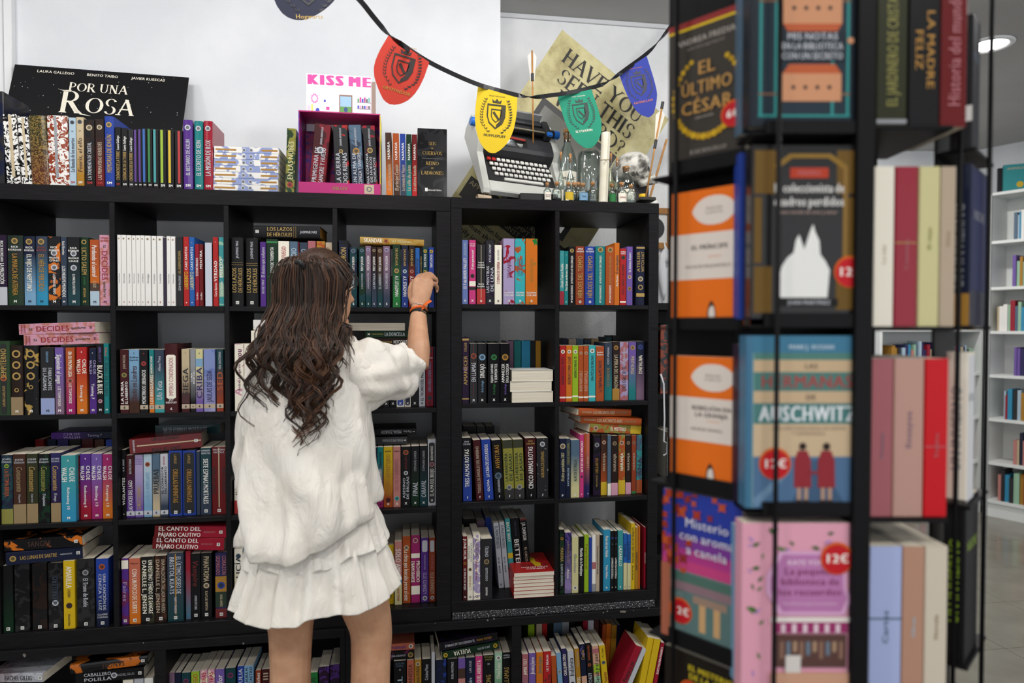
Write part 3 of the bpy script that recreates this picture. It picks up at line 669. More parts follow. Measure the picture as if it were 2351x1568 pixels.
lying(1370, 1988, 282, 345, *Z4, .03, 'gold', 'SKANDAR', 'ivory', 'p=ochre h r t=.06,.34 th=1.1 a=paleyellow,.5,.8,A.F._STEADMAN e=burnt,.4', 'golden yellow hardback lying across the books by the reaching hand', G, .13, R(-1), R(4))
G = 'books in the second row of the wide bookcase'
Z6 = (0, 720, .2297)
rows('''
-60 106 280;forest;SEMPITERNO;gold;h r f=black,.02,.96,.28 t=.5,.9 th=.8 e=burnt,.5 a=gold,.12,.4,LAURA_GALLEGO
110 236 325;darkbrown;;;v h r b=tan,0,.26 e=gold,.88,1.3,o e=gold,.72,1.3,o e=gold,.56,1.3,o e=gold,.36,.7,o m=white,M
241 389 325;black;;;v h r p=gold sc=26 sp=.6 e=gold,.88,1.3,o e=gold,.72,1.3,o e=gold,.56,1.3,o e=gold,.4,.7,o m=white,M
404 545 345;charcoal;FABRICANTE/DE LÁGRIMAS;silver;v b=lavender,0,.245 t=.36,.7 a=sky,.78,.94,ERIN_DOOM m=slate,M
549 636 345;violet;Siguiendo el juego;white;v i g=mauve m=white,M t=.46,.9 a=white,.12,.42,LIZ_TOMFORDE
657 748 345;burnt;EN SU PROPIA LIGA;ivory;v g=magenta m=white,M t=.56,.94 th=1.2 a=white,.16,.46,LIZ_TOMFORDE e=coral,.5
765 869 340;red;CHLOE/WALSH;ivory;v g=orange m=white,M t=.6,.82 th=1.5 a=white,.16,.46,Saving_6 a=white-,.9,.95,3
893 964 350;navy;CHLOE/WALSH;lilac;v g=purple m=white,M t=.6,.82 th=1.5 a=white,.22,.46,Taming_7 a=white-,.9,.95,5
966 1035 310;black;BLACK & BLUE;ivory;v m=white,M t=.28,.7 th=1.3 a=violet,.74,.96,EMMA_SCOTT e=pink,.18
1037 1090 302;teal;EL REINO DE OLVIDO;darkteal;v m=white,M t=.24,.8 a=coral,.82,.94,Rilee''', *Z6, .006, LEFTZ[2], G, 'beneath the paired pink books')
_, z = lying(227, 1000, 208, 316, *Z6, .01, 'pink', 'DECIDES', 'crimson', 'v p=salmon sc=30 t=.34,.78 th=1.3 a=darkgreen,.12,.32,quedarte a=darkgreen,.8,.9,Si a=crimson-,.92,.97,TAMARA/CADENAS m=plum,M', 'pink plaid paperback lying below its twin on the upright books', G, .14, R(1.6), R(-3))
lying(165, 970, 98, 206, *Z6, .008, 'pink', 'DECIDES', 'crimson', 'v p=salmon sc=30 t=.34,.78 th=1.3 a=darkgreen,.12,.32,quedarte a=darkgreen,.8,.9,Si a=crimson-,.92,.97,TAMARA/CADENAS m=plum,M', 'pink plaid paperback topmost of the pink pair', G, .14, R(2), R(-6))
PB = 'b=beige,.055,.125 m=black,6,.09'
rows(f'''
1200 1286 365;maroon;LA FURIA/EL LABERINTO;white;t=.14,.5 th=1.3 e=olive,.6 a=beige,.7,.92,JULIA_PASCUAL {PB}
1289 1393 365;sky;Otoño en Londres;maroon;i g=brown t=.18,.74 th=1.1 a=navy-,.84,.88,Andrea/Izquierdo a=navy-,.92,.97,1 m=black,6,.09
1398 1480 365;black;MONSTRUOS LIBERADOS;white;t=.14,.68 th=1.1 e=red,.78 a=red-,.9,.97,4 {PB}
1491 1541 365;teal;LOS IRREGULARES;ivory;g=orange t=.14,.6 a=ivory,.62,.9,NANKING_ROAD {PB}
1545 1643 365;slate;Ulo Yota;silver;i g=turquoise t=.2,.5 a=silver,.66,.9,Alena_Pons {PB}
1647 1782 305;maroon;IMPERIO CONDENADOS;rose;h r f=ivory,.2,.84,.14 t=.24,.8 th=.6 a=white-,.15,.18,JAY/KRISTOFF m=white,6
1815 1896 358;sand;SIEGA;charcoal;g=maroon t=.26,.7 th=1.4 b=maroon,.14,.3 a=maroon-,.9,.97,1 {PB}
1902 1956 360;grey;CURA/MORTAL;white;g=black t=.4,.7 th=1.2 {PB}
1957 2030 360;paleyellow;CRIBA;indigo;g=violet t=.2,.72 th=1.5 b=sky,.72,.85 a=navy-,.9,.97,4 {PB}
2036 2152 360;periwinkle;JAULAS DE SEDA;indigo;g=lilac p=lavender sc=12 t=.16,.66 th=.9 {PB}
2164 2234 360;darkteal;SED;burnt;g=rust t=.32,.66 th=1.6 a=silver,.68,.96,NEAL_SHUSTERMAN {PB}''', *Z6, .006, LEFTZ[2], G, 'level with her left shoulder')
Z6c = (500, 560, .3444)
rows('''
112 174 668;ivory;you;plum;p=pink sp=.6 t=.76,.92 i th=1.4 a=plum,.3,.7,Andrea_Longarela
176 232 668;ivory;you;plum;p=pink sp=.62 t=.76,.92 i th=1.4 a=plum,.3,.7,Andrea_Longarela''', *Z6c, .01, LEFTZ[2], G, 'behind her left shoulder')
_, z = lying(222, 560, 580, 664, *Z6c, .02, 'ivory', '', 'grey', 'h', 'white hardback lying below another behind the hair', G, .15)
lying(236, 575, 508, 578, *Z6c, .02, 'white', '', 'grey', 'h p=beige sp=.6', 'white hardback lying topmost behind the hair', G, .15)
Z7 = (820, 720, .1659)
rows('''
360 446 470;charcoal;;;m=white,X
450 540 470;black;;;m=white,X
545 651 470;ivory;;;f=royal,.02,.86,.1 m=white,X
656 742 475;ivory;;;f=navy,.02,.86,.1 m=white,X
746 850 480;black;;;m=white,X
855 944 520;silver;EL TRONO DEL PRISIONERO;black;t=.1,.84 th=.8 m=black,X
950 1056 466;crimson;UNA FARSA SOBRE HIELO;lavender;t=.24,.76 th=.8 a=white-,.8,.83,PAINTER e=navy,.14 e=navy,.93 m=black,X
1059 1082 470;navy;;;
1084 1106 474;darkred;;;''', *Z7, .055, LEFTZ[2], G, 'under the raised sleeve')
lying(112, 992, 336, 452, *Z7, .05, 'darkbrown', 'SEDUCCIÓN', 'white', 't=.3,.56 a=gold,.58,.8,OSCURO', 'dark brown paperback lying lowest of three under the raised arm', G, .14, 0, 0, None, True)
lying(112, 992, 240, 332, *Z7, .05, 'darkgreen', 'LA DONCELLA', 'silver', 't=.3,.62 th=1.1 a=olive,.1,.28,MADDIE_MARTÍNEZ m=white,X', 'dark green paperback lying between two books under the raised arm', G, .14)
b = lying(62, 900, 132, 236, *Z7, .05, 'white', '', 'grey', '', 'pale book lying fore-edge outward atop the dark pair under the raised arm', G, .14, 0, 0)[0]
c = Vector(b.matrix_world.translation); b.matrix_world = Matrix.Translation((0, .14, 0)) @ Matrix.Translation(c) @ Matrix.Rotation(R(180), 4, 'Z') @ Matrix.Translation(-c) @ b.matrix_world
b.matrix_world = Matrix.Translation((.838 * 1.659 * .1 * 1.08, 0, 0)) @ b.matrix_world
G = 'books in the third row of the wide bookcase'
Z9 = (0, 950, .2297)
rows('''
-70 130 420;darkteal;LA ÚLTIMA BRUJA;burnt;v p=navy b=olive,0,.22 t=.4,.8 a=silver-,.9,.94,JOHN/GONZALVO e=lime,.84,.7 k
132 262 410;brown;Consecuente;tan;v i b=tan,0,.28 t=.46,.82 a=silver-,.88,.92,JOHN/GONZALVO a=silver,.3,.42,El_hijo_perdido
266 381 405;olivedark;Consecuente;gold;v i b=tan,0,.28 t=.46,.82 a=silver-,.88,.92,JOHN/GONZALVO a=silver,.3,.42,El_señor_del_sol
385 502 405;black;Consecuente;olive;v i p=darkgreen t=.46,.82 a=silver-,.88,.92,JOHN/GONZALVO a=silver,.24,.42,El_alquimista
508 608 398;indigo;Consecuente;gold;v i g=darkpurple b=tan,0,.28 t=.46,.82 a=silver-,.88,.92,JOHN/GONZALVO a=silver,.3,.42,El_mago
611 760 422;turquoise;CHLOE/WALSH;white;v g=cyan t=.6,.82 th=1.4 m=white,M a=white,.18,.52,Releasing_10 a=white-,.9,.95,6
762 799 420;maroon;;;p=darkred Y=2
801 912 405;purple;CHLOE/WALSH;white;v g=crimson t=.6,.82 th=1.4 m=white,M a=white,.18,.52,Redeeming_6 a=white-,.9,.95,4 Y=2
914 1023 405;violet;CHLOE/WALSH;white;v g=magenta t=.6,.82 th=1.4 m=white,M a=white,.18,.52,Binding_13 a=white-,.9,.95,1 Y=2
1026 1130 408;magenta;CHLOE/WALSH;white;v g=orange t=.6,.82 th=1.4 m=white,M a=white,.18,.52,Keeping_13 a=white-,.9,.95,2 Y=2''', *Z9, .012, LEFTZ[1], G, 'below the brown and gold ring spines')
rows('''
358 442 262;darkred;;;
478 562 258;navy;;;
580 685 256;indigo;;;
698 812 258;black;;;
822 936 256;maroon;;;p=darkred
950 1045 262;brown;;;
1062 1122 262;royal;;;''', *Z9, .18, LEFTZ[1], G, 'in the dim back row', .13, True)
lying(512, 1116, 186, 258, *Z9, .18, 'navy', 'CHLOE/WALSH', 'lilac', 'g=purple t=.2,.48 th=1.2 a=lilac,.6,.84,Taming_7', 'navy paperback with lilac lettering lying on the dim back row', G, .13)
PC = 'b=silver,.03,.1 m=black,6,.065'
rows(f'''
1202 1258 365;black;VIGILANTES;white;t=.12,.66 th=1.1 a=silver,.68,.86,A._M._SHINE m=white,6
1262 1348 420;maroon;LAS VOCES DEL LAGO;white;g=purple t=.1,.6 th=1.1 a=silver,.7,.94,BEATRIZ_ESTEBAN {PC}
1350 1432 415;lilac;CHRESTOMANCI;gold;g=violet t=.12,.5 a=violet-,.86,.92,DIANA/WYNNE/JONES {PC}
1437 1521 410;paleblue;EL CASTILLO AMBULANTE;sky;g=sky t=.14,.72 e=burnt,.84 {PC}
1525 1600 405;steel;PRUEBAS;black;g=sand t=.36,.76 th=1.2 {PC}
1603 1682 405;silver;EL CORREDOR/DEL LABERINTO;black;g=slate t=.36,.8 th=1.1 a=red,.82,.96,JAMES_DASHNER {PC}
1688 1824 372;royal;ORILLAS INFINITAS;ochre;v h f=black,.03,.97,.1 t=.2,.72 th=.7 a=gold,.8,.94,LAVELLE m=white,H
1828 1958 372;royal;ORILLAS INFINITAS;ochre;v h f=black,.03,.97,.1 t=.2,.72 th=.7 a=gold,.8,.94,LAVELLE m=white,H
1964 2000 380;slate;;;
2005 2114 345;darkteal;SIETE ESPINAS MORTALES;white;v g=slate k t=.16,.84 th=.9 a=silver-,.92,.96,AMBER/HAMILTON m=white,H
2119 2262 335;darkred;UN ESCENARIO//PARA VILLANOS;black;v h k s=sand,.46,.54 t=.3,.7 th=1.6 a=silver-,.92,.96,HANNAH/NICOLE m=white,H''', *Z9, .032, LEFTZ[1], G, 'beneath the tilted red hardback')
lying(1306, 2010, 226, 372, *Z9, .03, 'darkred', 'UN ESCENARIO//PARA VILLANOS', 'black', 'h k s=sand,.46,.54 t=.3,.7 th=1.6 a=silver-,.02,.1,HANNAH m=white,H,.92', 'dark red hardback with gold arrow lying tilted on upright books', G, .15, R(3.6), R(6))
lying(1552, 2200, 112, 205, *Z9, .16, 'darkteal', 'SIETE ESPINAS MORTALES', 'silver', 'k t=.12,.8', 'dark teal hardback lying in the shadow behind the tilted red one', G, .14)
Z9c = (500, 1050, .3305)
rows('''
116 164 165;ivory;Noches;black;b=red,0,.4 t=.55,.95 i''', *Z9c, .03, LEFTZ[1], G, 'beside her hanging sleeve')
Z10 = (850, 930, .1659)
rows('''
60 98 590;navy;;;
101 183 585;teal;AL OTRO LADO DEL OCÉANO;white;g=magenta t=.1,.64 th=.9 a=navy,.66,.92,Tahereh_Mafi m=black,X
187 315 580;yellow;UN REINO ENTRETEJIDO;ochre;g=burnt t=.18,.88 th=.8 a=brown-,.9,.95,MAFI m=white,X e=darkred,.12
319 423 578;salmon;UN HILO INFINITO;rose;t=.26,.8 th=.9 a=brown-,.9,.95,MAFI m=white,X e=aqua,.14
428 563 575;black;ASESINO/DE BRUJAS;silver;t=.12,.5 th=1. e=burnt,.9 a=darkred,.62,.84,SHELBY e=silver,.56,.8 m=white,X
567 683 570;black;FINAL;silver;g=darkgreen t=.16,.4 i th=1.3 a=grey,.58,.92,STEPHANIE_GARBER m=white,X
686 797 565;black;CARAVAL;silver;g=darkteal t=.14,.42 i th=1.3 a=grey,.58,.92,STEPHANIE_GARBER m=white,X
801 918 475;silver;EL ALMA DEL BRUJO;white;h f=black,.04,.95,.12 t=.14,.56 th=.8 a=white,.68,.9,BELÉN_MARTÍNEZ e=rose,.62 m=white,X,.08''', *Z10, .032, LEFTZ[1], G, 'beside the shirt side')
lying(-60, 513, 442, 545, *Z10, .05, 'charcoal', 'PENELOPE DOUGLAS', 'grey', 't=.1,.6 m=white,I k', 'dark grey paperback lying on upright books beside the shirt', G, .13, 0, 0, None, True)
lying(-60, 642, 328, 420, *Z10, .06, 'black', 'MISHA ZHUKOV', 'silver', 't=.3,.7 a=silver,.1,.26,Marian m=white,I', 'black paperback lying on the dark grey one beside the shirt', G, .14, 0, 0, None, True)
G = 'books in the bottom row of the wide bookcase'
Z12 = (0, 1190, .2297)
rows('''
20 134 480;black;;;g=darkgreen m=white,H
146 300 458;black;;;p=charcoal k h m=white,H
322 474 458;black;;;p=darkbrown k h m=white,H
482 630 452;black;CABALLERO;slate;p=charcoal k h t=.4,.8 m=white,H e=silver,.4
635 752 430;yellow;AMARILLA;ivory;t=.6,.92 th=1.2 v a=brown,.46,.58,DEBBI a=black,.04,.22,Editorial_Hidra e=brown,.34
770 948 410;charcoal;El Trono de Roble;silver;v k h p=black t=.3,.72 th=.7 e=grey,.8 m=white,H
961 1090 408;royal;UNA CANCIÓN DE/CENIZA Y LUZ;silver;v g=navy t=.24,.78 th=.9 e=burnt,.88 a=silver-,.14,.18,CLAIRE/LEGRAND m=white,H''', *Z12, .012, LEFTZ[0], G, 'beneath the flame-cover book')
lying(76, 818, 318, 442, *Z12, .012, 'navy', 'LAS LUNAS DE SARTRE', 'gold', 't=.18,.66 th=.8 a=silver,.7,.86,VANESSA_MIGLIORE e=gold,.09 m=white,H,.94', 'navy paperback lying under the flame-cover book', G, .16, R(1.5), R(5))
lying(34, 830, 200, 312, *Z12, .01, 'black', 'SANGRE', 'brown', 'h k p=orange sc=13 sp=.55 t=.3,.6 m=white,H,.92', 'shrink-wrapped black hardback with orange flames lying on the navy one', G, .15, R(2), R(-2))
rows('''
1218 1288 405;purple;Faires;lilac;v p=plum b=ivory,.84,.97 t=.3,.7 m=white,H
1292 1406 405;coral;CON UN POCO DE SUERTE;ivory;v g=orange t=.16,.84 th=.8 a=maroon-,.9,.95,Mayer m=white,H
1410 1546 388;black;UN DESTINO TEÑIDO DE SANGRE/DANIELLE L. JENSEN;ivory;v p=olivedark k t=.14,.95 th=1.2 m=white,H
1548 1668 378;darkbrown;UNA MALDICIÓN TALLADA EN HUESO/DANIELLE L. JENSEN;beige;v p=brown t=.14,.95 th=1.2 m=white,H
1673 1838 352;slate;EL ÚLTIMO DESEO DE/BRISTOL KEATS;silver;v h k g=darkteal t=.4,.95 th=1.1 s=ochre,.48,.56 a=silver,.12,.36,MARY_E._PEARSON m=white,H
1858 1908 332;crimson;;;k g=steel h m=cyan,H Y=1
1912 2006 356;black;Vampire;darkred;v i t=.5,.9 a=silver,.14,.36,OWEN_FITCHER m=white,H Y=1
2010 2122 350;black;PHANTASMA;sand;v t=.56,.95 th=1.1 a=sand,.12,.42,KAYLIE_SMITH e=sand,.5 m=white,H Y=1
2154 2280 345;indigo;CORAZÓN/DESPIADADO;rose;v h r k b=ochre,.4,.64 b=darkgreen,.16,.4 b=darkred,0,.14 t=.66,.96 th=1.3 e=royal,.5,1.3 a=sand,.17,.36,ISABEL_IBÁÑEZ m=white,H Y=1''', *Z12, .018, LEFTZ[0], G, 'beneath the paired red books')
lying(1522, 2246, 196, 318, *Z12, .02, 'crimson', 'EL CANTO DEL/PÁJARO CAUTIVO', 'white', 'g=darkred t=.05,.64 th=1.35 a=rose,.68,.84,BROOKE_FAST m=white,H,.92', 'crimson paperback lying below its twin on upright books', G, .15, R(-3.6), R(-2))
lying(1548, 2266, 80, 196, *Z12, .016, 'crimson', 'EL CANTO DEL/PÁJARO CAUTIVO', 'white', 'g=darkred t=.05,.64 th=1.35 a=rose,.68,.84,BROOKE_FAST m=white,H,.92', 'crimson paperback topmost of the red pair', G, .15, R(-3.6), R(1))
rows('''
116 176 640;ivory;LUCÍA;navy;g=yellow b=sky,.2,.4 t=.5,.9 e=steel,.9 m=black,Q
180 252 640;sky;ELENA MONTAGUD;slate;t=.1,.5 m=black,Q
255 332 640;mint;;;m=black,Q''', *Z9c, .02, LEFTZ[0], G, 'beside the skirt and left thigh')
rows('''
640 700 900;turquoise;;;
706 760 900;teal;;;''', *Z9c, .06, LEFTZ[0], G, 'between her thighs')
Z13 = (860, 1160, .1723)
rows('''
112 162 560;beige;;;Y=-2
166 262 530;yellow;JOHN GREEN;black;v t=.1,.3
270 369 482;salmon;SOLO AMIGOS;white;v b=paleyellow,0,.33 b=sky,.33,.44 t=.34,.88 th=1.3 a=red,.06,.26,HALEY_PHAM Y=-1
375 482 415;burnt;La chica que buscaba peces al este;ivory;v i t=.04,.8 e=sand,.83
489 608 400;magenta;PROHIBIDO/ENAMORARSE;ivory;v b=ivory,.12,.25 b=ivory,.66,.73 t=.3,.62 th=1.6 e=beige,.92,1,o
620 726 435;purple;ELLE KENNEDY;lilac;v t=.12,.46 f=silver,.78,.96,.16 a=lilac,.5,.74,CONTIGO_HASTA_EL_FINAL e=silver,.06
730 813 435;rust;ELLE KENNEDY;beige;v t=.12,.46 f=silver,.78,.96,.16 a=rose,.5,.74,AMOR_IMPOSIBLE e=silver,.06''', *Z13, .05, LEFTZ[0], G, 'beside the skirt hem')

# ---------------------------------------------------------------- narrow bookcase
Z5 = (1030, 460, .2254)
G = 'books in the top row of the narrow bookcase'
rows('''
132 196 405;periwinkle;El 7 de RIVER VALLEY;white;t=.24,.72 th=.9 m=white,X a=paleblue,.76,.96,JULIA_DE_PAZ
208 276 405;hotpink;El año que me casé;white;i t=.54,.84 th=.7 m=white,X a=white-,.9,.95,CYCY/VALEN b=ivory,.28,.36 e=darkbrown,.44 b=black,.22,.27
284 376 450;charcoal;habrá/venido/conmigo;white;H b=red,0,.26 t=.6,.72 th=1.1 a=white-,.3,.34,laura/botello m=white,X s=sand,.48,.54
378 462 410;charcoal;LAS MENTIRAS/DE LENA;silver;p=darkpurple t=.18,.6 th=1.4 m=white,X a=silver,.66,.94,KYLIE_SNOW
468 542 455;ivory;CÓSIMAS DE HIERBA;crimson;t=.34,.72 m=black,X a=grey,.74,.92,ALBA_ZAMORA
556 672 390;lilac;SINSAJO;plum;p=crimson sc=24 sp=.57 t=.4,.66 th=.5 h m=white,X a=white-,.14,.18,SUZANNE/COLLINS
676 780 390;aqua;LOS JUEGOS/DEL HAMBRE;steel;p=burnt sc=24 sp=.57 t=.44,.7 th=.9 h m=white,X a=white-,.14,.18,SUZANNE/COLLINS
782 906 390;orange;BALADA DE PÁJAROS;ochre;p=green sc=24 sp=.6 t=.34,.7 th=.5 h m=white,X a=white-,.14,.18,SUZANNE/COLLINS''', *Z5, .008, KALZ[3], G, 'in the floral-spine cubby')
rows('''
1130 1177 512;turquoise;Donde Todo es Posible;ivory;b=crimson,0,.25 t=.32,.76 a=white-,.9,.95,2
1178 1219 516;teal;Para Quien se Atreve a Soñar;ivory;t=.26,.76 a=white-,.9,.95,2 m=white,b
1222 1287 470;black;LA PUERTA DE LOS TRES CERROJOS;white;t=.36,.84 th=.8 a=white,.08,.34,SONIA_FERNÁNDEZ m=white,b e=gold,.93
1292 1382 470;rust;HÉROES DEL TIEMPO;gold;h r t=.12,.84 th=1. e=white,.05,.5 a=gold-,.87,.9,1 a=white-,.92,.95,ANA/ALONSO
1387 1487 470;royal;HÉROES DEL TIEMPO;gold;h r t=.12,.84 th=1. e=white,.05,.5 a=gold-,.87,.9,1 a=white-,.92,.95,ANA/ALONSO
1492 1592 468;teal;LA PUERTA DE LOS TRES CERROJOS;ivory;h r t=.36,.84 th=.8 a=ivory,.08,.34,SONIA_FERNÁNDEZ m=white,b e=gold,.94
1597 1686 470;burnt;LA PUERTA DE LOS TRES CERROJOS;gold;h r t=.36,.84 th=.8 a=ivory,.08,.34,SONIA_FERNÁNDEZ m=white,b e=gold,.94
1688 1740 432;orange;El caso del pirata;slate;i t=.5,.8 a=white,.3,.48,Ana_Moreno
1745 1808 490;red;LUCES, CÁMARA Y UN CRIMEN;maroon;t=.18,.72 th=1.1 e=darkgreen,.84 a=white-,.9,.95,NURIA/RAMOS b=ivory,.04,.07
1812 1874 470;violet;Un delicioso desastre;white;t=.56,.9 a=rose,.46,.56,TIFFANY e=sand,.48 e=ochre,.28
1905 1995 462;navy;ATELIER/WITCH HAT;gold;h r t=.56,.9 th=1.3 b=gold,.95,.98 b=gold,.14,.2 e=sand,.44 e=gold,.3,1,o''', *Z5, .008, KALZ[3], G, 'below the small bottles')
G = 'books in the second row of the narrow bookcase'
Z8 = (1030, 720, .2254)
rows('''
136 208 242;darkpurple;AMANECER;gold;h b=gold,.95,.98 t=.28,.72 th=.9 e=violet,.52 b=gold,.06,.08 a=gold,.78,.92,COLLINS
215 296 305;black;EN LLAMAS;silver;k t=.36,.68 th=1. e=rust,.79,1.2 s=darkred,.46,.52 m=white,X
298 388 305;black;SINSAJO;white;k t=.42,.66 th=1. e=sky,.77,1.2 a=sky,.18,.38,de_la_trilogía m=white,X
402 522 305;black;PÁJAROS CANTORES/Y SERPIENTES;white;k t=.34,.66 th=.9 e=green,.77,1.1 a=green,.14,.32,de_la_trilogía m=white,X
528 624 305;black;AMANECER/EN LA COSECHA;white;k t=.34,.66 th=1.2 e=ochre,.77,1.2 a=violet,.14,.32,de_la_trilogía m=white,X''', *Z8, .006, KALZ[2], G, 'beside the white page stack')
rows('''
300 380 285;darkteal;;;
425 505 285;darkgreen;;;
585 662 278;mauve;oseman;darkpurple;t=.5,.8 i
668 736 275;teal;;darkteal;e=darkgreen,.86
742 832 275;cyan;Raquel Tirado;ochre;t=.56,.86 th=1.1
835 884 278;charcoal;Daisy Jones;ochre;t=.6,.9 b=ochre,.44,.5
887 938 278;ochre;;plum;b=plum,.3,.5''', *Z8, .17, KALZ[2], G, 'in the row behind the white page stack', .13, True)
z = KALZ[2] + .0003
for a, b_, y0, y1, rz, lb in ((650, 1068, 796, 906, 0, 'lowest'), (634, 1056, 690, 794, -1, 'middle'), (644, 1064, 572, 686, 1, 'topmost')):
    b, z2 = lying(a, b_, y0, y1, *Z8, .004, 'white', '', 'grey', '', f'thick white-paged paperback, {lb} of the white stack', 'white page stack in the narrow bookcase', .14, 0, 0, z + .0003); z = z2
    c = Vector(b.matrix_world.translation); h_ = (b.dimensions.z)
    pm = Matrix.Translation((atY(1030 + .2254 * (a + b_) / 2, 900, .004).x, .075, 0))
    b.matrix_world = pm @ Matrix.Rotation(R(180 + rz), 4, 'Z') @ pm.inverted() @ b.matrix_world
rows('''
1130 1196 325;red;ASESINATO EN EL MUSEO;maroon;t=.3,.8 i th=.9 e=ivory,.89 b=ivory,.06,.09
1198 1259 325;orange;ASESINATO PARA CLASE;brown;t=.3,.8 i th=.9 e=ivory,.89 b=ivory,.06,.09
1260 1322 325;lime;ARSÉNICO PARA EL TÉ;olivedark;t=.42,.8 i th=.9 e=ivory,.89 b=ivory,.08,.11
1324 1372 328;burnt;RUBY FAIRYGALE;peach;t=.18,.55 th=1.2 b=ivory,.06,.09 e=peach,.87
1374 1426 328;burnt;RUBY FAIRYGALE;peach;t=.18,.55 th=1.2 b=ivory,.06,.09 e=peach,.87
1428 1498 322;aqua;UNA PIZCA DE MALDAD;darkteal;t=.36,.82 th=.9 e=ivory,.9 b=ivory,.07,.1
1502 1584 332;burnt;La CAJA llena de PECADOS;navy;t=.16,.74 th=.9 a=white-,.84,.9,Javier/Ballett
1586 1666 294;slate;BUSCANDO A ÍO;tan;v g=teal t=.24,.56 th=.9 a=silver,.62,.92,HANNAH_GOLD Y=2
1668 1742 287;darkbrown;LA PERLA DEL DRAGÓN;sand;v t=.2,.78 th=.9 b=ochre,0,.2 e=ochre,.9 Y=2
1744 1832 290;rose;EL ÚLTIMO OSO;brown;v p=lilac t=.16,.58 th=.9 a=silver,.6,.92,HANNAH_GOLD Y=2
1836 1910 287;violet;WRITHLINGS;sand;v g=teal t=.44,.76 th=1.1 e=gold,.9 Y=2
1912 1996 280;navy;WRITHLINGS;ivory;v g=mauve t=.44,.76 th=1.1 e=royal,.9 Y=2''', *Z8, .01, KALZ[2], G, 'in the rainbow-spine cubby')
rows('''
1156 1210 252;navy;;;
1222 1300 258;beige;;;
1303 1372 258;steel;;;
1380 1448 270;slate;;;
1452 1528 255;tan;;;
1606 1660 238;darkteal;;;
1672 1738 222;charcoal;;;''', *Z8, .2, KALZ[2], G, 'in the dark row behind', .12, True)
G = 'books in the third row of the narrow bookcase'
Z11 = (1030, 920, .2254)
rows('''
142 236 380;black;TRES ALMAS ROTAS;white;g=royal t=.22,.82 th=.8 a=silver-,.9,.94,MAI/CORLAND m=white,f l=-1
266 342 402;maroon;TODOS LOS ÁNGELES DEL INFIERNO;beige;t=.12,.9 th=.7 m=white,f l=-3.4
350 444 396;royal;LA CASA DE LOS LATIDOS;white;t=.38,.92 th=.8 a=white,.14,.34,OLIVIA m=white,f l=-3.4
456 552 402;black;AVENTURAS;ochre;t=.52,.92 th=.8 e=steel,.4,1.3 a=silver,.12,.34,ALEXANDRIA m=white,f l=-3.4
562 662 402;olive;LA HEREDERA/DE JASAD;darkgreen;t=.3,.78 th=1.2 b=charcoal,0,.18 b=olivedark,.86,1 e=grey,.2 m=white,f l=-2.4
668 768 396;olive;LA HEREDERA/DE JASAD;darkgreen;t=.3,.78 th=1.2 b=charcoal,0,.18 b=olivedark,.86,1 e=grey,.2 m=white,f l=-2
784 892 382;maroon;CINCO ARMAS ROTAS;white;g=black t=.16,.86 th=.8 a=gold-,.91,.95,MAI/CORLAND m=white,f l=-1
899 1018 382;charcoal;AURORA DE ESPINAS;gold;p=silver sc=60 sp=.66 t=.34,.78 th=.7 e=silver,.9 m=white,f l=-.5''', *Z11, .022, KALZ[1], G, 'with the olive twins')
rows('''
150 285 262;black;;;
290 375 262;charcoal;;;
380 470 260;black;;;''', *Z11, .2, KALZ[1], G, 'behind the olive twins', .12, True)
rows('''
1128 1198 385;navy;El chico que hablaba OSO;paleyellow;t=.28,.76 th=1. i e=sand,.87,1.3 m=white,p
1199 1242 385;slate;LÍNEAS FANTASMA;olive;g=navy t=.56,.92 a=paleblue,.2,.5,KATYA_BALEN
1247 1336 400;steel;ALAS DE ESTRELLA;darkteal;g=paleyellow t=.28,.66 th=.9 m=white,p
1338 1379 345;hotpink;CRÓNICAS DE LILIUM;ivory;v t=.4,.9 m=white,p e=plum,.33
1381 1400 340;burnt;;;g=indigo
1402 1438 335;coral;LUNA;peach;g=indigo t=.4,.7 m=white,A
1472 1550 352;black;FABULANTOR;ochre;p=darkpurple t=.36,.62 i th=1.3 e=grey,.84 a=gold,.14,.34,MÓNICA_RODRÍGUEZ Y=2
1552 1616 350;brown;NARANJA;beige;g=burnt b=yellow,0,.22 t=.4,.7 th=.7 e=peach,.88 Y=2
1622 1656 350;steel;;;b=ivory,0,.2 Y=1
1658 1726 356;darkbrown;NARANJA;beige;b=pink,0,.21 t=.4,.7 th=.7 e=tan,.87 Y=1
1729 1800 350;burnt;NARANJA;ivory;p=olive b=yellow,0,.24 t=.4,.7 th=.7 e=peach,.87 Y=2
1803 1860 350;darkbrown;NARANJA;beige;b=pink,0,.2 t=.4,.7 th=.7 e=tan,.87 Y=2
1864 1912 350;rust;NARANJA;beige;b=green,0,.04 t=.4,.7 th=.7 e=tan,.87 Y=2.5
1914 1973 350;turquoise;ANA;slate;p=steel b=burnt,0,.23 t=.3,.6 th=1.2 Y=3''', *Z11, .012, KALZ[1], G, 'beneath the tilted orange books')
lying(1422, 1980, 242, 330, *Z11, .03, 'burnt', 'EL MISTERIO', 'ivory', 'p=olive b=yellow,.79,1 t=.4,.7 e=peach,.12', 'orange and green hardback with yellow end lying lowest of three', G, .15, R(-4.5), R(8))
lying(1338, 1972, 165, 240, *Z11, .026, 'burnt', 'LOS ARCHIVOS ARES', 'sand', 'h r t=.26,.68 a=sand,.05,.24,VÍCTOR_NARGIZ a=tan,.7,.9,LA_MALDICIÓN', 'burnt orange hardback lying in the middle of the tilted three', G, .15, R(-4), R(4))
lying(1298, 1890, 80, 156, *Z11, .02, 'burnt', 'LOS ARCHIVOS ARES', 'sand', 'h r t=.26,.68 a=sand,.05,.24,VÍCTOR_NARGIZ a=tan,.7,.9,LA_MALDICIÓN', 'burnt orange hardback topmost of the tilted three', G, .15, R(-3.5), R(14))
G = 'books in the bottom row of the narrow bookcase'
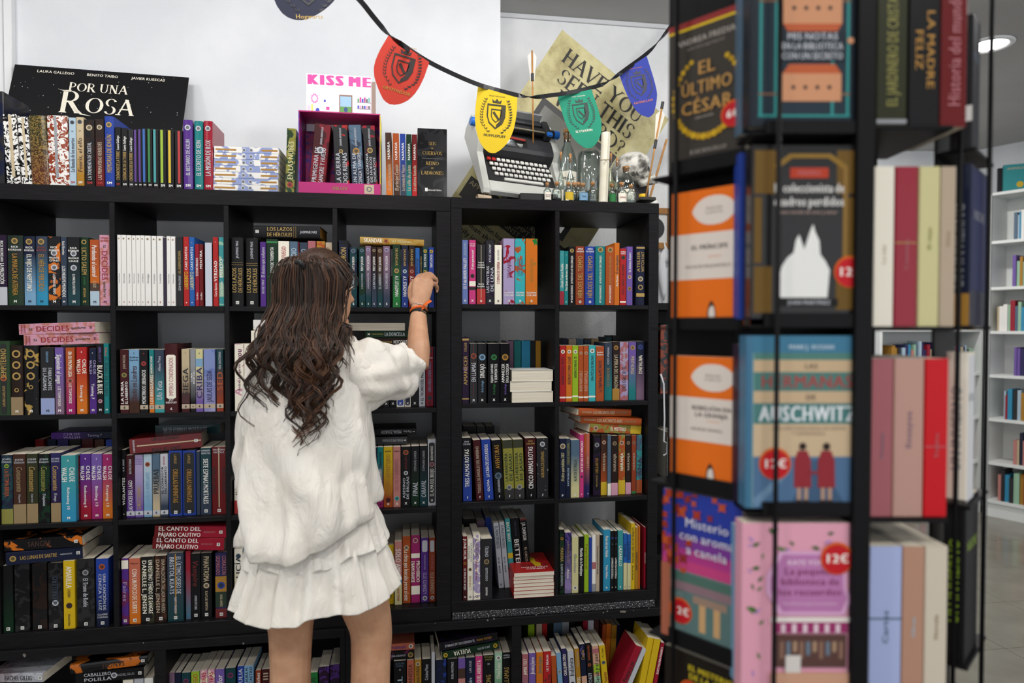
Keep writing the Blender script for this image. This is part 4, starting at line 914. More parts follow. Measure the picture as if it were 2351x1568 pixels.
Z14 = (1030, 1150, .2254)
rows('''
146 192 362;darkred;JUNE HUR;white;g=maroon v t=.64,.96 a=white,.16,.5,EL_PALACIO_ROJO e=ochre,.58 m=white,Q
194 250 386;ivory;LA PRINCESA/DE PAPEL;grey;v t=.6,.95 th=1.1 a=gold,.16,.4,ERIN_WATT e=tan,.5 m=black,Q
253 326 350;lilac;H. HUNTING;mauve;v p=ivory t=.66,.95 a=magenta,.3,.62,Pequeñas_mentiras i m=black,Q
331 448 386;charcoal;TRONO;silver;v t=.7,.88 th=.6 a=silver,.3,.52,DESTROZADO e=tan,.62 a=white,.06,.2,QUINTANA''', *Z14, .006, KALZ[0], G, 'beside the red-covered stack')
rows('''
150 280 185;black;;;p=olivedark sc=60
288 372 205;mauve;;;
376 452 168;royal;CELIA;silver;v t=.7,.95''', *Z14, .18, KALZ[0], G, 'in the back row by the red-covered stack', .14, True)
rows('''
486 540 222;silver;EL PRÍNCIPE ROTO;slate;v t=.6,.95 l=-5 a=slate,.2,.5,erin_watt m=black,Q
546 598 212;silver;EL PALACIO MALVADO;slate;v t=.6,.95 l=-5 a=slate,.2,.5,erin_watt
604 656 178;turquoise;BACK WAY;ivory;v t=.66,.95 l=-5 b=yellow,.42,.5
660 748 175;black;BETTER;white;v l=-5 t=.3,.7 th=1.2 a=slate,.74,.96,CARRIE_LEIGHTON
756 824 178;black;J.R. DAWSON;white;v l=-5 b=darkred,.97,1 t=.68,.94 a=beige,.2,.58,EL_CIRCO_DE_LAS''', *Z14, .1, KALZ[0], G, 'leaning behind the red-covered stack', .14)
z = KALZ[0] + .0003; px = atY(1030 + .2254 * 872, 1376, -.002).x
for i in range(7):
    t = .0126 if i < 6 else .0145; h_ = .205 - rnd.uniform(0, .006)
    b = make_book(t, .148, .208, 'red', '', 'white', ''); bw_ = .148
    # fore-edge to the room: the book's long side runs into the shelf
    b.matrix_world = Matrix.Translation((px + rnd.uniform(-.001, .001), -.004 + (rnd.uniform(-.001, .001) if i < 6 else -.003), z + t / 2)) @ Matrix.Rotation(R(90), 4, 'Y') @ Matrix.Rotation(R(90), 4, 'X') @ Matrix.Translation((0, -bw_ / 2, -.208))
    if i == 6:
        xx = t / 2 + .0003
        # front board faces up: painted cover lettering and a yellow brush stroke
        lettering('CARMEN/MARTÍN GAITE', .011, .1, (xx * -1, .085, .165), (0, 1, 0), (0, 0, 1), mat('white'), b, 'cover_author', .06)
        lettering('CAPERUCITA EN/MANHATTAN', .011, .1, (xx * -1, .085, .135), (0, 1, 0), (0, 0, 1), mat('black'), b, 'cover_title', .06)
        obj('cover_picture', [(-xx - .0002, y_, z_) for y_, z_ in ((.02, .03), (.05, .012), (.075, .03), (.1, .06), (.1, .1), (.115, .12), (.11, .15), (.09, .15), (.085, .12), (.075, .08), (.05, .05))], [tuple(range(11))], mat('yellow'), b)
    od = ('lowest', 'second from the bottom', 'third from the bottom', 'middle', 'third from the top', 'second from the top')[min(i, 5)]
    lab = 'red-covered paperback with yellow brush stroke, topmost of its stack' if i == 6 else f'red-covered paperback showing its cream fore-edge, {od} of the low stack'
    tag(b, lab, 'book', 'red-covered stack in the narrow bookcase'); z += t + .0004
rows('''
1130 1182 292;darkgreen;MARINA;gold;v p=black k t=.5,.72 e=ochre,.86 a=silver,.12,.46,EL_REINO_DE_LOS_MUERTOS
1186 1255 322;indigo;LA MONTAÑA DE FUEGO;tan;v g=lilac p=violet t=.5,.86 i a=ivory,.2,.44,Alice
1258 1326 368;paleyellow;Mazicus del bosque;grey;v p=lime sp=.62 t=.36,.7 i e=white,.09
1328 1382 362;black;Matilda de la Penélope;white;v i t=.3,.8
1384 1430 342;lime;Y si yo fuera así;rust;v t=.4,.84 th=.8
1432 1462 372;royal;;navy;
1464 1502 347;white;;rose;b=grey,0,.14 b=rose,.4,.52
1504 1541 342;beige;Las aventuras de la abeja;slate;v t=.3,.8 th=.8
1543 1574 347;black;;ochre;
1578 1650 292;cyan;Pantu del mar Helado;ivory;v i t=.55,.9 a=ivory,.2,.42,Pablo_Núñez m=white,b
1652 1688 305;black;LA PRINCESA DE ESTRELLA;white;v t=.2,.55 e=royal,.88 a=silver-,.76,.8,LG m=white,b
1690 1722 305;black;LA PRINCESA DE ESTRELLA;white;v t=.2,.55 e=royal,.88 a=silver-,.76,.8,LG m=white,b
1726 1780 300;turquoise;LAZARILLO;ivory;v t=.4,.75 i m=white,b
1783 1820 330;blue;Odisea;navy;v b=paleyellow,0,.48 t=.5,.9 m=royal,o
1823 1859 340;blue;La Odisea;navy;v b=paleyellow,0,.48 t=.5,.9 m=royal,o
1860 1900 228;yellow;LA ÓPERA DE LOS TRES CENTAVOS;brown;v t=.4,.94 th=.9 a=black,.14,.36,Bertolt_Brecht
1902 1934 268;ochre;MAMUTLAND;brown;v t=.3,.6
1936 1952 255;orange;;;
1996 2030 268;crimson;MAMUTLAND;white;v t=.3,.7''', *Z14, .014, KALZ[0], G, 'above the speckled strip')

# ---------------------------------------------------------------- base cabinet
G = 'books in the base cabinet'
Z15 = (0, 1420, .2722)
rows('''
1040 1130 520;ivory;;;
1136 1216 510;silver;LA;grey;v
1222 1298 505;white;DE;grey;v''', *Z15, .03, BZ, G, 'under the fiery spine', .14)
_, z = lying(640, 1218, 440, 530, *Z15, .02, 'black', 'CABALLERO/POLILLA', 'silver', 't=.12,.52 th=1.2 a=grey,.6,.86,RACHEL_GILLIG e=silver,.56 m=white,H,.94', 'black paperback lying under the fiery spine in the base cabinet', G, .15, R(1))
lying(604, 1246, 350, 432, *Z15, .02, 'black', 'SANGRE', 'brown', 'h r k p=orange sc=13 sp=.54 t=.3,.6 m=white,H,.06', 'shrink-wrapped hardback with fiery orange spine lying in the base cabinet', G, .15, R(2.5), R(3), None, True)
lying(-120, 385, 470, 545, *Z15, .0, 'silver', 'RACHEL GILLIG', 'charcoal', 'k g=darkred t=.3,.8 p=grey m=white,H,.95', 'silver-grey shrink-wrapped book lying in the base cabinet', G, .15, 0, R(-8))
rows('''
1426 1478 460;mauve;;;
1480 1532 460;navy;;;
1536 1612 460;darkteal;;plum;e=plum,.86
1618 1688 450;mint;JUEGO;burnt;b=lime,.8,1 t=.7,.96
1692 1756 437;pink;LETRAS;red;t=.7,.96 p=cream
1760 1816 432;pink;LETRAS;red;t=.7,.96 p=cream
1819 1898 430;violet;dor;white;g=royal t=.74,.9 th=1.3 i
1906 1992 420;darkteal;;plum;e=plum,.88
2006 2062 405;royal;JULIA;silver;t=.7,.96
2064 2144 400;sky;LAURA M./CASTRO;navy;t=.7,.98 th=1.2 g=burnt
2160 2206 440;rust;Schez;white;t=.76,.96
2210 2282 430;maroon;III;beige;t=.8,.95''', *Z15, .02, BZ, G, 'by the bare left knee')
Z16 = (700, 1400, .2127)
rows('''
40 146 680;green;LOS;darkgreen;t=.7,.9
156 270 615;darkpurple;;red;p=purple k
276 382 592;darkpurple;;red;p=purple k''', *Z16, .02, BZ, G, 'between the bare knees')
rows('''
962 1100 552;black;LL;paleblue;t=.5,.72 th=1.3 a=steel-,.9,.95,DYLAN/PARIS a=silver-,.8,.86,II
1106 1182 545;coral;VANESSA;brown;t=.5,.92
1186 1263 540;ochre;Michelle DURÁN;brown;t=.5,.88 e=sand,.92
1268 1366 532;black;Cristina Pérez;silver;t=.6,.9 e=violet,.4
1370 1408 460;silver;;slate;
1416 1532 540;navy;;royal;p=royal sp=.6
1540 1654 530;black;O;silver;t=.4,.5 th=1.3 a=silver,.6,.94,ROSA_MARTÍNEZ
1658 1736 525;violet;;;b=brown,.6,.8 b=salmon,0,.6
1740 1840 515;navy;nombre;paleblue;t=.4,.6 i a=silver,.7,.94,LAIA_SOLER
1844 1922 500;hotpink;RAQUEL ARBUETA;ivory;t=.4,.92
1926 2046 490;black;SONG;gold;t=.4,.62 th=1.4 a=silver-,.8,.86,III a=olive-,.92,.96,DYLAN/PARIS
2052 2136 462;mint;Olivia Luna;ivory;g=green t=.5,.8 e=white,.9
2140 2222 460;black;LLAMAS;gold;t=.4,.72 th=1.2 a=silver-,.9,.95,NEREA/LLANES''', *Z16, .02, BZ, G, 'by the bare right knee')
lying(880, 1180, 445, 545, *Z16, .03, 'black', 'UNA CORONA DE', 'silver', 'v p=plum sp=.58 t=.3,.8 e=gold,.12', 'black floral paperback lying beside the right knee', G, .14, 0, 0, None, False)
lying(862, 1186, 365, 440, *Z16, .03, 'coral', 'Fredemund', 'purple', 'v i t=.3,.8 e=ivory,.12', 'coral paperback lying on the black floral one by the right knee', G, .13)
lying(1482, 2100, 400, 475, *Z16, .02, 'darkgreen', 'VUELVA', 'ivory', 'v t=.2,.5 th=1.1 a=silver,.62,.84,JAIR_G._DE_HITA e=yellow,.06 e=yellow,.94', 'dark green paperback lying beneath the black one near the wide gap', G, .15, R(5), R(4), None, True)
lying(1450, 2086, 300, 390, *Z16, .02, 'black', 'EL REINADO DE LAS SOMBRAS', 'silver', 'p=darkpurple t=.4,.9 a=ochre,.1,.36,ABIGAIL_OWEN', 'black paperback with gold lettering lying on the dark green one', G, .15, R(5), R(4), None, True)
Z17 = (1150, 1380, .1744)
rows('''
282 366 700;rose;JAMIE TEST;ivory;g=mauve t=.6,.92 th=.9
374 463 685;violet;Jessica Joyce;ivory;p=mint sp=.68 t=.6,.92 i
471 560 675;orange;Jessica Joyce;teal;p=teal sp=.7 t=.6,.92 i
564 668 662;red;LA/DEL FIN;charcoal;t=.3,.56 th=1.3 a=white,.62,.94,LILY_BRAUN
676 742 720;burnt;;brown;t=.6,.9 l=-2
752 816 680;sky;;navy;e=sand,.62 l=-4
824 888 625;indigo;CUALQUIER OTRO;ivory;t=.5,.9 th=1.1 l=-4
902 984 655;silver;Indómita;charcoal;i t=.5,.86 th=1.2 e=slate,.36 l=-4
994 1056 625;ochre;EN 2 FOTOS;ivory;t=.1,.46 th=1.2 a=beige,.66,.94,Manon_Geneva l=-4
1062 1132 565;navy;Cuando;gold;p=violet sp=.62 b=peach,.1,.44 t=.72,.9 i l=-4
1140 1212 550;black;DE BLETCHLEY;silver;t=.1,.48 th=1.1 e=burnt,.62 a=burnt,.7,.96,BURNED_BARS l=-4
1228 1312 590;peach;Sarah y el pan;olivedark;b=rose,.86,.95 b=lime,.5,.66 b=mint,.3,.44 t=.3,.85 i l=-4
1330 1408 580;yellow;Mary Poppins;rust;t=.1,.5 i th=1.1 a=brown,.78,.95,P._L._Travers e=steel,.68 l=-6''', *Z17, .0, BZ, G, 'in the bay of leaning books')
rows('''
1650 1740 560;crimson;Poetas y yo;black;i t=.3,.7 l=24
1748 1806 590;silver;;grey;l=24
1868 1950 480;yellow;;brown;l=11 t=.5,.9
1954 2044 500;yellow;;brown;l=11 t=.5,.9
2050 2100 545;crimson;CARMEN MARTÍN GAITE;white;l=11 v t=.4,.92''', *Z17, -.004, BZ, G, 'leaning against the rack side')
rows('''
362 446 290;lime;;;
472 546 300;beige;;;
549 614 285;red;;black;
617 692 290;black;;;
696 806 280;steel;;;
809 900 270;grey;;black;e=black,.9
904 975 275;black;;;
1085 1145 255;crimson;;;
1150 1225 250;silver;;;
1230 1290 255;maroon;;;
1310 1358 310;burnt;;;l=3
1362 1424 298;orange;;;l=3
1430 1500 318;ochre;;;l=3
1506 1560 315;navy;;;l=2''', *Z17, .17, BZ, G, 'in the shaded back row', .13, True)
# set-back dark bookcase: the few spines that show
Y0 = .40
rows('''
1516 1536 745;charcoal;;;p=rust k
1538 1574 742;teal;;gold;e=burnt,.6 m=white,b
1575 1588 750;violet;;;''', 0, 0, 1., Y0, 1.14, 'books in the set-back bookcase', 'on the set-back shelf', .15)
rows('''
1532 1540 992;ivory;;;b=rust,.9,1
1541 1556 990;ivory;Harry;black;b=slate,0,.12 b=slate,.93,1 i t=.3,.85''', 0, 0, 1., Y0, .77, 'books in the set-back bookcase', 'low on the set-back shelf', .15)
tag(STUFF.build('back_row_books', None, None, mats=[PAGES] + [spine_mat(c) for c in STUFFM]), 'dim second rows of mixed books standing behind the front rows', 'books', kind='stuff')
finish_labels()

# ================================================================ things on top of the bookcases
def frame_mx(o, ux, uy):
    """matrix whose local X, Z run along ux, uy (local Y points away from the room)"""
    ux = Vector(ux).normalized(); uy = (Vector(uy) - ux * Vector(uy).dot(ux)).normalized(); n = uy.cross(ux)
    m = Matrix((ux, n, uy)).transposed().to_4x4(); m.translation = Vector(o); return m
LX, LZ = Vector((1, 0, 0)), Vector((0, 0, 1))
# --- black rose poster leaning against the wall
tl = atY(34.5, 149.5, .40); tr = atY(434, 179, .40); W_ = tr.x - tl.x
bl = Vector((tl.x - .012, .235, LEFTTOP + .001)); up = tl - bl; H_ = up.length
pmx = Matrix(((tr - tl).normalized(), (up.normalized()).cross((tr - tl).normalized()), up.normalized())).transposed().to_4x4(); pmx.translation = bl
star = bpy.data.materials.new('starry_black_card'); star.use_nodes = True; t_ = NT(star)
tc_ = t_.n('ShaderNodeTexCoord'); vo = t_.n('ShaderNodeTexVoronoi', Scale=46.); t_.l(tc_.outputs['Object'], vo.inputs['Vector'])
t_.l(t_.ramp(vo.outputs['Distance'], [(.05, 'b8b8bc'), (.09, '131316')]), t_.b.inputs['Base Color']); t_.b.inputs['Roughness'].default_value = .22
po = MB().box(0, W_, -.002, .002, 0, H_, bev=.0005).build('rose_poster', star); po.matrix_world = pmx
def pt(s, u, v, h, mw, fn=None, c='ivory', b=.05): return lettering(s, h, mw, (W_ * u, -.0028, H_ - v), LX, LZ, mat(c, .4), po, 'poster_lettering', b, fn=fn)
for s, u in (('LAURA GALLEGO', .235), ('BENITO TAIBO', .5), ('JAVIER RUESCAS', .765)): pt(s, u, .022, .0105, .13)
pt('POR UNA', .49, .079, .037, .26, serif2d); v_, f_, w_ = serif2d('OSA')
pt('OSA', .57, .153, .068, .25, serif2d); pt('R', .35, .143, .095, .11, serif2d)
MB().tube([(W_ * .375, -.0028, H_ - .165), (W_ * .42, -.0028, H_ - .192), (W_ * .47, -.0028, H_ - .198)], [.006, .008, .002], 6, flat=.1).build('poster_swash', mat('ivory', .4), po)
MB().tube([(W_ * .265, -.0028, H_ - .092), (W_ * .3, -.0028, H_ - .098), (W_ * .345, -.0028, H_ - .098)], [.001, .005, .003], 6, flat=.1).build('poster_swash', mat('ivory', .4), po)
tag(po, 'large black poster with ivory rose title leaning behind the books', 'poster')
# --- magenta display box with its header card
MAG = mat('b0126c', .5); INM = spine_mat('magenta', None, 'purple', 0, 46, 3)
xa, xb = atY(685, 360, .012).x, atY(873, 360, .012).x; zt = atY(780, 258, .012).z; lip = atY(780, 421, .012).z; DB = .15
e = empty('display_box', (xa, .012, LEFTTOP + .0004)); ww = xb - xa; hh = zt - LEFTTOP; lp = lip - LEFTTOP; k = .004
bx('back', INM, e, 0, ww, DB - k, DB, 0, hh, 0); bx('roof', MAG, e, 0, ww, 0, DB - k, hh - k, hh, 0); bx('floor_board', MAG, e, 0, ww, 0, DB - k, 0, k, 0)
s1 = MB().box(0, k * .4, 0, DB - k, k, hh - k).build('side_wall', mat('4a3aa8', .5), e); MB().box(k * .4, k, 0, DB - k, k, hh - k).build('side_lining', INM, s1)
s2 = MB().box(ww - k * .4, ww, 0, DB - k, k, hh - k).build('side_wall', mat('f0e020', .5), e); MB().box(ww - k, ww - k * .4, 0.0005, DB - k, k, hh - k).build('side_lining', INM, s2)
bx('front_lip', MAG, e, 0, ww, -.003, 0, 0, lp, .0006)
lettering('iNLOV', .012, .05, (ww * .5, -.0036, lp * .5), LX, LZ, mat('olive'), e, 'brand_lettering', .06)
bx('sticker', mat('b8a88e', .6), e, ww * .8, ww * .92, -.0036, -.003, lp * .08, lp * .92, 0)
MB().lathe([(.006, 0), (.009, 0)], 12, caps=False, mx=Matrix.Translation((ww * .86, -.0039, lp * .5)) @ Matrix.Rotation(R(90), 4, 'X')).build('sticker_seal', mat('556', .6) if False else mat('555566', .6), e)
hx0, hx1 = atY(703, 220, .16).x - xa, atY(853, 220, .16).x - xa; hz0, hz1 = hh, atY(780, 174, .16).z - LEFTTOP
hc = bx('header_card', mat('e9e7ee', .5), e, hx0, hx1, DB - .006, DB - .003, hz0 - .03, hz1, 0); hw = hx1 - hx0; hyt = DB - .0066
lettering('KISS ME', .034, hw * .99, (hx0 + hw * .5, hyt, hz1 - .021), LX, LZ, mat('e0409f', .5), e, 'header_lettering', .3, squeeze=1.3)
def dec(poly, c, n='header_motif', dy=0.): obj(n, [(hx0 + hw * a, hyt - dy, hz0 + (hz1 - hz0) * b) for a, b in poly], [tuple(range(len(poly)))], mat(c, .5), e)
def rc(a, b, c, d): return [(a, b), (c, b), (c, d), (a, d)]
def ci(a, b, r, n=12): return [(a + r * math.cos(6.283 * i / n), b + r * 1.75 * math.sin(6.283 * i / n)) for i in range(n)]
for a in range(10): dec(ci(.125 + .045 * math.cos(a * .628), .5 + .08 * math.sin(a * .628), .014, 6), 'e88ac6')
dec(rc(.25, .24, .4, .58), 'f7f5fa'); dec(rc(.3, .28, .35, .34), 'e0409f', dy=.0003); dec(ci(.28, .46, .016), '3a48c0', dy=.0003); dec(rc(.5, .2, .7, .6), '8a6a5a'); dec(rc(.515, .23, .685, .57), '9cc6ea', dy=.0003); dec(rc(.515, .23, .685, .36), '5fa04a', dy=.0006); dec(ci(.6, .3, .03), '2f4a8a', dy=.0009)
for i, c in enumerate(('5fa05a', 'e0409f', '3a48c0', 'b03a8a', '5a5a60', '6fc0b0')): dec(rc(.78 + .033 * i, .47, .805 + .033 * i, .54 + .03 * (i % 2)), c); dec(rc(.78 + .033 * i, .34, .805 + .033 * i, .4), ('3a48c0', 'e8a0c0', '5a5a60')[i % 3])
dec(rc(.77, .455, .985, .467), 'a8a0a8'); dec(rc(.77, .325, .985, .337), 'a8a0a8'); dec(rc(.02, .1, .06, .36), 'd8d0e8'); dec(rc(.075, .12, .1, .38), 'e8e060'); dec(ci(.17, .26, .03, 8), '3a48c0'); dec(rc(.12, 0, .4, .16), 'fbfaf6'); dec(rc(.42, .05, .46, .14), '3a60c0'); dec(rc(.55, .02, .66, .1), 'e8c0d0')
bx('header_side', mat('9a8478', .6), e, hx1, hx1 + .014, DB - .012, DB - .003, hz0, hz1 - .02, 0)
tag(e, 'magenta cardboard display box with pink-lettered header card on the wide bookcase', 'display box')
rows('''
950 1102 512;maroon;PRIMIGENIA DE/SANGRE Y HUESO;silver;g=darkred p=crimson sp=.56 sc=14 t=.14,.66 th=1.1 a=silver,.7,.96,JENNIFER_ARMENTROUT e=silver,.62,1.2 m=white,X l=6
1160 1298 520;charcoal;LA GUERRA/DOS REINAS;silver;p=red sp=.6 sc=14 t=.14,.6 th=1.2 a=silver,.7,.96,JENNIFER_ARMENTROUT m=white,X l=-2 e=gold,.62,.7
1314 1430 518;slate;UN ALMA DE/CENIZA Y SANGRE;silver;p=steel sc=14 t=.14,.6 th=1.1 a=silver,.7,.96,JENNIFER_ARMENTROUT m=white,X l=-3 e=ochre,.62,1.2
1443 1560 525;charcoal;UNA CORONA/DE HUESOS/DORADOS;silver;p=crimson sp=.58 sc=14 t=.12,.6 th=1.2 a=silver,.7,.96,JENNIFER_ARMENTROUT m=white,X l=-3 e=gold,.64''', *ZB, .03, LEFTTOP + .0046, 'books leaning in the magenta display box', 'inside the magenta box', .11)
finish_labels()

# --- ribbon and pennants
rb = [(792, -34, -.62), (830, 6, -.56), (862, 46, -.5), (895, 82, -.44), (940, 115, -.38), (985, 143, -.31), (1040, 170, -.22), (1097, 194, -.14), (1145, 208, -.1), (1190, 219, -.05), (1215, 222, -.03), (1240, 222, 0), (1268, 218, .03), (1300, 214, .06), (1357, 201, .1), (1385, 192, .13), (1412, 176, .16), (1445, 152, .2), (1485, 122, .25), (1515, 90, .3), (1550, 48, .36), (1590, 4, .42)]
pts = [atY(*q) for q in rb]; fine = []
for i in range(len(pts) - 1):
    for j in range(4):
        a, b_, c, d = pts[max(i - 1, 0)], pts[i], pts[i + 1], pts[min(i + 2, len(pts) - 1)]; t = j / 4
        fine.append(.5 * ((2 * b_) + (-a + c) * t + (2 * a - 5 * b_ + 4 * c - d) * t * t + (-a + 3 * b_ - 3 * c + d) * t ** 3))
mb = MB(); hwid = .0075; rings = []
tw = {i: 0 for i in range(len(fine))}
for i, p in enumerate(fine):
    tg = (fine[min(i + 1, len(fine) - 1)] - fine[max(i - 1, 0)]).normalized(); n_ = Vector((0, -1, 0)); n_ = (n_ - tg * n_.dot(tg)).normalized(); w = tg.cross(n_).normalized()
    ph = i / 4
    a = 0.
    for c0, r_ in ((10.2, 1.2), (15.6, .9), (18.8, .8), (3.2, .6)): a += math.pi * max(0, min(1, (ph - c0 + r_) / (2 * r_)))
    ww_ = w * math.cos(a) + n_ * math.sin(a); nn = n_ * math.cos(a) - w * math.sin(a)
    rings.append([p + ww_ * hwid + nn * .0006, p + ww_ * hwid - nn * .0006, p - ww_ * hwid - nn * .0006, p - ww_ * hwid + nn * .0006])
mb.loft(rings); tag(mb.build('bunting_ribbon', mat('17171b', .3), None), 'black satin ribbon with twists strung across carrying the pennants', 'ribbon')
def pennant(poly, Y, c, ink, word, wc, label, tilt, ctr, slant=0.):
    P = [atY(x, y, Y + slant * (x - ctr[0]) / 100) for x, y in poly]; cx = sum((p for p in P), Vector()) / len(P)
    # round the outline, keep the two top corners sharp
    Q = []
    n = len(P)
    for i in range(n):
        if i in (0, 1): Q.append(P[i]); continue
        a, b_, d = P[i - 1], P[i], P[(i + 1) % n]; Q += [b_ + (a - b_) * .3, b_ + (a - b_) * .12 + (d - b_) * .12, b_ + (d - b_) * .3]
    nv = len(Q); th = Vector((0, .0007, 0)); V = [q for q in Q] + [q + th for q in Q]
    o = obj('pennant', V, [tuple(range(nv)), tuple(range(2 * nv - 1, nv - 1, -1))] + [(i, (i + 1) % nv, nv + (i + 1) % nv, nv + i) for i in range(nv)], noisy('pennant_card', c, c, 4, .75))
    up_ = Vector((math.sin(tilt), 0, math.cos(tilt))); rt_ = Vector((math.cos(tilt), 0, -math.sin(tilt))); s = (P[1] - P[0]).length; C = atY(*ctr, Y) + Vector((0, -.0012, 0))
    if slant: rt_ = (P[1] - P[0]); rt_ = Vector((rt_.x * .0 + math.cos(tilt), slant * FPX / 100 / 2.3 * .0, -math.sin(tilt)))
    im = mat(ink, .5)
    def yoff(u): return 0.
    def shp(pl, y=.0): return [C + rt_ * (a * s) + up_ * (b * s) + Vector((0, -y, 0)) for a, b in pl]
    sh = [(-.23, .3), (.23, .3), (.23, .0), (.17, -.17), (0, -.31), (-.17, -.17), (-.23, .0)]; si = [(a * .87, b * .87) for a, b in sh]; s2 = [(a * .55, b * .55 + .02) for a, b in sh]; s3 = [(a * .46, b * .46 + .02) for a, b in sh]
    obj('crest_outline', shp(sh) + shp(si), [(i, (i + 1) % 7, 7 + (i + 1) % 7, 7 + i) for i in range(7)], im, o)
    obj('crest_inner', shp(s2) + shp(s3), [(i, (i + 1) % 7, 7 + (i + 1) % 7, 7 + i) for i in range(7)], im, o)
    obj('crest_band', shp([(-.09, .09), (-.05, .13), (.09, -.05), (.06, -.09)]), [(0, 1, 2, 3)], im, o); obj('crest_shade', shp([(.12, .25), (.2, .25), (.2, .0), (.14, -.15), (.02, -.26), (.02, -.2), (.1, -.1)]), [tuple(range(7))], im, o)
    obj('crest_crown', shp([(-.1, .33), (-.12, .42), (-.05, .37), (0, .44), (.05, .37), (.12, .42), (.1, .33)]), [tuple(range(7))], im, o)
    L = MB()
    for sd in (-1, 1):
        for q in range(13):
            ang = q / 12; bx_, by_ = sd * (.25 + .09 * math.sin(ang * 3.1)) * (1 if ang > .2 else .6 + ang * 2), -.4 + .78 * ang
            for k2 in (-1, 1):
                dx, dy = .07 * (sd * .4 + .6 * k2 * sd), .055; pl = [(bx_, by_), (bx_ + dx * .35 - dy * .3, by_ + dy * .7), (bx_ + dx, by_ + dy), (bx_ + dx * .7 + dy * .1, by_ + dy * .25)]
                L.add(shp(pl), [(0, 1, 2, 3)])
    L.build('crest_leaves', im, o)
    lettering(word, s * .062, s * .62, C + up_ * (-.47 * s), rt_, up_, mat(wc, .5), o, 'pennant_lettering', .08)
    lettering('MAGIA Y HECHICERÍA', s * .026, s * .6, C + up_ * (.5 * s), rt_, up_, mat(wc, .5), o, 'pennant_lettering', .05)
    tag(o, label, 'pennant', 'pennants on the black ribbon')
pennant([(892, 80), (985, 143), (969, 190), (945, 226), (914, 242), (884, 238), (867, 204), (855, 165), (864, 128)], -.38, 'b92c18', '1c0f0c', 'GRYFFINDOR', 'ochre', 'orange-red pennant with black crest hanging from the ribbon', R(14), (922, 160))
pennant([(1097, 198), (1187, 224), (1186, 265), (1176, 310), (1156, 340), (1129, 356), (1104, 335), (1092, 300), (1089, 262)], -.12, 'd9b80e', '2a2408', 'HUFFLEPUFF', 'olivedark', 'yellow pennant with black crest hanging in front of the typewriter', R(4), (1138, 268))
pennant([(1280, 222), (1357, 205), (1377, 262), (1382, 296), (1373, 326), (1352, 345), (1322, 327), (1300, 293)], .08, '128a6c', '0c2a22', 'SLYTHERIN', 'ivory', 'green pennant with black crest hanging above the glass jar', R(-10), (1334, 262))
pennant([(1421, 170), (1484, 128), (1506, 198), (1509, 226), (1498, 272), (1467, 263), (1449, 238), (1433, 205)], .21, '2b3a98', '0d1030', 'RAVENCLAW', 'coral', 'blue pennant with black crest hanging nearest the rotating rack', R(-14), (1468, 196))
pennant([(622, -16), (780, -18), (764, 6), (738, 28), (702, 47), (668, 46), (640, 26)], -.42, '151a33', '0a0c18', 'Hogwarts', 'gold', 'dark navy pennant cut by the ceiling line with gold lettering', R(-4), (704, -34))
o = [q for q in bpy.data.objects if q.name.startswith('pennant')][-1]

# --- parchment photo board with a cut-out window, standing on its corner
PY = .423; O = atY(1290, 68, PY); U = (atY(1290 + .767 * 320, 68 + .642 * 320, PY) - O) / 320; Vv = (atY(1290 - .55 * 530, 68 + .835 * 530, PY) - O) / 530
def pp(u, v, dy=0.): return O + U * u + Vv * v + Vector((0, dy, 0))
parch = bpy.data.materials.new('stained_parchment'); parch.use_nodes = True; t_ = NT(parch); tc_ = t_.n('ShaderNodeTexCoord'); nz_ = t_.n('ShaderNodeTexNoise', Scale=7., Detail=8., Roughness=.65); t_.l(tc_.outputs['Object'], nz_.inputs['Vector'])
t_.l(t_.ramp(nz_.outputs[0], [(.3, '7d6f3e'), (.5, 'b5ab78'), (.7, 'c9c294')]), t_.b.inputs['Base Color']); t_.b.inputs['Roughness'].default_value = .5
def board(us, vs, name, m, par=None, y0=0., y1=.004):
    q = MB()
    for a, b_, c, d in [(us[0], us[1], vs[0], vs[1])]:
        vv = [pp(x, y, w) for w in (y0, y1) for x, y in ((a, c), (b_, c), (b_, d), (a, d))]
        q.add(vv, [(0, 1, 2, 3), (7, 6, 5, 4), (0, 4, 5, 1), (1, 5, 6, 2), (2, 6, 7, 3), (3, 7, 4, 0)])
    return q.build(name, m, par)
mb = MB()
for a, b_, c, d in ((0, 320, 0, 150), (0, 50, 150, 385), (262, 320, 150, 385), (0, 320, 385, 525)):
    vv = [pp(x, y, w) for w in (0, .004) for x, y in ((a, c), (b_, c), (b_, d), (a, d))]; mb.add(vv, [(0, 1, 2, 3), (7, 6, 5, 4), (0, 4, 5, 1), (1, 5, 6, 2), (2, 6, 7, 3), (3, 7, 4, 0)])
pb_ = mb.build('parchment_board', parch)
for us, vs in (((48, 264), (150, 163)), ((48, 264), (374, 387)), ((48, 61), (163, 374)), ((251, 264), (163, 374))): board(us, vs, 'window_border', mat('151413', .5), pb_, -.0008, .0)
inkb = mat('17130e', .6); su = U.length
def pl(s, u, v, h, mw, fn=serif2d, c=inkb): lettering(s, h * su, mw * su, pp(u, v, -.0012), U.normalized(), (Vv * -1).normalized(), c, pb_, 'board_lettering', .05, fn=fn)
pl('HAVE YOU', 150, 40, 36, 272); pl('SEEN THIS', 158, 84, 36, 280); pl('WIZARD?', 170, 128, 36, 280)
board((10, 310), (396, 448), 'dark_stripe', mat('1d1a15', .6), pb_, -.0006, 0)
pl('APPROACH WITH EXTREME CAUTION', 160, 408, 11, 290, None, mat('8a8060', .6)); pl('DO NOT ATTEMPT TO USE', 150, 423, 11, 240, None, mat('8a8060', .6)); pl('MAGIC AGAINST THIS MAN', 150, 438, 11, 240, None, mat('8a8060', .6))
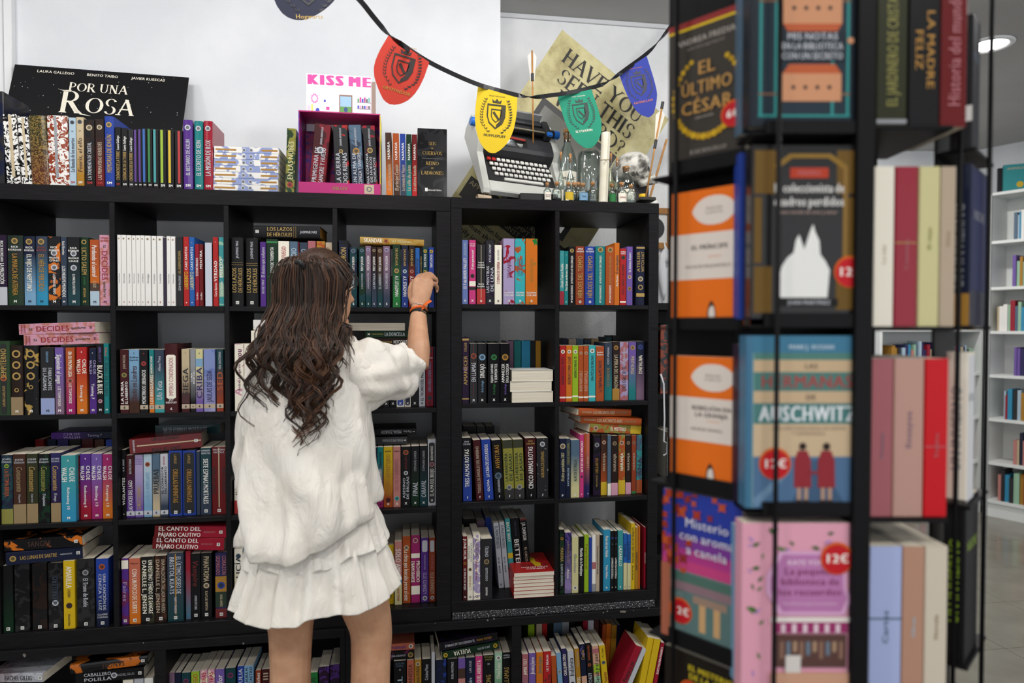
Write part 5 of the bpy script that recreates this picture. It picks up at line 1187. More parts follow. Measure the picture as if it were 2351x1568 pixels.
pl('Any information leading to the arrest of this', 160, 468, 12, 290, None); pl('man shall be duly rewarded', 170, 486, 12, 240, None); pl('Notify immediately by owl', 130, 506, 12, 220, None)
tag(pb_, 'tilted parchment photo board with black-framed window and large black capitals', 'poster')

# --- typewriter tilted up on its stand
tw_ = empty('typewriter', (0, 0, 0)); ivory = mat('c9cac4', .42); dk = mat('26272b', .5); kb = mat('d9d8d2', .45)
def side(pr, x0, x1):
    n = len(pr); vs = [(x, y, z) for x in (x0, x1) for y, z in pr]; return vs, [tuple(range(n)), tuple(range(2 * n - 1, n - 1, -1))] + [(i, (i + 1) % n, n + (i + 1) % n, n + i) for i in range(n)]
body = MB()
body.add(*side([(-.035, 0), (.29, 0), (.29, .062), (.15, .056), (.135, .030), (.012, .022), (-.035, .014)], -.143, .143))
body.add(*side([(-.035, .0), (.29, 0), (.305, .03), (.30, .1), (.155, .09), (.135, .055), (-.03, .024), (-.042, .012)], -.168, -.143))
body.add(*side([(-.035, .0), (.29, 0), (.305, .03), (.30, .1), (.155, .09), (.135, .055), (-.03, .024), (-.042, .012)], .143, .168))
body.box(-.143, .143, -.042, .016, 0, .026, bev=.004); body.build('body_shell', ivory, tw_)
cv = MB(); cv.add(*side([(.132, .034), (.138, .074), (.15, .084), (.205, .094), (.205, .05), (.14, .03)], -.1435, -.075)); cv.add(*side([(.132, .034), (.138, .074), (.15, .084), (.205, .094), (.205, .05), (.14, .03)], .035, .1435)); cv.add(*side([(.132, .034), (.138, .074), (.15, .084), (.158, .085), (.158, .05), (.14, .03)], -.075, .035)); cv.build('top_cover', dk, tw_)
MB().box(-.095, .05, .154, .206, .04, .052).build('type_basket_floor', mat('141416', .6), tw_)
tbm = mat('8c8f93', .3, .9)
for i in range(18):
    a = R(-62 + i * 7.3); MB().tube([(-.02 + .06 * math.sin(a), .155 + .012, .06), (-.02 + .03 * math.sin(a), .19, .07), (-.02 + .006 * math.sin(a), .205, .085)], .0011, 4).build('type_bar', tbm, tw_)
MB().tube([(-.085, .2, .088), (-.02, .203, .09), (.045, .2, .088)], .004, 6, flat=.4).build('ink_ribbon', mat('a02a20', .6), tw_)
car = MB().box(-.155, .15, .215, .302, .07, .085, bev=.004).box(-.15, -.12, .215, .30, .085, .125, bev=.006).box(.115, .145, .215, .30, .085, .125, bev=.006).box(-.12, .115, .27, .30, .085, .122, bev=.006).build('carriage', dk, tw_)
MB().tube([(-.16, .245, .105), (.16, .245, .105)], .0165, 18).build('platen', mat('1b1b1d', .45), tw_)
MB().tube([(-.115, .222, .122), (.11, .222, .122)], .003, 8).build('paper_bail', mat('b0a890', .35, .6), tw_)
MB().box(-.12, .11, .292, .3, .12, .15, bev=.002).build('paper_rest', mat('8b8d90', .4), tw_)
for s in (-1, 1): MB().lathe([(.014, 0), (.0165, .002), (.0165, .022), (.014, .025), (.001, .025)], 18, mx=Matrix.Translation((.160 * s, .245, .105)) @ Matrix.Rotation(R(90) * s, 4, 'Y')).build('platen_knob', mat('1f6fd0', .4), tw_)
MB().box(.118, .14, .205, .222, .118, .13, bev=.002).build('margin_key', mat('1f6fd0', .4), tw_)
MB().tube([(-.13, .235, .12), (-.16, .21, .14), (-.175, .19, .15)], [.003, .0025, .003], 8).build('return_lever', mat('9a9da0', .3, .8), tw_)
sl = math.atan2(.03, .12); kd = MB().box(-.0072, .0072, -.0072, .0072, 0, .007, bev=.0016).build('key', kb, tw_); kd_used = False
pit = MB(); pit.add(*side([(.014, .024), (.132, .032), (.132, .0335), (.014, .0255)], -.138, .138)); pit.build('key_well', mat('1a1a1c', .6), tw_)
for r in range(4):
    y = .118 - r * .0235; z = .040 - r * .0035
    for c in range(13 if r < 3 else 12):
        x = -.12 + r * .006 + c * .0194
        if r == 0 and c < 2: 
            q = link('key', kd.data.copy(), tw_); q.data.materials[0] = mat('b8231c', .45)
        elif not kd_used: q = kd; kd_used = True
        else: q = link('key', kd.data, tw_)
        q.location = (x, y, z); q.rotation_euler = (.1, 0, 0)
MB().box(-.075, .085, .019, .032, .024, .033, bev=.002).build('space_bar', kb, tw_)
lettering('LETTERA', .006, .04, (.09, .172, .0895), LX, (0, .985, .17), mat('44464b', .5), tw_, 'brand_lettering', .05)
TILT = R(50); fl = atY(1200, 452, .1)
tw_.matrix_world = Matrix.Translation((fl.x, .12, KALTOP + .048)) @ Matrix.Rotation(R(2), 4, 'Y') @ Matrix.Rotation(R(15), 4, 'Z') @ Matrix.Rotation(TILT, 4, 'X')
tag(tw_, 'ivory and black portable typewriter with blue knobs propped up steeply', 'typewriter')
sb_ = MB().add(*(lambda p_: p_)(side([(.03, 0), (.2, 0), (.2, .2), (.19, .2), (.04, .02), (.03, .02)], -.06, .06))).build('typewriter_stand', mat('141416', .5)); sb_.location = (fl.x + .01, .108, KALTOP + .0005); tag(sb_, 'black wedge stand under the tilted typewriter', 'stand')
fx = MB().box(-.05, .09, 0, .05, 0, .03, bev=.003).build('front_block', mat('151517', .5), sb_); fx.location = (.02, -.062, 0)

# --- bottles
GL = glass_mat('clear_bottle_glass'); CORK = noisy('cork', '9a6a3c', 'c08a54', 120, .8)
bp = {'small': ([(.002, 0), (.42, 0), (.5, .04), (.5, .5), (.46, .6), (.24, .7), (.2, .74), (.2, .86), (.25, .88), (.25, .9)], .9),
      'tall': ([(.002, 0), (.44, 0), (.5, .03), (.5, .42), (.42, .54), (.17, .66), (.15, .72), (.15, .9), (.2, .92), (.2, .94)], .94),
      'round': ([(.002, 0), (.4, 0), (.5, .04), (.5, .5), (.46, .62), (.34, .74), (.18, .82), (.17, .92), (.22, .94), (.22, .96)], .96),
      'jar': ([(.002, 0), (.48, 0), (.5, .02), (.5, .86), (.47, .95), (.36, .99), (.2, 1.)], 1.)}
def bottle(kind, zx0, zx1, ztop, Y, label, lab=None, labc='ivory', txt='', txc='charcoal', fill=None, zbot=1330, h=None):
    xm = atY(1030 + .2254 * (zx0 + zx1) / 2, 440, Y); d = (atY(1030 + .2254 * zx1, 440, Y).x - atY(1030 + .2254 * zx0, 440, Y).x); hgt = atY(1030 + .2254 * (zx0 + zx1) / 2, 160 + .2254 * ztop, Y).z - KALTOP
    e = empty('glass_bottle' if kind != 'jar' else 'glass_jar', (xm.x, Y, KALTOP + .0006)); pr, top = bp[kind]
    k = .9 if kind != 'jar' else 1.
    outer = [(r * d, z * hgt) for r, z in pr]; inner = [(max(r * d - .0015, .001), z * hgt + .0015) for r, z in pr[::-1]]
    MB().lathe(outer + inner, 20, caps=False).build('glass_body', GL, e, True)
    if kind != 'jar':
        r0 = pr[-2][0] * d * .82; MB().lathe([(r0 * .85, (top - .1) * hgt), (r0 * 1.0, top * hgt), (r0 * 1.12, 1. * hgt), (r0 * .9, 1.0 * hgt + .001)], 14).build('cork', CORK, e, True)
    if fill: MB().lathe([(d * .42, .003), (d * .42, hgt * .16), (.001, hgt * .18)], 14).build('contents', mat(fill, .4), e, True)
    if lab:
        z0_, z1_ = lab[0] * hgt, lab[1] * hgt; n = 7; a0, a1 = R(-140), R(-40); rr = d * .5 + .0004
        vs = [(rr * math.cos(a0 + (a1 - a0) * i / n), rr * math.sin(a0 + (a1 - a0) * i / n), z) for z in (z0_, z1_) for i in range(n + 1)]
        obj('paper_label', vs, [(i, i + 1, n + 2 + i, n + 1 + i) for i in range(n)], mat(labc, .6), e)
        if txt: lettering(txt, d * .13, d * .62, (0, -rr - .0006, (z0_ + z1_) / 2), LX, LZ, mat(txc), e, 'label_lettering', .1)
    tag(e, label, 'bottle' if kind != 'jar' else 'jar', 'corked glass bottles on the narrow bookcase')
bottle('round', 1104, 1306, 615, .2, 'large round corked bottle with white label behind the small bottles', (.28, .46), 'ivory', 'MAGIC')
bottle('tall', 1112, 1172, 840, .13, 'slim corked bottle beside the typewriter keys', (.05, .3), 'ivory')
bottle('tall', 1196, 1278, 862, .1, 'tall-necked corked bottle in front of the large round one', (.1, .3), 'ivory', 'FELIX', 'crimson')
bottle('jar', 1312, 1550, 820, .19, 'big upturned clear glass jar behind the bottles')
bottle('tall', 1616, 1684, 852, .14, 'twisted slim corked bottle beside the paper scroll')
bottle('tall', 1680, 1748, 902, .17, 'slim corked bottle in front of the skull')
bottle('round', 1716, 1890, 988, .12, 'squat corked flask with pale label in front of the skull', (.16, .42), 'ivory')
for a, b_, t, lc, tx, tcx, fl_, lb in ((962, 1046, 1155, 'ivory', 'PLUME/BASIL', 'plum', None, 'small corked bottle with purple-lettered label by the keyboard'), (1050, 1152, 1148, None, '', '', 'darkpurple', 'small corked bottle holding dark grains'), (1168, 1272, 1152, 'yellow', '', '', None, 'small corked bottle with yellow-edged label'),
        (1310, 1420, 1160, 'sky', 'SAL', 'navy', 'charcoal', 'small corked bottle with blue label'), (1420, 1512, 1148, None, '', '', 'silver', 'small unlabelled corked bottle touching the scroll'), (1618, 1702, 1165, 'green', '', '', 'rose', 'small corked bottle with green label beside the scroll'),
        (1706, 1812, 1152, 'ivory', 'HADA', 'crimson', None, 'small corked bottle with pink-lettered label'), (1808, 1902, 1175, None, '', '', 'silver', 'small corked bottle of glitter at the row end')):
    bottle('small', a, b_, t, .035 + rnd.uniform(0, .012), lb, (.08, .48) if lc else None, lc or 'ivory', tx, tcx or 'charcoal', fl_)
    if lc == 'yellow':
        o = [q for q in bpy.data.objects if q.name.startswith('glass_bottle')][-1]
for i, c in enumerate((1275, 1318)): bottle('small', c - 44, c + 44, 1152, .085, ('small corked bottle behind the yellow-labelled one', 'small corked bottle behind the blue-labelled one')[i])
ye = [q for q in bpy.data.objects if q.name.startswith('glass_bottle') and q.get('label', '').startswith('small corked bottle with yellow')][0]
lettering('LUNA/POTIO', .004, .014, (0, -.0122, .012), LX, LZ, mat('charcoal'), ye, 'label_lettering', .1)

# --- paper scroll tied with string
a_ = atY(1384, 458, .02); b__ = atY(1390.5, 305, .02); sc = MB(); PAPER = noisy('old_paper', 'd9d2bc', 'e8e3d2', 14, .75)
n = 54; axis = Vector((b__.x - a_.x, 0, b__.z - KALTOP)); rg = []
for z in (0, 1):
    rg.append([Vector((.0172 * (1 - .35 * i / n) * math.cos(i * .42 - 1.2), .0172 * (1 - .35 * i / n) * math.sin(i * .42 - 1.2), 0)) + axis * z for i in range(n)])
so = MB().loft(rg, caps=False, closed=False).build('paper_scroll', PAPER, None, True); so.location = (a_.x, .02, KALTOP + .0006)
MB().tube([tuple(axis * .6 + Vector((.0178 * math.cos(i * .4), .0178 * math.sin(i * .4), .001 * math.sin(i)))) for i in range(17)], .0007, 5).build('string', mat('8a7650', .8), so)
MB().tube([tuple(axis * .6 + Vector((.006 * math.sin(i * .7) - .004, -.0182, -.002 * i))) for i in range(10)], .0006, 5).build('string_bow', mat('8a7650', .8), so)
tag(so, 'upright cream paper scroll tied with string among the bottles', 'scroll')
r2 = MB().tube([(-.026, 0, 0), (.026, 0, 0)], .011, 16, caps=False).tube([(-.0255, 0, 0), (.0255, 0, 0)], .0075, 16, caps=False).build('paper_roll', mat('c9b49a', .7)); q = atY(1110, 449, .06); r2.location = (q.x, .06, KALTOP + .0115); r2.rotation_euler = (0, 0, R(18)); tag(r2, 'small beige paper roll lying by the typewriter foot', 'paper roll')

# --- skull on a dark box
BONE = noisy('weathered_bone', '55524c', 'd6d3ca', 38, .6, .6, 7., 60, .36, .56)
sx = atY(1030 + .2254 * 1850, 360, .24); bxm = MB().box(-.055, .055, -.03, .12, 0, .105, bev=.004).build('dark_box', mat('1a1518', .5)); bxm.location = (sx.x + .005, .22, KALTOP + .0005); tag(bxm, 'dark box under the skull behind the bottles', 'box')
sk = MB(); rings = []
for i in range(15):
    u = math.pi * i / 14; rr = []
    for j in range(22):
        a = 2 * math.pi * j / 22; x, y, z = math.sin(u) * math.cos(a), math.sin(u) * math.sin(a), math.cos(u)
        X, Y_, Z_ = .052 * x, .066 * y, .056 * z
        f = max(0, -y)                                             # the face looks towards -Y
        for ex in (-1, 1): X_, Z2 = X - ex * .021, Z_ + .012; d = math.hypot(X_ / .016, Z2 / .015); Y_ += (.026 * math.exp(-d * d * 1.2)) if y < 0 else 0
        d = math.hypot(X / .009, (Z_ + .034) / .013); Y_ += .018 * math.exp(-d * d) if y < 0 else 0
        if Z_ < -.02: X *= 1 - .25 * min(1, (-.02 - Z_) / .03)
        rr.append((X, Y_, Z_))
    rings.append(rr)
sk.loft(rings); so_ = sk.build('skull', BONE, None, True); so_.location = (sx.x, .225, KALTOP + .105 + .066); so_.rotation_euler = (R(-8), R(-22), R(38)); so_.scale = (1.32, 1.3, 1.25)
jw = MB(); jr = []
for i in range(9):
    t = i / 8; a = R(200 + 140 * t); jr.append([(.038 * math.cos(a) * k2, -.012 + .055 * math.sin(a) * k2, zz) for k2, zz in ((1, -.04 + .012 * abs(t - .5)), (1.04, -.066 + .016 * abs(t - .5)), (.86, -.066 + .016 * abs(t - .5)), (.86, -.04 + .012 * abs(t - .5)))])
jw.loft(jr); jw.build('jaw', BONE, so_, True)
for ex in (-1, 1): MB().lathe([(.001, -.012), (.012, -.006), (.015, .001)], 14, caps=False, mx=Matrix.Translation((ex * .021, -.038, -.012)) @ Matrix.Rotation(R(90), 4, 'X')).build('eye_socket', mat('17140f', .9), so_, True)
for i in range(8): MB().box(-.0026, .0026, -.003, .002, -.006, .006, bev=.001).build('tooth', mat('b8b2a2', .5), so_).matrix_local = Matrix.Translation((.031 * math.cos(R(215 + i * 15.7)), -.012 + .05 * math.sin(R(215 + i * 15.7)), -.042))
tag(so_, 'weathered grey-white skull behind the bottles', 'skull')
# yellow-capped jar, white figurine
jx = atY(1030 + .2254 * 1978, 440, .1); e = empty('spice_jar', (jx.x, .1, KALTOP + .0006)); MB().lathe([(.001, 0), (.0175, 0), (.0185, .003), (.0185, .03), (.016, .037), (.0135, .038)], 20, caps=False).build('glass_body', GL, e, True); MB().lathe([(.0165, .001), (.0165, .017)], 16).build('contents', mat('3a3a44', .8), e, True); MB().lathe([(.0145, .036), (.0152, .037), (.0152, .048), (.014, .05), (.001, .05)], 24).build('cap', mat('f0c414', .4), e, True); tag(e, 'small glass jar with yellow screw cap beside the skull', 'jar')
wx = atY(1030 + .2254 * 2085, 440, .12); e = MB(); nz_ = lambda v: .0035 * noise.noise(Vector(v) * 9)
rings = [[(math.sin(math.pi * i / 10) * .0165 * math.cos(6.283 * j / 14) * (1 + .25 * noise.noise(Vector((i, j * .7, 2)))), math.sin(math.pi * i / 10) * .0165 * math.sin(6.283 * j / 14) * (1 + .25 * noise.noise(Vector((i, j, 5)))), .02 - .02 * math.cos(math.pi * i / 10)) for j in range(14)] for i in range(11)]
e.loft(rings); wo = e.build('white_figurine', mat('dddbd6', .5), None, True); wo.location = (wx.x, .12, KALTOP + .001)
MB().lathe([(.001, .0), (.006, .001), (.007, .004)], 10, caps=False, mx=Matrix.Translation((.009, -.0165, .012)) @ Matrix.Rotation(R(-90), 4, 'X')).build('dark_spot', mat('18181a', .4), wo, True); tag(wo, 'small lumpy white figurine with dark spots by the case corner', 'figurine')
# --- wooden arrows with gauzy vanes
WOODS = noisy('pale_dowel', 'a5743c', 'c08a4c', 30, .55); VANE = bpy.data.materials.new('gauze_vane'); VANE.use_nodes = True; VANE.node_tree.nodes['Principled BSDF'].inputs['Base Color'].default_value = rgb('e8e6e0'); VANE.node_tree.nodes['Principled BSDF'].inputs['Alpha'].default_value = .5
def arrow(p0, p1, Y0, Y1, vane, label, ring=None, base=False):
    A, B = atY(*p0, Y0), atY(*p1, Y1); e = empty('wooden_arrow', A); d = B - A
    MB().tube([(0, 0, 0), tuple(d)], .0034, 8).build('shaft', WOODS, e, True)
    for k2, (f0, f1, wd) in enumerate(vane):
        for s in (-1, 1):
            P0, P1 = d * f0, d * f1; q = Vector((s * wd, .003, 0)); th = Vector((0, .0006, 0)); vs = [P0, P1, P1 + q * .9 + d.normalized() * -.02, P0 + q * .25]; obj('vane', vs + [v + th for v in vs], [(0, 1, 2, 3), (7, 6, 5, 4), (0, 4, 5, 1), (1, 5, 6, 2), (2, 6, 7, 3), (3, 7, 4, 0)], VANE, e)
    if ring:
        for f0, f1 in ring: MB().tube([tuple(d * f0), tuple(d * f1)], .0058, 10).build('black_sleeve', mat('1d1d20', .5), e)
    if base: MB().box(-.032, .03, -.03, .03, -.012, 0, bev=.002).build('base_plate', mat('26251f', .6), e)
    tag(e, label, 'arrow'); return e
arrow((1224, 334), (1221, 116), .19, .18, ((.62, 1., .02),), 'pale wooden arrow shaft standing upright in the typewriter', ((.68, .76),))
q = atY(1482, 457, .05); arrow((1482, 455), (1521, 236), .05, .08, ((.6, .93, .02),), 'wooden arrow on a black base at the bookcase corner', ((.52, .61), (.94, 1.01)), True)
MB().tube([atY(1181, 297, .3), atY(1215, 264, .33)], [.0045, .0022], 8).build('wand', mat('3c2f28', .5)); tag(bpy.data.objects['wand'], 'short dark wooden wand behind the typewriter carriage', 'wand')
st = atY(1495, 400, .33); MB().tube([Vector((st.x - .03, .33, KALTOP)), atY(1530, 320, .36)], .005, 8).build('wooden_stick', WOODS); tag(bpy.data.objects['wooden_stick'], 'brown wooden stick leaning behind the skull', 'stick')
# --- framed disc and white ornament beside the narrow bookcase
fx0, fx1, fz1, fz0 = atY(1456, 520, YR - .012).x, atY(1545, 520, YR - .012).x, atY(1520, 478, YR - .012).z, atY(1520, 571, YR - .012).z; fw_ = .028
e = empty('picture_frame', (fx0, YR - .022, fz0)); fW, fH = fx1 - fx0, fz1 - fz0; oak = noisy('oak_frame', '8a5a22', 'a9742f', 22, .5)
for a in ((0, fW, 0, fw_), (0, fW, fH - fw_, fH), (0, fw_, fw_, fH - fw_), (fW - fw_, fW, fw_, fH - fw_)): bx('frame_rail', oak, e, a[0], a[1], 0, .018, a[2], a[3], .001)
bx('mount', mat('d9d9d6', .6), e, fw_, fW - fw_, .01, .018, fw_, fH - fw_, 0)
MB().lathe([(.001, 0), (.052, 0), (.052, .003), (.001, .003)], 36, caps=False, mx=Matrix.Translation((fW * .5, .01, fH * .5)) @ Matrix.Rotation(R(90), 4, 'X')).build('black_disc', mat('141416', .35), e); tag(e, 'oak-framed black disc on the wall beside the narrow bookcase', 'picture')
e = MB()
def leaf(p, Y, wd, dp):
    P = [atY(x, y, Y) for x, y in p]; k2 = len(P); rg = []
    for i, c in enumerate(P):
        w = wd[i]; rg.append([c + Vector((w * math.cos(a), dp * w * math.sin(a), 0)) for a in [6.283 * j / 10 for j in range(10)]])
    return rg
e.loft(leaf([(1524, 690), (1524, 670), (1521, 640), (1519, 610), (1521, 585), (1526, 570)], .655, [.002, .012, .019, .02, .016, .004], .5))
e.loft(leaf([(1530, 602), (1533, 590), (1532, 578), (1527, 566), (1524, 553)], .655, [.022, .017, .012, .006, .001], .4))
e.build('white_ornament', mat('d9dadd', .35), None, True); o = bpy.data.objects['white_ornament']; tag(o, 'white pointed fin-shaped ornament hanging beside the narrow bookcase', 'ornament')
e = MB(); hz = [atY(1515, 858, .02), atY(1522, 880, .02), atY(1524, 960, .02), atY(1522, 1012, .02), atY(1530, 1016, .02), atY(1530, 1040, .02), atY(1521, 1044, .02)]
for a, b_ in zip(hz[:-1], hz[1:]): pass
e.tube([Vector((max(p.x, .7725), .012, p.z)) for p in hz], .0035, 6); e.build('white_clip_rail', mat('c9cbd0', .3), None, True); tag(bpy.data.objects['white_clip_rail'], 'thin white plastic clip rail on the side of the narrow bookcase', 'clip rail')

# ================================================================ the woman
def ell(c, u, v, n=16, ph=0.):
    """ring of points round c spanned by half-axes u, v"""
    c, u, v = Vector(c), Vector(u), Vector(v); return [c + u * math.cos(6.2832 * i / n + ph) + v * math.sin(6.2832 * i / n + ph) for i in range(n)]
def limb(mb, pts, rad, n=16, flat=1.):
    mb.tube(pts, rad, n, flat=flat)
def ball(mb, c, r, n=14, mx=None):
    rings = [[Vector((r[0] * math.sin(math.pi * i / n) * math.cos(6.2832 * j / (n + 4)), r[1] * math.sin(math.pi * i / n) * math.sin(6.2832 * j / (n + 4)), r[2] * math.cos(math.pi * i / n))) for j in range(n + 4)] for i in range(1, n)]
    mm = mx or Matrix.Identity(4); mb.loft([[Vector(c) + (mm @ v) for v in rg] for rg in rings])
def smooth_path(ctrl, k=5):
    out = []; n = len(ctrl); ctrl = [Vector(c) for c in ctrl]
    for i in range(n - 1):
        a, b, c, d = ctrl[max(i - 1, 0)], ctrl[i], ctrl[i + 1], ctrl[min(i + 2, n - 1)]
        for j in range(k):
            t = j / k; out.append(.5 * ((2 * b) + (c - a) * t + (2 * a - 5 * b + 4 * c - d) * t * t + (-a + 3 * b - 3 * c + d) * t ** 3))
    return out + [ctrl[-1]]
def lerp_list(vals, k=5):
    o = []
    for i in range(len(vals) - 1): o += [vals[i] + (vals[i + 1] - vals[i]) * j / k for j in range(k)]
    return o + [vals[-1]]
GY = -.42
bm_ = MB()
# legs: centres and radii measured down the leg
LX0 = atY(663, 1400, GY).x; RX0 = atY(834, 1400, GY).x; LK = atY(667, 1500, GY).x; RK = atY(852, 1500, GY).x
for hip, kx, sgn in ((LX0 + .012, LK, -1), (RX0 - .03, RK, 1)):
    c = [(hip + .04 * -sgn, GY + .01, .92), (hip + .018 * -sgn, GY, .84), ((hip * .45 + kx * .55), GY, .66), (kx, GY + .012, .56), (kx, GY + .004, .47), (kx - .002 * sgn, GY - .012, .36), (kx - .002 * sgn, GY - .006, .24), (kx, GY, .11), (kx, GY, .06)]
    r = [.075, .08, .071, .0605, .056, .0555, .045, .034, .035]
    limb(bm_, smooth_path(c, 5), lerp_list(r, 5), 20)
    ft = [ell((kx, GY - .045, .03), (.03, 0, 0), (0, 0, .026), 14), ell((kx, GY - .02, .036), (.034, 0, 0), (0, 0, .034), 14), ell((kx, GY + .04, .038), (.036, 0, 0), (0, 0, .036), 14), ell((kx, GY + .1, .025), (.042, 0, 0), (0, 0, .024), 14), ell((kx, GY + .15, .016), (.044, 0, 0), (0, 0, .015), 14), ell((kx, GY + .175, .012), (.03, 0, 0), (0, 0, .01), 14)]
    bm_.loft(ft)
TX = atY(712, 1000, GY).x
tor = [(TX + .004, .86, .132, .11), (TX + .002, .95, .125, .1), (TX - .005, 1.04, .125, .09), (TX, 1.14, .135, .095), (TX + .004, 1.24, .148, .1), (TX + .004, 1.305, .14, .085), (TX + .004, 1.35, .09, .06), (TX + .01, 1.39, .05, .05)]
bm_.loft([ell((x, GY + .005, z), (rx, 0, 0), (0, ry, 0), 28) for x, z, rx, ry in tor])
HC = atY(738, 668, -.395)                       # head centre
bm_.tube(smooth_path([(TX + .008, GY + .01, 1.36), (HC.x - .008, -.405, HC.z - .1), (HC.x, -.4, HC.z - .05)], 4), .047, 16)
HR = Matrix.Rotation(R(-42), 4, 'Z')            # the face turns towards the reaching hand (local +Y is the face)
hm = Matrix.Translation(HC) @ HR
def hp(x, y, z): return hm @ Vector((x, y, z))
hb = [(-.098, .02, .03, .03), (-.085, .025, .048, .052), (-.06, .02, .058, .07), (-.03, .01, .066, .082), (0, .002, .071, .09), (.03, -.004, .073, .093), (.06, -.006, .068, .088), (.085, -.006, .053, .07), (.1, -.004, .03, .04), (.106, -.003, .01, .014)]
bm_.loft([[hp(rx * math.cos(6.2832 * i / 24), cy + ry * math.sin(6.2832 * i / 24), z) for i in range(24)] for z, cy, rx, ry in hb])
bm_.tube([hp(0, .088, .022), hp(0, .1, -.005), hp(0, .113, -.022), hp(0, .095, -.034)], [.007, .009, .0125, .007], 10)      # nose
for z, r in ((-.052, .0075), (-.061, .0085)): bm_.tube([hp(-.022, .078, z), hp(0, .093, z), hp(.022, .078, z)], [.003, r, .003], 8)   # lips
ball(bm_, hp(0, .078, -.088), (.02, .017, .015)); bm_.tube([hp(-.05, .062, .027), hp(-.022, .088, .031), (hp(.022, .088, .031)), hp(.05, .062, .027)], [.005, .007, .007, .005], 8)
for s in (-1, 1):                                # ears: rim and lobe
    bm_.tube([hp(s * .068, .002, -.012), hp(s * .077, -.012, .006), hp(s * .08, -.018, .022), hp(s * .075, -.008, .03), hp(s * .07, .004, .018)], [.006, .0055, .005, .005, .004], 8); ball(bm_, hp(s * .072, -.002, -.012), (.006, .008, .009)); ball(bm_, hp(s * .07, -.005, .008), (.005, .012, .016)); bm_.tube([hp(s * .066, .01, -.02), hp(s * .08, -.012, .0), hp(s * .086, -.02, .022), hp(s * .08, -.012, .034)], [.004, .0045, .0045, .004], 8)
# arms
SHR = atY(828, 842, GY + .02); ELB = atY(958, 842, -.205); WR = atY(961, 716, -.085)
limb(bm_, smooth_path([SHR + Vector((-.04, 0, 0)), SHR, SHR.lerp(ELB, .5) + Vector((0, 0, -.004)), ELB + Vector((-.006, -.004, .0))], 5), lerp_list([.05, .046, .041, .036], 5))
limb(bm_, smooth_path([ELB + Vector((0, .0, -.004)), ELB.lerp(WR, .3) + Vector((.002, -.008, 0)), ELB.lerp(WR, .7), WR, WR + (WR - ELB) * .08], 5), lerp_list([.036, .0385, .0315, .0255, .025], 5))
SHL = atY(612, 836, GY); ELL_ = atY(582, 985, GY + .02); WL = atY(572, 1075, GY + .13)
limb(bm_, smooth_path([SHL + Vector((.04, 0, 0)), SHL, SHL.lerp(ELL_, .5), ELL_], 5), lerp_list([.05, .046, .04, .035], 5))
limb(bm_, smooth_path([ELL_, ELL_.lerp(WL, .4), WL], 5), lerp_list([.035, .034, .025], 5))
# right hand: palm, four unequal fingers hooking the book tops, thumb from the side of the palm
PK = [(954, 650, -.072), (966, 643, -.066), (979, 646, -.06), (989, 655, -.056)]        # knuckles: index .. little finger
pk = [atY(*q) for q in PK]; pm = (pk[1] + pk[2]) / 2
side_v = (pk[3] - pk[0]).normalized(); upv = (pm - WR).normalized(); nrm = side_v.cross(upv).normalized()
if nrm.y > 0: nrm = -nrm                          # nrm points to the back of the hand, towards the camera
rg = []
for t, w, th in ((0, .025, .021), (.25, .029, .018), (.55, .035, .0165), (.82, .038, .0145), (1.0, .037, .0115), (1.07, .034, .008)):
    c = WR.lerp(pm, t); rg.append(ell(c, side_v * w, nrm * th, 20))
bm_.loft(rg)
tips = [[(961, 636, -.045), (972, 632, -.022), (983, 634, -.006)], [(975, 632, -.036), (988, 630, -.012), (997, 637, -.001)], [(989, 638, -.032), (1000, 641, -.01), (1002, 650, -.001)], [(997, 652, -.034), (1003, 660, -.016), (1003, 669, -.007)]]
for i in range(4):
    r0 = (.0095, .0098, .0094, .0084)[i]; a = [pk[i] + (WR - pk[i]) * .25, pk[i]] + [atY(*q) for q in tips[i]]
    bm_.tube(smooth_path(a, 4), lerp_list([r0 * 1.1, r0 * 1.12, r0, r0 * .93, r0 * .72], 4), 12)
    ball(bm_, pk[i] + nrm * .0025, (r0 * 1.12,) * 3, 8)
th = [WR.lerp(pm, .25) - side_v * .02, atY(944, 676, -.05), atY(945, 657, -.026), atY(953, 643, -.01)]
bm_.tube(smooth_path(th, 4), lerp_list([.0145, .0135, .0112, .0085], 4), 12)
# left hand, mostly hidden: relaxed curl
for i in range(4):
    b0 = WL + Vector((.012 * (i - 1.5), .02, -.03)); bm_.tube([WL + Vector((.01 * (i - 1.5), .01, -.01)), b0, b0 + Vector((0, .02, -.03)), b0 + Vector((0, .012, -.052))], [.012, .009, .0085, .007], 8)
bm_.tube([WL + Vector((.015, 0, -.01)), WL + Vector((.032, .012, -.03)), WL + Vector((.03, .024, -.05))], [.012, .0105, .008], 8)
SKIN = bpy.data.materials.new('skin'); SKIN.use_nodes = True; t_ = NT(SKIN); tc_ = t_.n('ShaderNodeTexCoord'); nz_ = t_.n('ShaderNodeTexNoise', Scale=22., Detail=4.); t_.l(tc_.outputs['Object'], nz_.inputs['Vector'])
t_.l(t_.ramp(nz_.outputs[0], [(.3, 'c08e6e'), (.7, 'd4a482')]), t_.b.inputs['Base Color']); t_.b.inputs['Roughness'].default_value = .48; t_.b.inputs['Subsurface Weight'].default_value = .12; t_.b.inputs['Subsurface Radius'].default_value = (.012, .005, .003); t_.b.inputs['Subsurface Scale'].default_value = .5
n2 = t_.n('ShaderNodeTexNoise', Scale=420., Detail=2.); t_.l(tc_.outputs['Object'], n2.inputs['Vector']); bp_ = t_.n('ShaderNodeBump', Strength=.06, Distance=.0006); t_.l(n2.outputs[0], bp_.inputs['Height']); t_.l(bp_.outputs[0], t_.b.inputs['Normal'])
raw = bm_.build('person', SKIN)
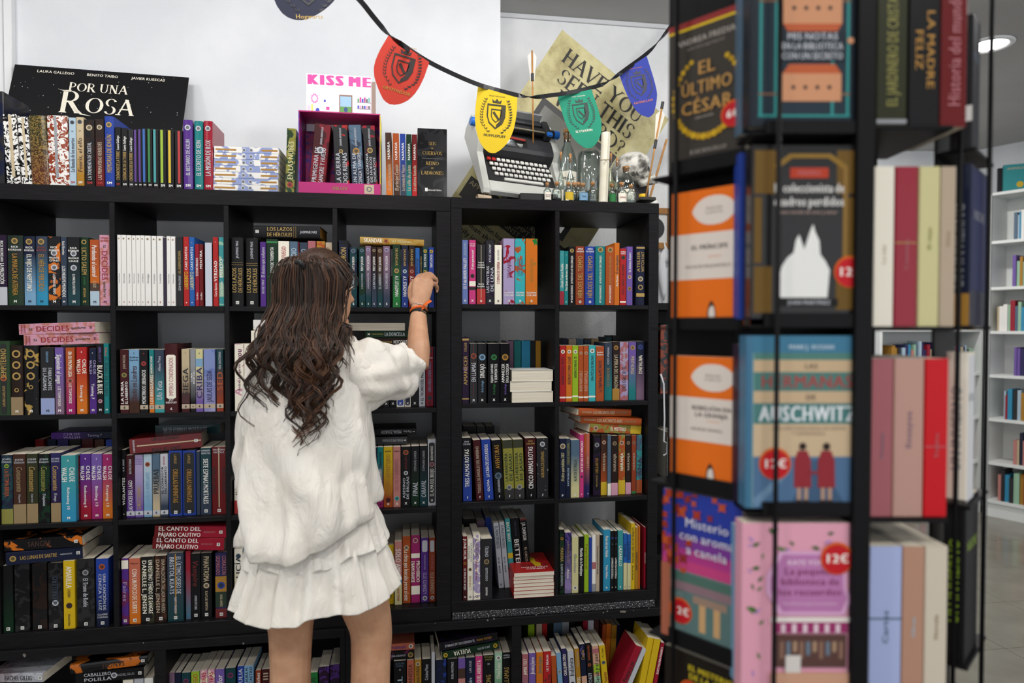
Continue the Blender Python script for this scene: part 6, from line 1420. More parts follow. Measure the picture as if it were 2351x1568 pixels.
for md, kw in (('REMESH', dict(mode='VOXEL', voxel_size=.0036, use_smooth_shade=True)), ('SMOOTH', dict(factor=.5, iterations=5))):
    m_ = raw.modifiers.new(md.lower(), md)
    for a, v in kw.items(): setattr(m_, a, v)
bpy.context.view_layer.update(); me = bpy.data.meshes.new_from_object(raw.evaluated_get(bpy.context.evaluated_depsgraph_get())); me.materials.clear(); me.materials.append(SKIN); me.polygons.foreach_set('use_smooth', [True] * len(me.polygons))
bpy.data.objects.remove(raw); person = link('person', me)
tag(person, 'person in white shirt and tiered skirt reaching for a book, seen from behind', 'person')
for i in range(4):                                # finger nails
    a, b = atY(*tips[i][1]), atY(*tips[i][2]); d = (b - a).normalized(); n_ = (Vector((0, 0, 1)) - d * d.z); n_ = (Vector((0, -1, .5)) - d * Vector((0, -1, .5)).dot(d)).normalized(); s_ = d.cross(n_)
    c = a.lerp(b, .8) + n_ * .0068; MB().loft([ell(c - n_ * .0006, s_ * .0046, d * .0062, 10), ell(c + n_ * .0008, s_ * .0034, d * .005, 10)]).build('finger_nail', mat('d8a08c', .3), person, True)
for s in (-1, 1):
    q = MB(); ball(q, hp(s * .031, .076, .012), (.0115, .0105, .0105), 10, HR); q.build('eye', mat('e4e0da', .2), person, True); q = MB(); ball(q, hp(s * .031, .083, .012), (.0052, .0045, .0052), 8, HR); q.build('iris', mat('3a2414', .2), person, True)
    MB().tube([hp(s * .015, .091, .032), hp(s * .032, .089, .037), hp(s * .05, .07, .032)], [.002, .003, .0012], 6).build('eyebrow', mat('2a1a10', .6), person)

# --- clothes
LINEN = bpy.data.materials.new('white_linen'); LINEN.use_nodes = True; t_ = NT(LINEN); tc_ = t_.n('ShaderNodeTexCoord'); nz_ = t_.n('ShaderNodeTexNoise', Scale=9., Detail=5.); t_.l(tc_.outputs['Object'], nz_.inputs['Vector'])
t_.l(t_.ramp(nz_.outputs[0], [(.3, 'ede6db'), (.7, 'f4f0e8')]), t_.b.inputs['Base Color']); t_.b.inputs['Roughness'].default_value = .85; t_.b.inputs['Sheen Weight'].default_value = .15
mp_ = t_.n('ShaderNodeMapping'); t_.l(tc_.outputs['Object'], mp_.inputs[0]); mp_.inputs['Rotation'].default_value = (0, R(28), 0); mp_.inputs['Scale'].default_value = (12, 9, 4.5)
n2 = t_.n('ShaderNodeTexNoise', Scale=1.6, Detail=5., Distortion=.8); t_.l(mp_.outputs[0], n2.inputs['Vector']); b1 = t_.n('ShaderNodeBump', Strength=.85, Distance=.02); t_.l(n2.outputs[0], b1.inputs['Height'])
n3 = t_.n('ShaderNodeTexNoise', Scale=700., Detail=2.); t_.l(tc_.outputs['Object'], n3.inputs['Vector']); b2 = t_.n('ShaderNodeBump', Strength=.12, Distance=.0008); t_.l(n3.outputs[0], b2.inputs['Height']); t_.l(b1.outputs[0], b2.inputs['Normal']); t_.l(b2.outputs[0], t_.b.inputs['Normal'])
def cloth(name, rings, par, thick=.0016, sub=True):
    n = len(rings[0]); m2 = MB(); m2.loft(rings, caps=False); o = m2.build(name, LINEN, par, True)
    s = o.modifiers.new('solidify', 'SOLIDIFY'); s.thickness = thick; s.offset = -1
    return o
def ridge(x): return 1 - abs(2 * (x - math.floor(x)) - 1) ** 1.3
NS = 120; zt, hemL, hemR = 1.385, atY(600, 1290, -.5).z, atY(872, 1150, GY).z
HEMX = [(548, 1246), (565, 1262), (600, 1284), (650, 1291), (700, 1283), (750, 1262), (800, 1230), (850, 1182), (885, 1138)]
cxs = [(1.39, TX + .012, .055, .055), (1.372, TX + .012, .1, .07), (1.352, TX + .01, .15, .088), (1.318, TX + .008, .176, .108), (1.26, TX + .002, .17, .122), (1.18, TX - .002, .166, .136), (1.08, TX, .167, .148), (.98, TX, .17, .158), (.88, TX, .174, .168), (.76, TX, .178, .172)]
def sec(z):
    for (za, xa, ra, ya), (zb, xb, rb_, yb) in zip(cxs[:-1], cxs[1:]):
        if z >= zb: t = min(1, max(0, (za - z) / (za - zb))); return xa + (xb - xa) * t, ra + (rb_ - ra) * t, ya + (yb - ya) * t
    return cxs[-1][1:]
rings = []; NR = 74
for i in range(NR + 1):
    t = i / NR; rg = []
    for j in range(NS):
        a = 6.2832 * j / NS; ca, sa = math.cos(a), math.sin(a); h = (ca + 1) / 2
        hpx = 708 + 158 * ca
        for (p0, q0), (p1, q1) in zip(HEMX[:-1], HEMX[1:]):
            if hpx <= p1: break
        hem = atY(hpx, q0 + (q1 - q0) * max(0, min(1, (hpx - p0) / (p1 - p0))), GY - .17 * abs(sa)).z + .006 * math.sin(a * 5 + 1)
        z = 1.388 - (1.388 - hem) * t ** .9; cx, rx, ry = sec(z)
        low = max(0, min(1, (1.3 - z) / .3)); fz = math.hypot(ca, sa)
        # drape: long diagonal folds from the raised shoulder to the low hem, plus soft crumple
        dgn = (ca * .19) * .75 + (z - 1.2) * .62
        f = low * (.03 * (.35 + .65 * min(1, low * t * 1.4)) * ridge(dgn * 6.2 + .5 * noise.noise(Vector((ca * 2, sa * 2, z * 3)))) * max(0, -sa + .25) + .009 * math.sin(a * 7 + z * 6 + 2 * noise.noise(Vector((ca, sa, z * 2)))) * (.4 + t) + .02 * noise.noise(Vector((ca * 3.1, sa * 3.1, z * 5))) + .011 * noise.noise(Vector((ca * 7 + z * 6, sa * 7, z * 7 - ca * 5))))
        tuck = -.009 * max(0, t - .95) / .05 if ca < -.2 else -.006 * max(0, t - .95) / .05
        r1 = 1 + (f + tuck) / .17
        rg.append((cx + rx * ca * r1, GY + ry * sa * r1, z))
    rings.append(rg)
shirt = cloth('shirt', rings, person)
# right sleeve: wide tube out to the bent elbow
S0, S1, S2, S3 = atY(790, 866, GY), atY(842, 868, GY + .02), atY(896, 858, -.31), atY(934, 848, -.24)
path = smooth_path([S0, S1, S2, S3], 9); hs = lerp_list([.088, .09, .083, .072], 9); dps = lerp_list([.08, .08, .07, .052], 9); rings = []
for i, c in enumerate(path):
    tg = (path[min(i + 1, len(path) - 1)] - path[max(i - 1, 0)]).normalized(); upz = (Vector((0, 0, 1)) - tg * tg.z).normalized(); sd = tg.cross(upz); k = i / (len(path) - 1)
    rg = []
    for j in range(56):
        a = 6.2832 * j / 56; f = .01 * math.sin(a * 4 + k * 7) * (1 - .5 * k) + .018 * ridge(k * 3.4 + .25 * math.sin(a) + .1) * max(0, math.sin(a) + .3) * (1 - k * .7) + .018 * noise.noise(Vector((math.cos(a) * 2.4, math.sin(a) * 2.4, k * 6)))
        rg.append(c + sd * math.cos(a) * (dps[i] + f) + upz * math.sin(a) * (hs[i] + f) + tg * (.016 * math.sin(a) * k * -1))
    rings.append(rg)
rings.append([v * .985 + path[-1] * .015 + (path[-1] - path[-2]).normalized() * .003 for v in map(Vector, rings[-1])])
cloth('sleeve', rings, person)
# left sleeve hanging
path = smooth_path([atY(630, 826, GY), atY(597, 870, GY), atY(580, 960, GY + .005), atY(572, 1040, GY + .03), atY(567, 1100, GY + .06)], 8); rs = lerp_list([.07, .068, .062, .06, .056], 8); rings = []
for i, c in enumerate(path):
    tg = (path[min(i + 1, len(path) - 1)] - path[max(i - 1, 0)]).normalized(); sd = Vector((1, 0, 0)); sd = (sd - tg * sd.dot(tg)).normalized(); ot = tg.cross(sd); k = i / (len(path) - 1)
    rings.append([c + (sd * math.cos(6.2832 * j / 44) * .6 + ot * math.sin(6.2832 * j / 44)) * (rs[i] + .008 * math.sin(6.2832 * j / 44 * 3 + k * 8) + .012 * noise.noise(Vector((math.cos(6.2832 * j / 44) * 2, k * 6, 3 + math.sin(6.2832 * j / 44) * 2)))) for j in range(44)])
cloth('sleeve', rings, person)
# two-tier skirt
SX = atY(729, 1340, GY).x
def tier(name, z1, z0, r1, r0, npl, amp, seed, tilt):
    rings = []; n = 240
    for i in range(19):
        t = i / 18; rg = []
        for j in range(n):
            a = 6.2832 * j / n; ca, sa = math.cos(a), math.sin(a)
            wv = math.sin(npl * a + 1.9 * noise.noise(Vector((ca * 2 + seed, sa * 2, t * .7)))) + .45 * math.sin(npl * 1.9 * a + seed + 2 * noise.noise(Vector((ca * 3, sa * 3 + seed, t))))
            f = amp * t ** .8 * wv * .62 + .005 * noise.noise(Vector((ca * 6, sa * 6 + seed, t * 5))) + amp * .35 * t * math.sin(npl * .5 * a + seed)
            rx, ry = r1[0] + (r0[0] - r1[0]) * t, r1[1] + (r0[1] - r1[1]) * t
            z = z1 + (z0 - z1) * t + tilt * ca * t + .008 * t * math.sin(5 * a + seed) + .006 * t * wv
            rg.append((SX + (rx + f) * ca, GY + (ry + f) * sa, z))
        rings.append(rg)
    last = [(SX + (x - SX) * 1.004, GY + (y - GY) * 1.004, z - .0035) for x, y, z in rings[-1]]; rings.append(last)
    return cloth(name, rings, person, .0013)
zl = atY(729, 1352, GY).z
tier('skirt_tier', .93, zl - .012, (.14, .12), (.226, .196), 19, .014, 2.3, .018)
tier('skirt_tier', 1.0, zl + .112, (.13, .11), (.196, .162), 16, .009, 6.1, .022)

# --- hair: dark cap and wavy locks
HM = [bpy.data.materials.new('brown_hair_%d' % i) for i in range(4)]
for m_, c in zip(HM, ('23150d', '322014', '44291a', '5d3d28')):
    m_.use_nodes = True; b = m_.node_tree.nodes['Principled BSDF']; b.inputs['Base Color'].default_value = rgb(c); b.inputs['Roughness'].default_value = .36; b.inputs['Specular IOR Level'].default_value = .45
hr = random.Random(21); H = MB()
rings = []
for i in range(1, 20):
    u = math.pi * i / 20; rg = []
    for j in range(40):
        a = 6.2832 * j / 40; x, y, z = math.sin(u) * math.cos(a), math.sin(u) * math.sin(a), math.cos(u)
        face = max(0, y - .12) * (1 if z < .62 else .2)
        k = 1.0 - .2 * min(1, face * 2.2)
        if z < .3 and y > -.42: k *= .86
        rg.append(hp(.0815 * x * k, -.006 + .1 * y * k, .004 + .112 * z * (k if z < 0 else 1)) if z > -.75 else hp(.06 * x, -.02 + .07 * y, .004 + .112 * z))
    rings.append(rg)
H.loft(rings, mi=0)
LV = [(586, 704, 20), (604, 712, 52), (640, 719, 77), (700, 718, 82), (760, 706, 100), (830, 702, 108), (900, 708, 84), (970, 704, 58), (1045, 694, 18)]
def lvl(y, s):
    for (ya, ca, wa), (yb, cb, wb) in zip(LV[:-1], LV[1:]):
        if y <= yb: t = max(0, (y - ya) / (yb - ya)); c = ca + (cb - ca) * t; w = wa + (wb - wa) * t; break
    else: c, w = LV[-1][1:]
    x = c + s * w
    if s < -.62 and y > 740: x += (s + .62) * 150 * min(1, (y - 740) / 160)
    if 645 < y < 750: x = min(x, 777 if y > 660 else 790)
    return x
def depthY(y, s, lay):
    q = math.sqrt(max(0, 1 - (s * .96) ** 2))
    if y < 600: d = -.405 - .06 * q * (y - 578) / 22
    elif y < 700: d = -.405 - .105 * q
    elif y < 800: d = -.405 - .105 * q - .045 * (y - 700) / 100
    else: d = -.45 - .105 * q - .012
    return d - lay
NG = 150
for g in range(NG):
    s = hr.uniform(-1, 1); s = math.copysign(abs(s) ** .9, s)
    top_layer = hr.random() < .45
    long_ = g % 5 < 2
    if long_: yend = hr.uniform(900, 1000) if abs(s) > .45 else hr.uniform(940, 1055)
    else: yend = hr.uniform(775, 870)
    if s > .72: yend = hr.uniform(760, 880)
    ystart = hr.uniform(588, 618) if top_layer else hr.uniform(590, 680)
    lay = hr.uniform(.0, .016) + (.014 if top_layer else 0); wa = (hr.uniform(11, 22) if long_ else hr.uniform(6, 13)); wf = hr.uniform(.026, .042); ph = hr.uniform(0, 6.28); ph2 = hr.uniform(0, 6.28); ns = hr.randint(9, 15); mi = hr.choice((0, 0, 1, 1, 1, 2, 2, 3)); spread = hr.uniform(.006, .0105)
    drift = hr.uniform(-.14, .14)
    npt = 30; gp = []
    for i in range(npt):
        t = i / (npt - 1); y = ystart + (yend - ystart) * t; grow = max(0, min(1, (y - 700) / 160)); sx_ = s + drift * max(0, (y - 740) / 250)
        x = lvl(y, sx_) + wa * grow * math.sin((y - 700) * wf * 2 + ph); d = depthY(y, max(-1, min(1, s)), lay) - .011 * grow * math.sin((y - 700) * wf * 2 + ph2)
        gp.append(atY(x, y, d))
    for k in range(ns):
        ox, oy, oz = hr.gauss(0, 1), hr.gauss(0, .7), hr.gauss(0, 1); L = hr.uniform(.72, 1.04); fr = hr.uniform(0, 6.28); fa = hr.uniform(.0, .0035); pts = []; rad = []
        m0 = min(npt, max(8, int(npt * L)))
        for i in range(m0):
            t = i / (m0 - 1); sp_ = spread * (1 - (.86 if long_ else .7) * t) * (1.25 if t < .45 else 1); tt = min(npt - 1, i)
            w_ = fa * t * math.sin(t * 19 + fr)
            pts.append(gp[tt] + Vector((ox * sp_ + w_, oy * sp_ * .5, oz * .003 + w_ * .4))); rad.append(.0021 * (1 - .75 * t) + .0003)
        H.tube(pts, rad, 4, mi if hr.random() < .7 else hr.choice((0, 1, 2, 3)), caps=False)
# smooth top hair combed back to the clip
CL = atY(690, 609, -.5)
for k in range(420):
    a = hr.uniform(-1.25, 1.45); el = hr.uniform(.15, 1.); x0, z0_ = .083 * math.sin(a) * (.55 + .45 * el), .004 + .114 * math.cos(a) * (.75 + .25 * hr.random()); y0 = hr.uniform(-.02, .06)
    A = hp(x0, y0, max(z0_, -.01)); B = CL + Vector((hr.gauss(0, .006), hr.uniform(-.004, .006), hr.gauss(0, .006)))
    pts = []
    for i in range(12):
        t = i / 11; p = A.lerp(B, t); q = hm.inverted() @ p; q = Vector((q.x, q.y + .006, q.z - .004)); rr = math.sqrt((q.x / .084) ** 2 + (q.y / .103) ** 2 + (q.z / .1165) ** 2); q = q / rr if rr > 1e-4 else q; pts.append(hm @ Vector((q.x, q.y - .006, q.z + .004)))
    H.tube(pts, [.0017] * 12, 4, hr.choice((0, 1, 1, 2, 2, 3)), caps=False)
hair = H.build('hair', None, person, True, mats=HM)
MB().tube(smooth_path([atY(677, 603, -.542), atY(685, 601, -.55), atY(692, 606, -.552), atY(697, 617, -.55)], 4), lerp_list([.004, .007, .0075, .005], 4), 8).build('hair_clip', mat('121214', .25), person, True)
# --- wristbands and ring
ax = (WR - ELB).normalized(); e1 = Vector((1, 0, 0)); e1 = (e1 - ax * e1.dot(ax)).normalized(); e2 = ax.cross(e1)
def bandring(name, off, r, rr, m, tiltx=.0, flat=1.):
    c = WR + ax * off; pts = [c + e1 * math.cos(6.2832 * i / 24) * r + e2 * math.sin(6.2832 * i / 24) * r * 1.02 + ax * (tiltx * math.cos(6.2832 * i / 24)) for i in range(25)]
    return MB().tube(pts, rr, 8, caps=False, flat=flat).build(name, m, person, True)
bandring('black_wristband', -.008, .0278, .0032, mat('0d0d0f', .5), .003); bandring('orange_wristband', .002, .0272, .0042, mat('e2651a', .6), .004, .5); bandring('silver_bangle', .013, .0288, .0013, mat('c8c8cc', .2, 1.), -.005); bandring('dark_bracelet', -.014, .0276, .0016, mat('1f3a30', .4), -.003)
kn = WR + ax * .004 - e2 * 0 + Vector((.004, -.03, .002))
MB().tube(smooth_path([kn, kn + Vector((.012, -.002, .008)), atY(975, 700, -.12), atY(989, 690, -.115)], 4), lerp_list([.004, .005, .007, .0085], 4), 8, flat=.25).build('wristband_tail', mat('e2651a', .55), person, True)
MB().tube([kn - Vector((.004, 0, .004)), kn + Vector((.002, -.002, .004))], .005, 8).build('wristband_knot', mat('1a1430', .6), person, True)
d = (atY(*tips[0][0]) - pk[0]).normalized(); c = pk[0].lerp(atY(*tips[0][0]), .55); u1 = d.orthogonal().normalized(); u2 = d.cross(u1)
MB().tube([c + u1 * math.cos(6.2832 * i / 16) * .0104 + u2 * math.sin(6.2832 * i / 16) * .0104 for i in range(17)], .0011, 6, caps=False).build('ring', mat('d0d0d4', .15, 1.), person, True)

# ================================================================ revolving book rack
FH = Vector((math.sin(YAW), math.cos(YAW), 0)); RH = Vector((math.cos(YAW), -math.sin(YAW), 0)); C0 = Vector((CAM.x, CAM.y, 0)); UPZ = Vector((0, 0, 1))
def rk(a, d, z=0.): return C0 + RH * a + FH * d + UPZ * z
def zpx(y, d, x=1900): return atD(x, y, d).z
RB = mat('101012', .45, **{'Specular IOR Level': .14})
def rmx(a, d, z, ea, ed):
    """frame standing at (a, d, z): local Y runs along (ea, ed), local X faces out to the viewer"""
    Yv = (RH * ea + FH * ed).normalized(); Xv = Yv.cross(UPZ); m = Matrix((Xv, Yv, UPZ)).transposed().to_4x4(); m.translation = rk(a, d, z); return m
rack = empty('book_rack', rk(.46, 1.14, 0)); RI = rack.matrix_world.copy(); RI.translation = rk(.46, 1.14, 0); RINV = RI.inverted()
def rbox(name, mx, x0, x1, y0, y1, z0, z1, m=RB, bev=.001):
    return MB().box(x0, x1, y0, y1, z0, z1, bev=bev, mx=RINV @ mx).build(name, m, rack)
ID = Matrix.Identity(4)
FR = rmx(0, 0, 0, 1, 0)                          # front side: local y = a, local x = -d
def fbox(name, a0, a1, d0, d1, z0, z1): return rbox(name, FR, -d1, -d0, a0, a1, z0, z1)
ZT = 2.25
fbox('core', .335, .60, 1.125, 1.3, .3, ZT); fbox('divider_panel', .4675, .4915, .928, 1.125, .3, ZT); fbox('back_board', .33, .4675, 1.0, 1.006, .3, ZT)
fbox('top_cap', .30, .64, .99, 1.32, ZT, ZT + .02)
MB().tube([RINV @ rk(.46, 1.2, .02), RINV @ rk(.46, 1.2, .3)], .03, 16).build('pole', RB, rack, True)
MB().lathe([(.001, .0), (.3, 0), (.3, .012), (.26, .02), (.03, .03)], 40, mx=RINV @ Matrix.Translation(rk(.46, 1.2, 0))).build('base_plate', RB, rack, True)
LE = (.69, -.72); LO = (.335, .985); LM = rmx(LO[0] - .69 * .16, LO[1] + .72 * .16, 0, *LE)  # left side: local y from far edge to near edge
RE = (.69, .72); RM = rmx(.670, 1.0, 0, *RE)
rbox('back_board', LM, -.05, -.045, 0, .16, .3, ZT); rbox('back_board', RM, -.05, -.046, .01, .15, .3, ZT)
for mx, y, x in ((FR, .3585, -.922), (LM, .052, .012), (RM, -.008, -.012), (RM, .09, .008)):
    MB().tube([RINV @ mx @ Vector((x, y, .3)), RINV @ mx @ Vector((x, y, ZT))], .0034, 8).build('retaining_rod', RB, rack, True)
FTIER = [(1625, 1600), (1185, 1152), (752, 718), (312, 280)]; FD = .938
for y0, y1 in FTIER:
    z0, z1 = zpx(y0, FD), zpx(y1, FD); fbox('tray', .345, .4675, .932, .936, z0 - .0, z1); fbox('tray_floor', .325, .4675, .936, 1.0, z0, z0 + .004)
LTIER = [(1500, 1462), (1128, 1092), (757, 728), (398, 364)]
for y0, y1 in LTIER:
    z0, z1 = zpx(y0, 1.04, 1610), zpx(y1, 1.04, 1610); rbox('tray', LM, .004, .008, .04, .16, z0, z1); rbox('tray_floor', LM, -.045, .004, 0, .16, z0, z0 + .004)
STIER = [1600, 1188, 749, 294]
for y in STIER: z = zpx(y, .965, 2090); fbox('shelf_plate', .4915, .615, .955, 1.125, z - .006, z)
RT = [1512, 1150, 747, 352]
for y in RT: z = zpx(y, 1.03, 2220); rbox('shelf_plate', RM, -.046, .006, -.004, .14, z - .006, z)
tag(rack, 'tall black revolving book rack with wire rods in the foreground', 'book rack')

def face_book(mx, y0, w, zb, h, t, xf, c, o='', label='', group='books on the revolving rack'):
    """book shown cover-out: front cover at local x = xf; spine on the left"""
    b = make_book(t, w, h, c, '', 'white', o); b.matrix_world = mx @ Matrix.Translation((xf - t / 2, y0, zb)); tag(b, label, 'book', group); b['tw'] = (t, w, h); del b['tw']
    return b, t, w, h
class Cov:
    def __init__(s, bk): s.b, s.t, s.w, s.h = bk; s.k = 0
    def poly(s, p, c, n='cover_shape', m=None):
        s.k += 1; x = s.t / 2 + .00015 + .00006 * s.k; obj(n, [(x, s.w * a, s.h * b) for a, b in p], [tuple(range(len(p)))], m or mat(c, .5, **{'Specular IOR Level': .2}), s.b); return s
    def rect(s, a, b, c, d, col, n='cover_shape'): return s.poly([(a, b), (c, b), (c, d), (a, d)], col, n)
    def disc(s, a, b, r, col, n=20, nm='cover_shape'): return s.poly([(a + r * math.cos(6.2832 * i / n), b + r * s.w / s.h * math.sin(6.2832 * i / n)) for i in range(n)], col, nm)
    def txt(s, tx, a, b, hh, mw, col, fn=None, bold=.06, nm='cover_lettering', sh=0.):
        s.k += 1; lettering(tx, hh * s.h, mw * s.w, (s.t / 2 + .00015 + .00006 * s.k, s.w * a, s.h * b), (0, 1, 0), (0, 0, 1), mat(col, .42), s.b, nm, bold, sh, fn=fn); return s
    def sticker(s, a, b, price): s.disc(a, b, .15, 'd2601a', 24, 'price_sticker'); s.disc(a, b - .005, .135, 'c01a24', 24, 'price_sticker'); return s.txt(price, a, b, .05, .24, 'f0e6e0', None, .14, 'price_lettering')
def fcov(yt, yb, x0, x1, c, o, label, t=.03, d=FD):
    zb = zpx(yb, d); zt_ = zpx(yt, d); a0 = (x0 - 1175.5) / FPX * d; a1 = (x1 - 1175.5) / FPX * d
    return Cov(face_book(FR, a0, a1 - a0, zb, zt_ - zb, t, -d, c, o, label))
def lcov(yt, yb, w, c, o, label, t=.02, y0=None):
    zb = zpx(yb, 1.04, 1610); zt_ = zpx(yt, 1.04, 1610); return Cov(face_book(LM, (.16 - w) if y0 is None else y0, w, zb, zt_ - zb, t, .001, c, o, label))
# front side, from the top tier down
q = fcov(-58, 292, 1716, 1964, '17202a', 'h', 'navy hardback with teal lines and peach houses on the top rack tier')
q.rect(.06, .04, .94, .96, '1f2f3a')
for a in (.1, .24, .76, .9): q.rect(a - .012, .06, a + .012, .95, '2f8f8c')
for b in (.06, .2, .8, .93): q.rect(.08, b, .92, b + .014, '7a5a44' if b in (.2, .8) else '2f8f8c')
for b, up in ((.16, 0), (.62, 1)):
    q.rect(.3, b + .04 * up, .84, b + .18 + .04 * up, 'c98f6a'); q.poly([(.3, b + .18 if not up else b + .04), (.84, b + .18 if not up else b + .04), (.78, b + .24 if not up else b - .03), (.36, b + .24 if not up else b - .03)], 'b85a34')
    for i in range(4): q.disc(.4 + i * .11, b + .09 + .05 * up, .02, '3a3030', 10)
q.rect(.26, .42, .88, .61, '1a2630'); q.txt('MIS NOTAS/EN LA BIBLIOTECA/CON UN SECRETO', .57, .515, .042, .56, 'silver'); q.rect(.3, .03, .86, .036, '9a9a9a'); q.disc(.92, .55, .03, 'c98f6a')
q = fcov(335, 730, 1722, 1966, '1b1a1a', 'k h', 'black and gold hardback with white domes and red price sticker on the rack')
for a, b, c, d in ((.03, .03, .2, .3), (.03, .72, .24, .97), (.8, .72, .97, .97), (.8, .05, .97, .3), (.03, .32, .1, .7), (.9, .32, .97, .7)): q.rect(a, b, c, d, '6a4f1e')
q.poly([(.2, .88), (.36, .95), (.74, .95), (.9, .88), (.86, .86), (.72, .925), (.38, .925), (.24, .86)], '8a6a2a'); q.rect(.86, .3, .9, .88, '8a6a34')
q.rect(.36, .81, .72, .87, 'b03a22'); q.txt('PREMIO', .54, .84, .025, .3, 'rose'); q.txt('El coleccionista de/cuadros perdidos', .54, .715, .052, .66, 'd8d6d2', None, .1); q.txt('una novela de arte y amor', .54, .615, .02, .6, 'a58a80')
q.poly([(.28, .12), (.72, .12), (.74, .28), (.7, .33), (.65, .37), (.64, .45), (.6, .5), (.58, .545), (.55, .5), (.52, .44), (.5, .4), (.47, .45), (.45, .485), (.42, .45), (.4, .38), (.34, .35), (.29, .3), (.25, .2)], 'e6e6e4'); q.rect(.28, .07, .82, .115, '161616'); q.txt('JUAN MARTÍNEZ', .55, .092, .022, .4, 'silver'); q.sticker(.93, .27, '12€')
q = fcov(770, 1168, 1714, 1962, '3f6f8e', '', 'blue and cream paperback with two red-coated figures on the rack')
q.rect(.06, 0, 1, 1, '7fa3a8'); q.rect(.06, .9, 1, 1, '3f7694')
for b0, b1, c in ((.86, .9, '4f7d74'), (.79, .86, 'c3a988'), (.68, .79, '4a7a74'), (.61, .68, 'c3a988'), (.49, .61, '4a7a78'), (.3, .49, 'c8b090'), (0, .3, '4f6f92')): q.rect(.07, b0, 1, b1, c)
q.poly([(.4, 0), (.95, 0), (.68, .28), (.62, .28)], '3f5a78'); q.poly([(.07, .05), (.4, .24), (.4, .2), (.1, 0)], '6a8aa8')
q.txt('MARI J. ROSAN', .6, .935, .025, .56, 'b9cbd8', None, .08, track=0) if False else q.txt('MARI J. ROSAN', .6, .935, .025, .56, 'b9cbd8', None, .08)
q.txt('LAS', .6, .825, .03, .16, '6a5a48'); q.txt('HERMANAS', .56, .735, .07, .86, '9a3a38', None, .08); q.txt('DE', .6, .645, .03, .1, '5a4a40'); q.txt('AUSCHWITZ', .57, .55, .085, .9, 'dfe4e8', None, .12); q.txt('UNA HISTORIA REAL DE AMOR/Y ESPERANZA', .58, .45, .02, .7, 'a08a74')
for a in (.52, .74):
    q.poly([(a - .07, .12), (a + .09, .12), (a + .085, .28), (a + .05, .335), (a - .035, .335), (a - .07, .28)], '8e2b33'); q.disc(a + .008, .36, .035, '2e211e', 14); q.rect(a - .04, .05, a - .005, .12, 'b08f7a'); q.rect(a + .025, .05, a + .06, .12, 'b08f7a')
    q.rect(a - .045, .02, a - .0, .05, '3a2420'); q.rect(a + .02, .02, a + .065, .05, '3a2420')
q.rect(.58, .2, .68, .215, '8e2b33'); q.sticker(.27, .26, '12€')
q = fcov(1203, 1606, 1708, 1960, 'e0a0b4', '', 'pink paperback with green leaves and mauve title panel on the rack')
for i in range(26):
    a, b = (rnd.uniform(.06, .22), rnd.uniform(.05, .95)) if i < 16 else (rnd.uniform(.2, .98), rnd.uniform(.84, .97)); r_ = rnd.uniform(.02, .034); an = rnd.uniform(0, 6)
    q.poly([(a + r_ * 1.6 * math.cos(an), b + r_ * math.sin(an)), (a + r_ * .5 * math.cos(an + 1.5), b + r_ * .4 * math.sin(an + 1.5)), (a - r_ * math.cos(an), b - r_ * .7 * math.sin(an)), (a + r_ * .5 * math.cos(an - 1.5), b + r_ * .4 * math.sin(an - 1.5))], ('4d7a3a', '3a6430', 'b58ac0')[i % 3])
q.poly([(.34, .84), (.94, .84), (.96, .62), (1., .56), (.94, .47), (.34, .47), (.22, .6), (.22, .7)], 'd9a6cc'); q.poly([(.37, .82), (.91, .82), (.93, .62), (.96, .57), (.91, .49), (.37, .49), (.26, .61), (.26, .69)], 'b878ac')
q.txt('KATE YORK', .6, .775, .028, .4, 'e8d0e0'); q.txt('La pequeña/biblioteca de/los recuerdos', .62, .665, .04, .58, '7a2a5a', serif2d if False else None, .08); q.txt('Una historia para los lectores', .62, .54, .018, .5, 'dcb6d0')
q.rect(.26, .43, 1, .46, 'e6dcd8'); q.rect(.3, .37, .97, .43, '9a3468')
for i in range(6): q.rect(.36 + i * .1, .37, .4 + i * .1, .42, 'e0c8d4')
q.rect(.32, .17, .96, .36, '5a3f3a')
for i in range(10): q.rect(.35 + i * .06, .22 + .02 * (i % 3), .385 + i * .06, .32, ('8a6a5a', '6a7a8a', 'a88a70')[i % 3])
q.rect(.4, .14, .54, .24, 'd6cfca'); q.rect(.26, 0, 1, .14, 'c99a80'); q.sticker(.86, .8, '12€')
# books standing behind the front ones, spines showing at the side
for yt, yb, c, x0, lb in ((-40, 294, 'steel', 1697, 'steel blue book behind the peach-house cover'), (352, 731, 'royal', 1700, 'royal blue book behind the white-dome cover'), (790, 1169, 'darkpurple', 1702, 'dark purple book behind the red-coat cover'), (1212, 1607, 'sky', 1700, 'sky blue book behind the pink leafy cover')):
    d_ = .97; zb = zpx(yb, FD); h_ = zpx(yt, d_) - zb; a0 = (x0 - 1175.5) / FPX * d_; b = make_book(.026, .14, h_, c, '', 'white', ''); lettering('NOVELA', .008, .1, (0, -.0004, h_ * .6), (0, 0, 1), (-1, 0, 0), mat('silver', .5), b, 'spine_title') if False else None
    b.matrix_world = FR @ Matrix.Translation((-d_ - .0135, .3225, zb)); tag(b, lb + ' on the rack', 'book', 'books on the revolving rack')
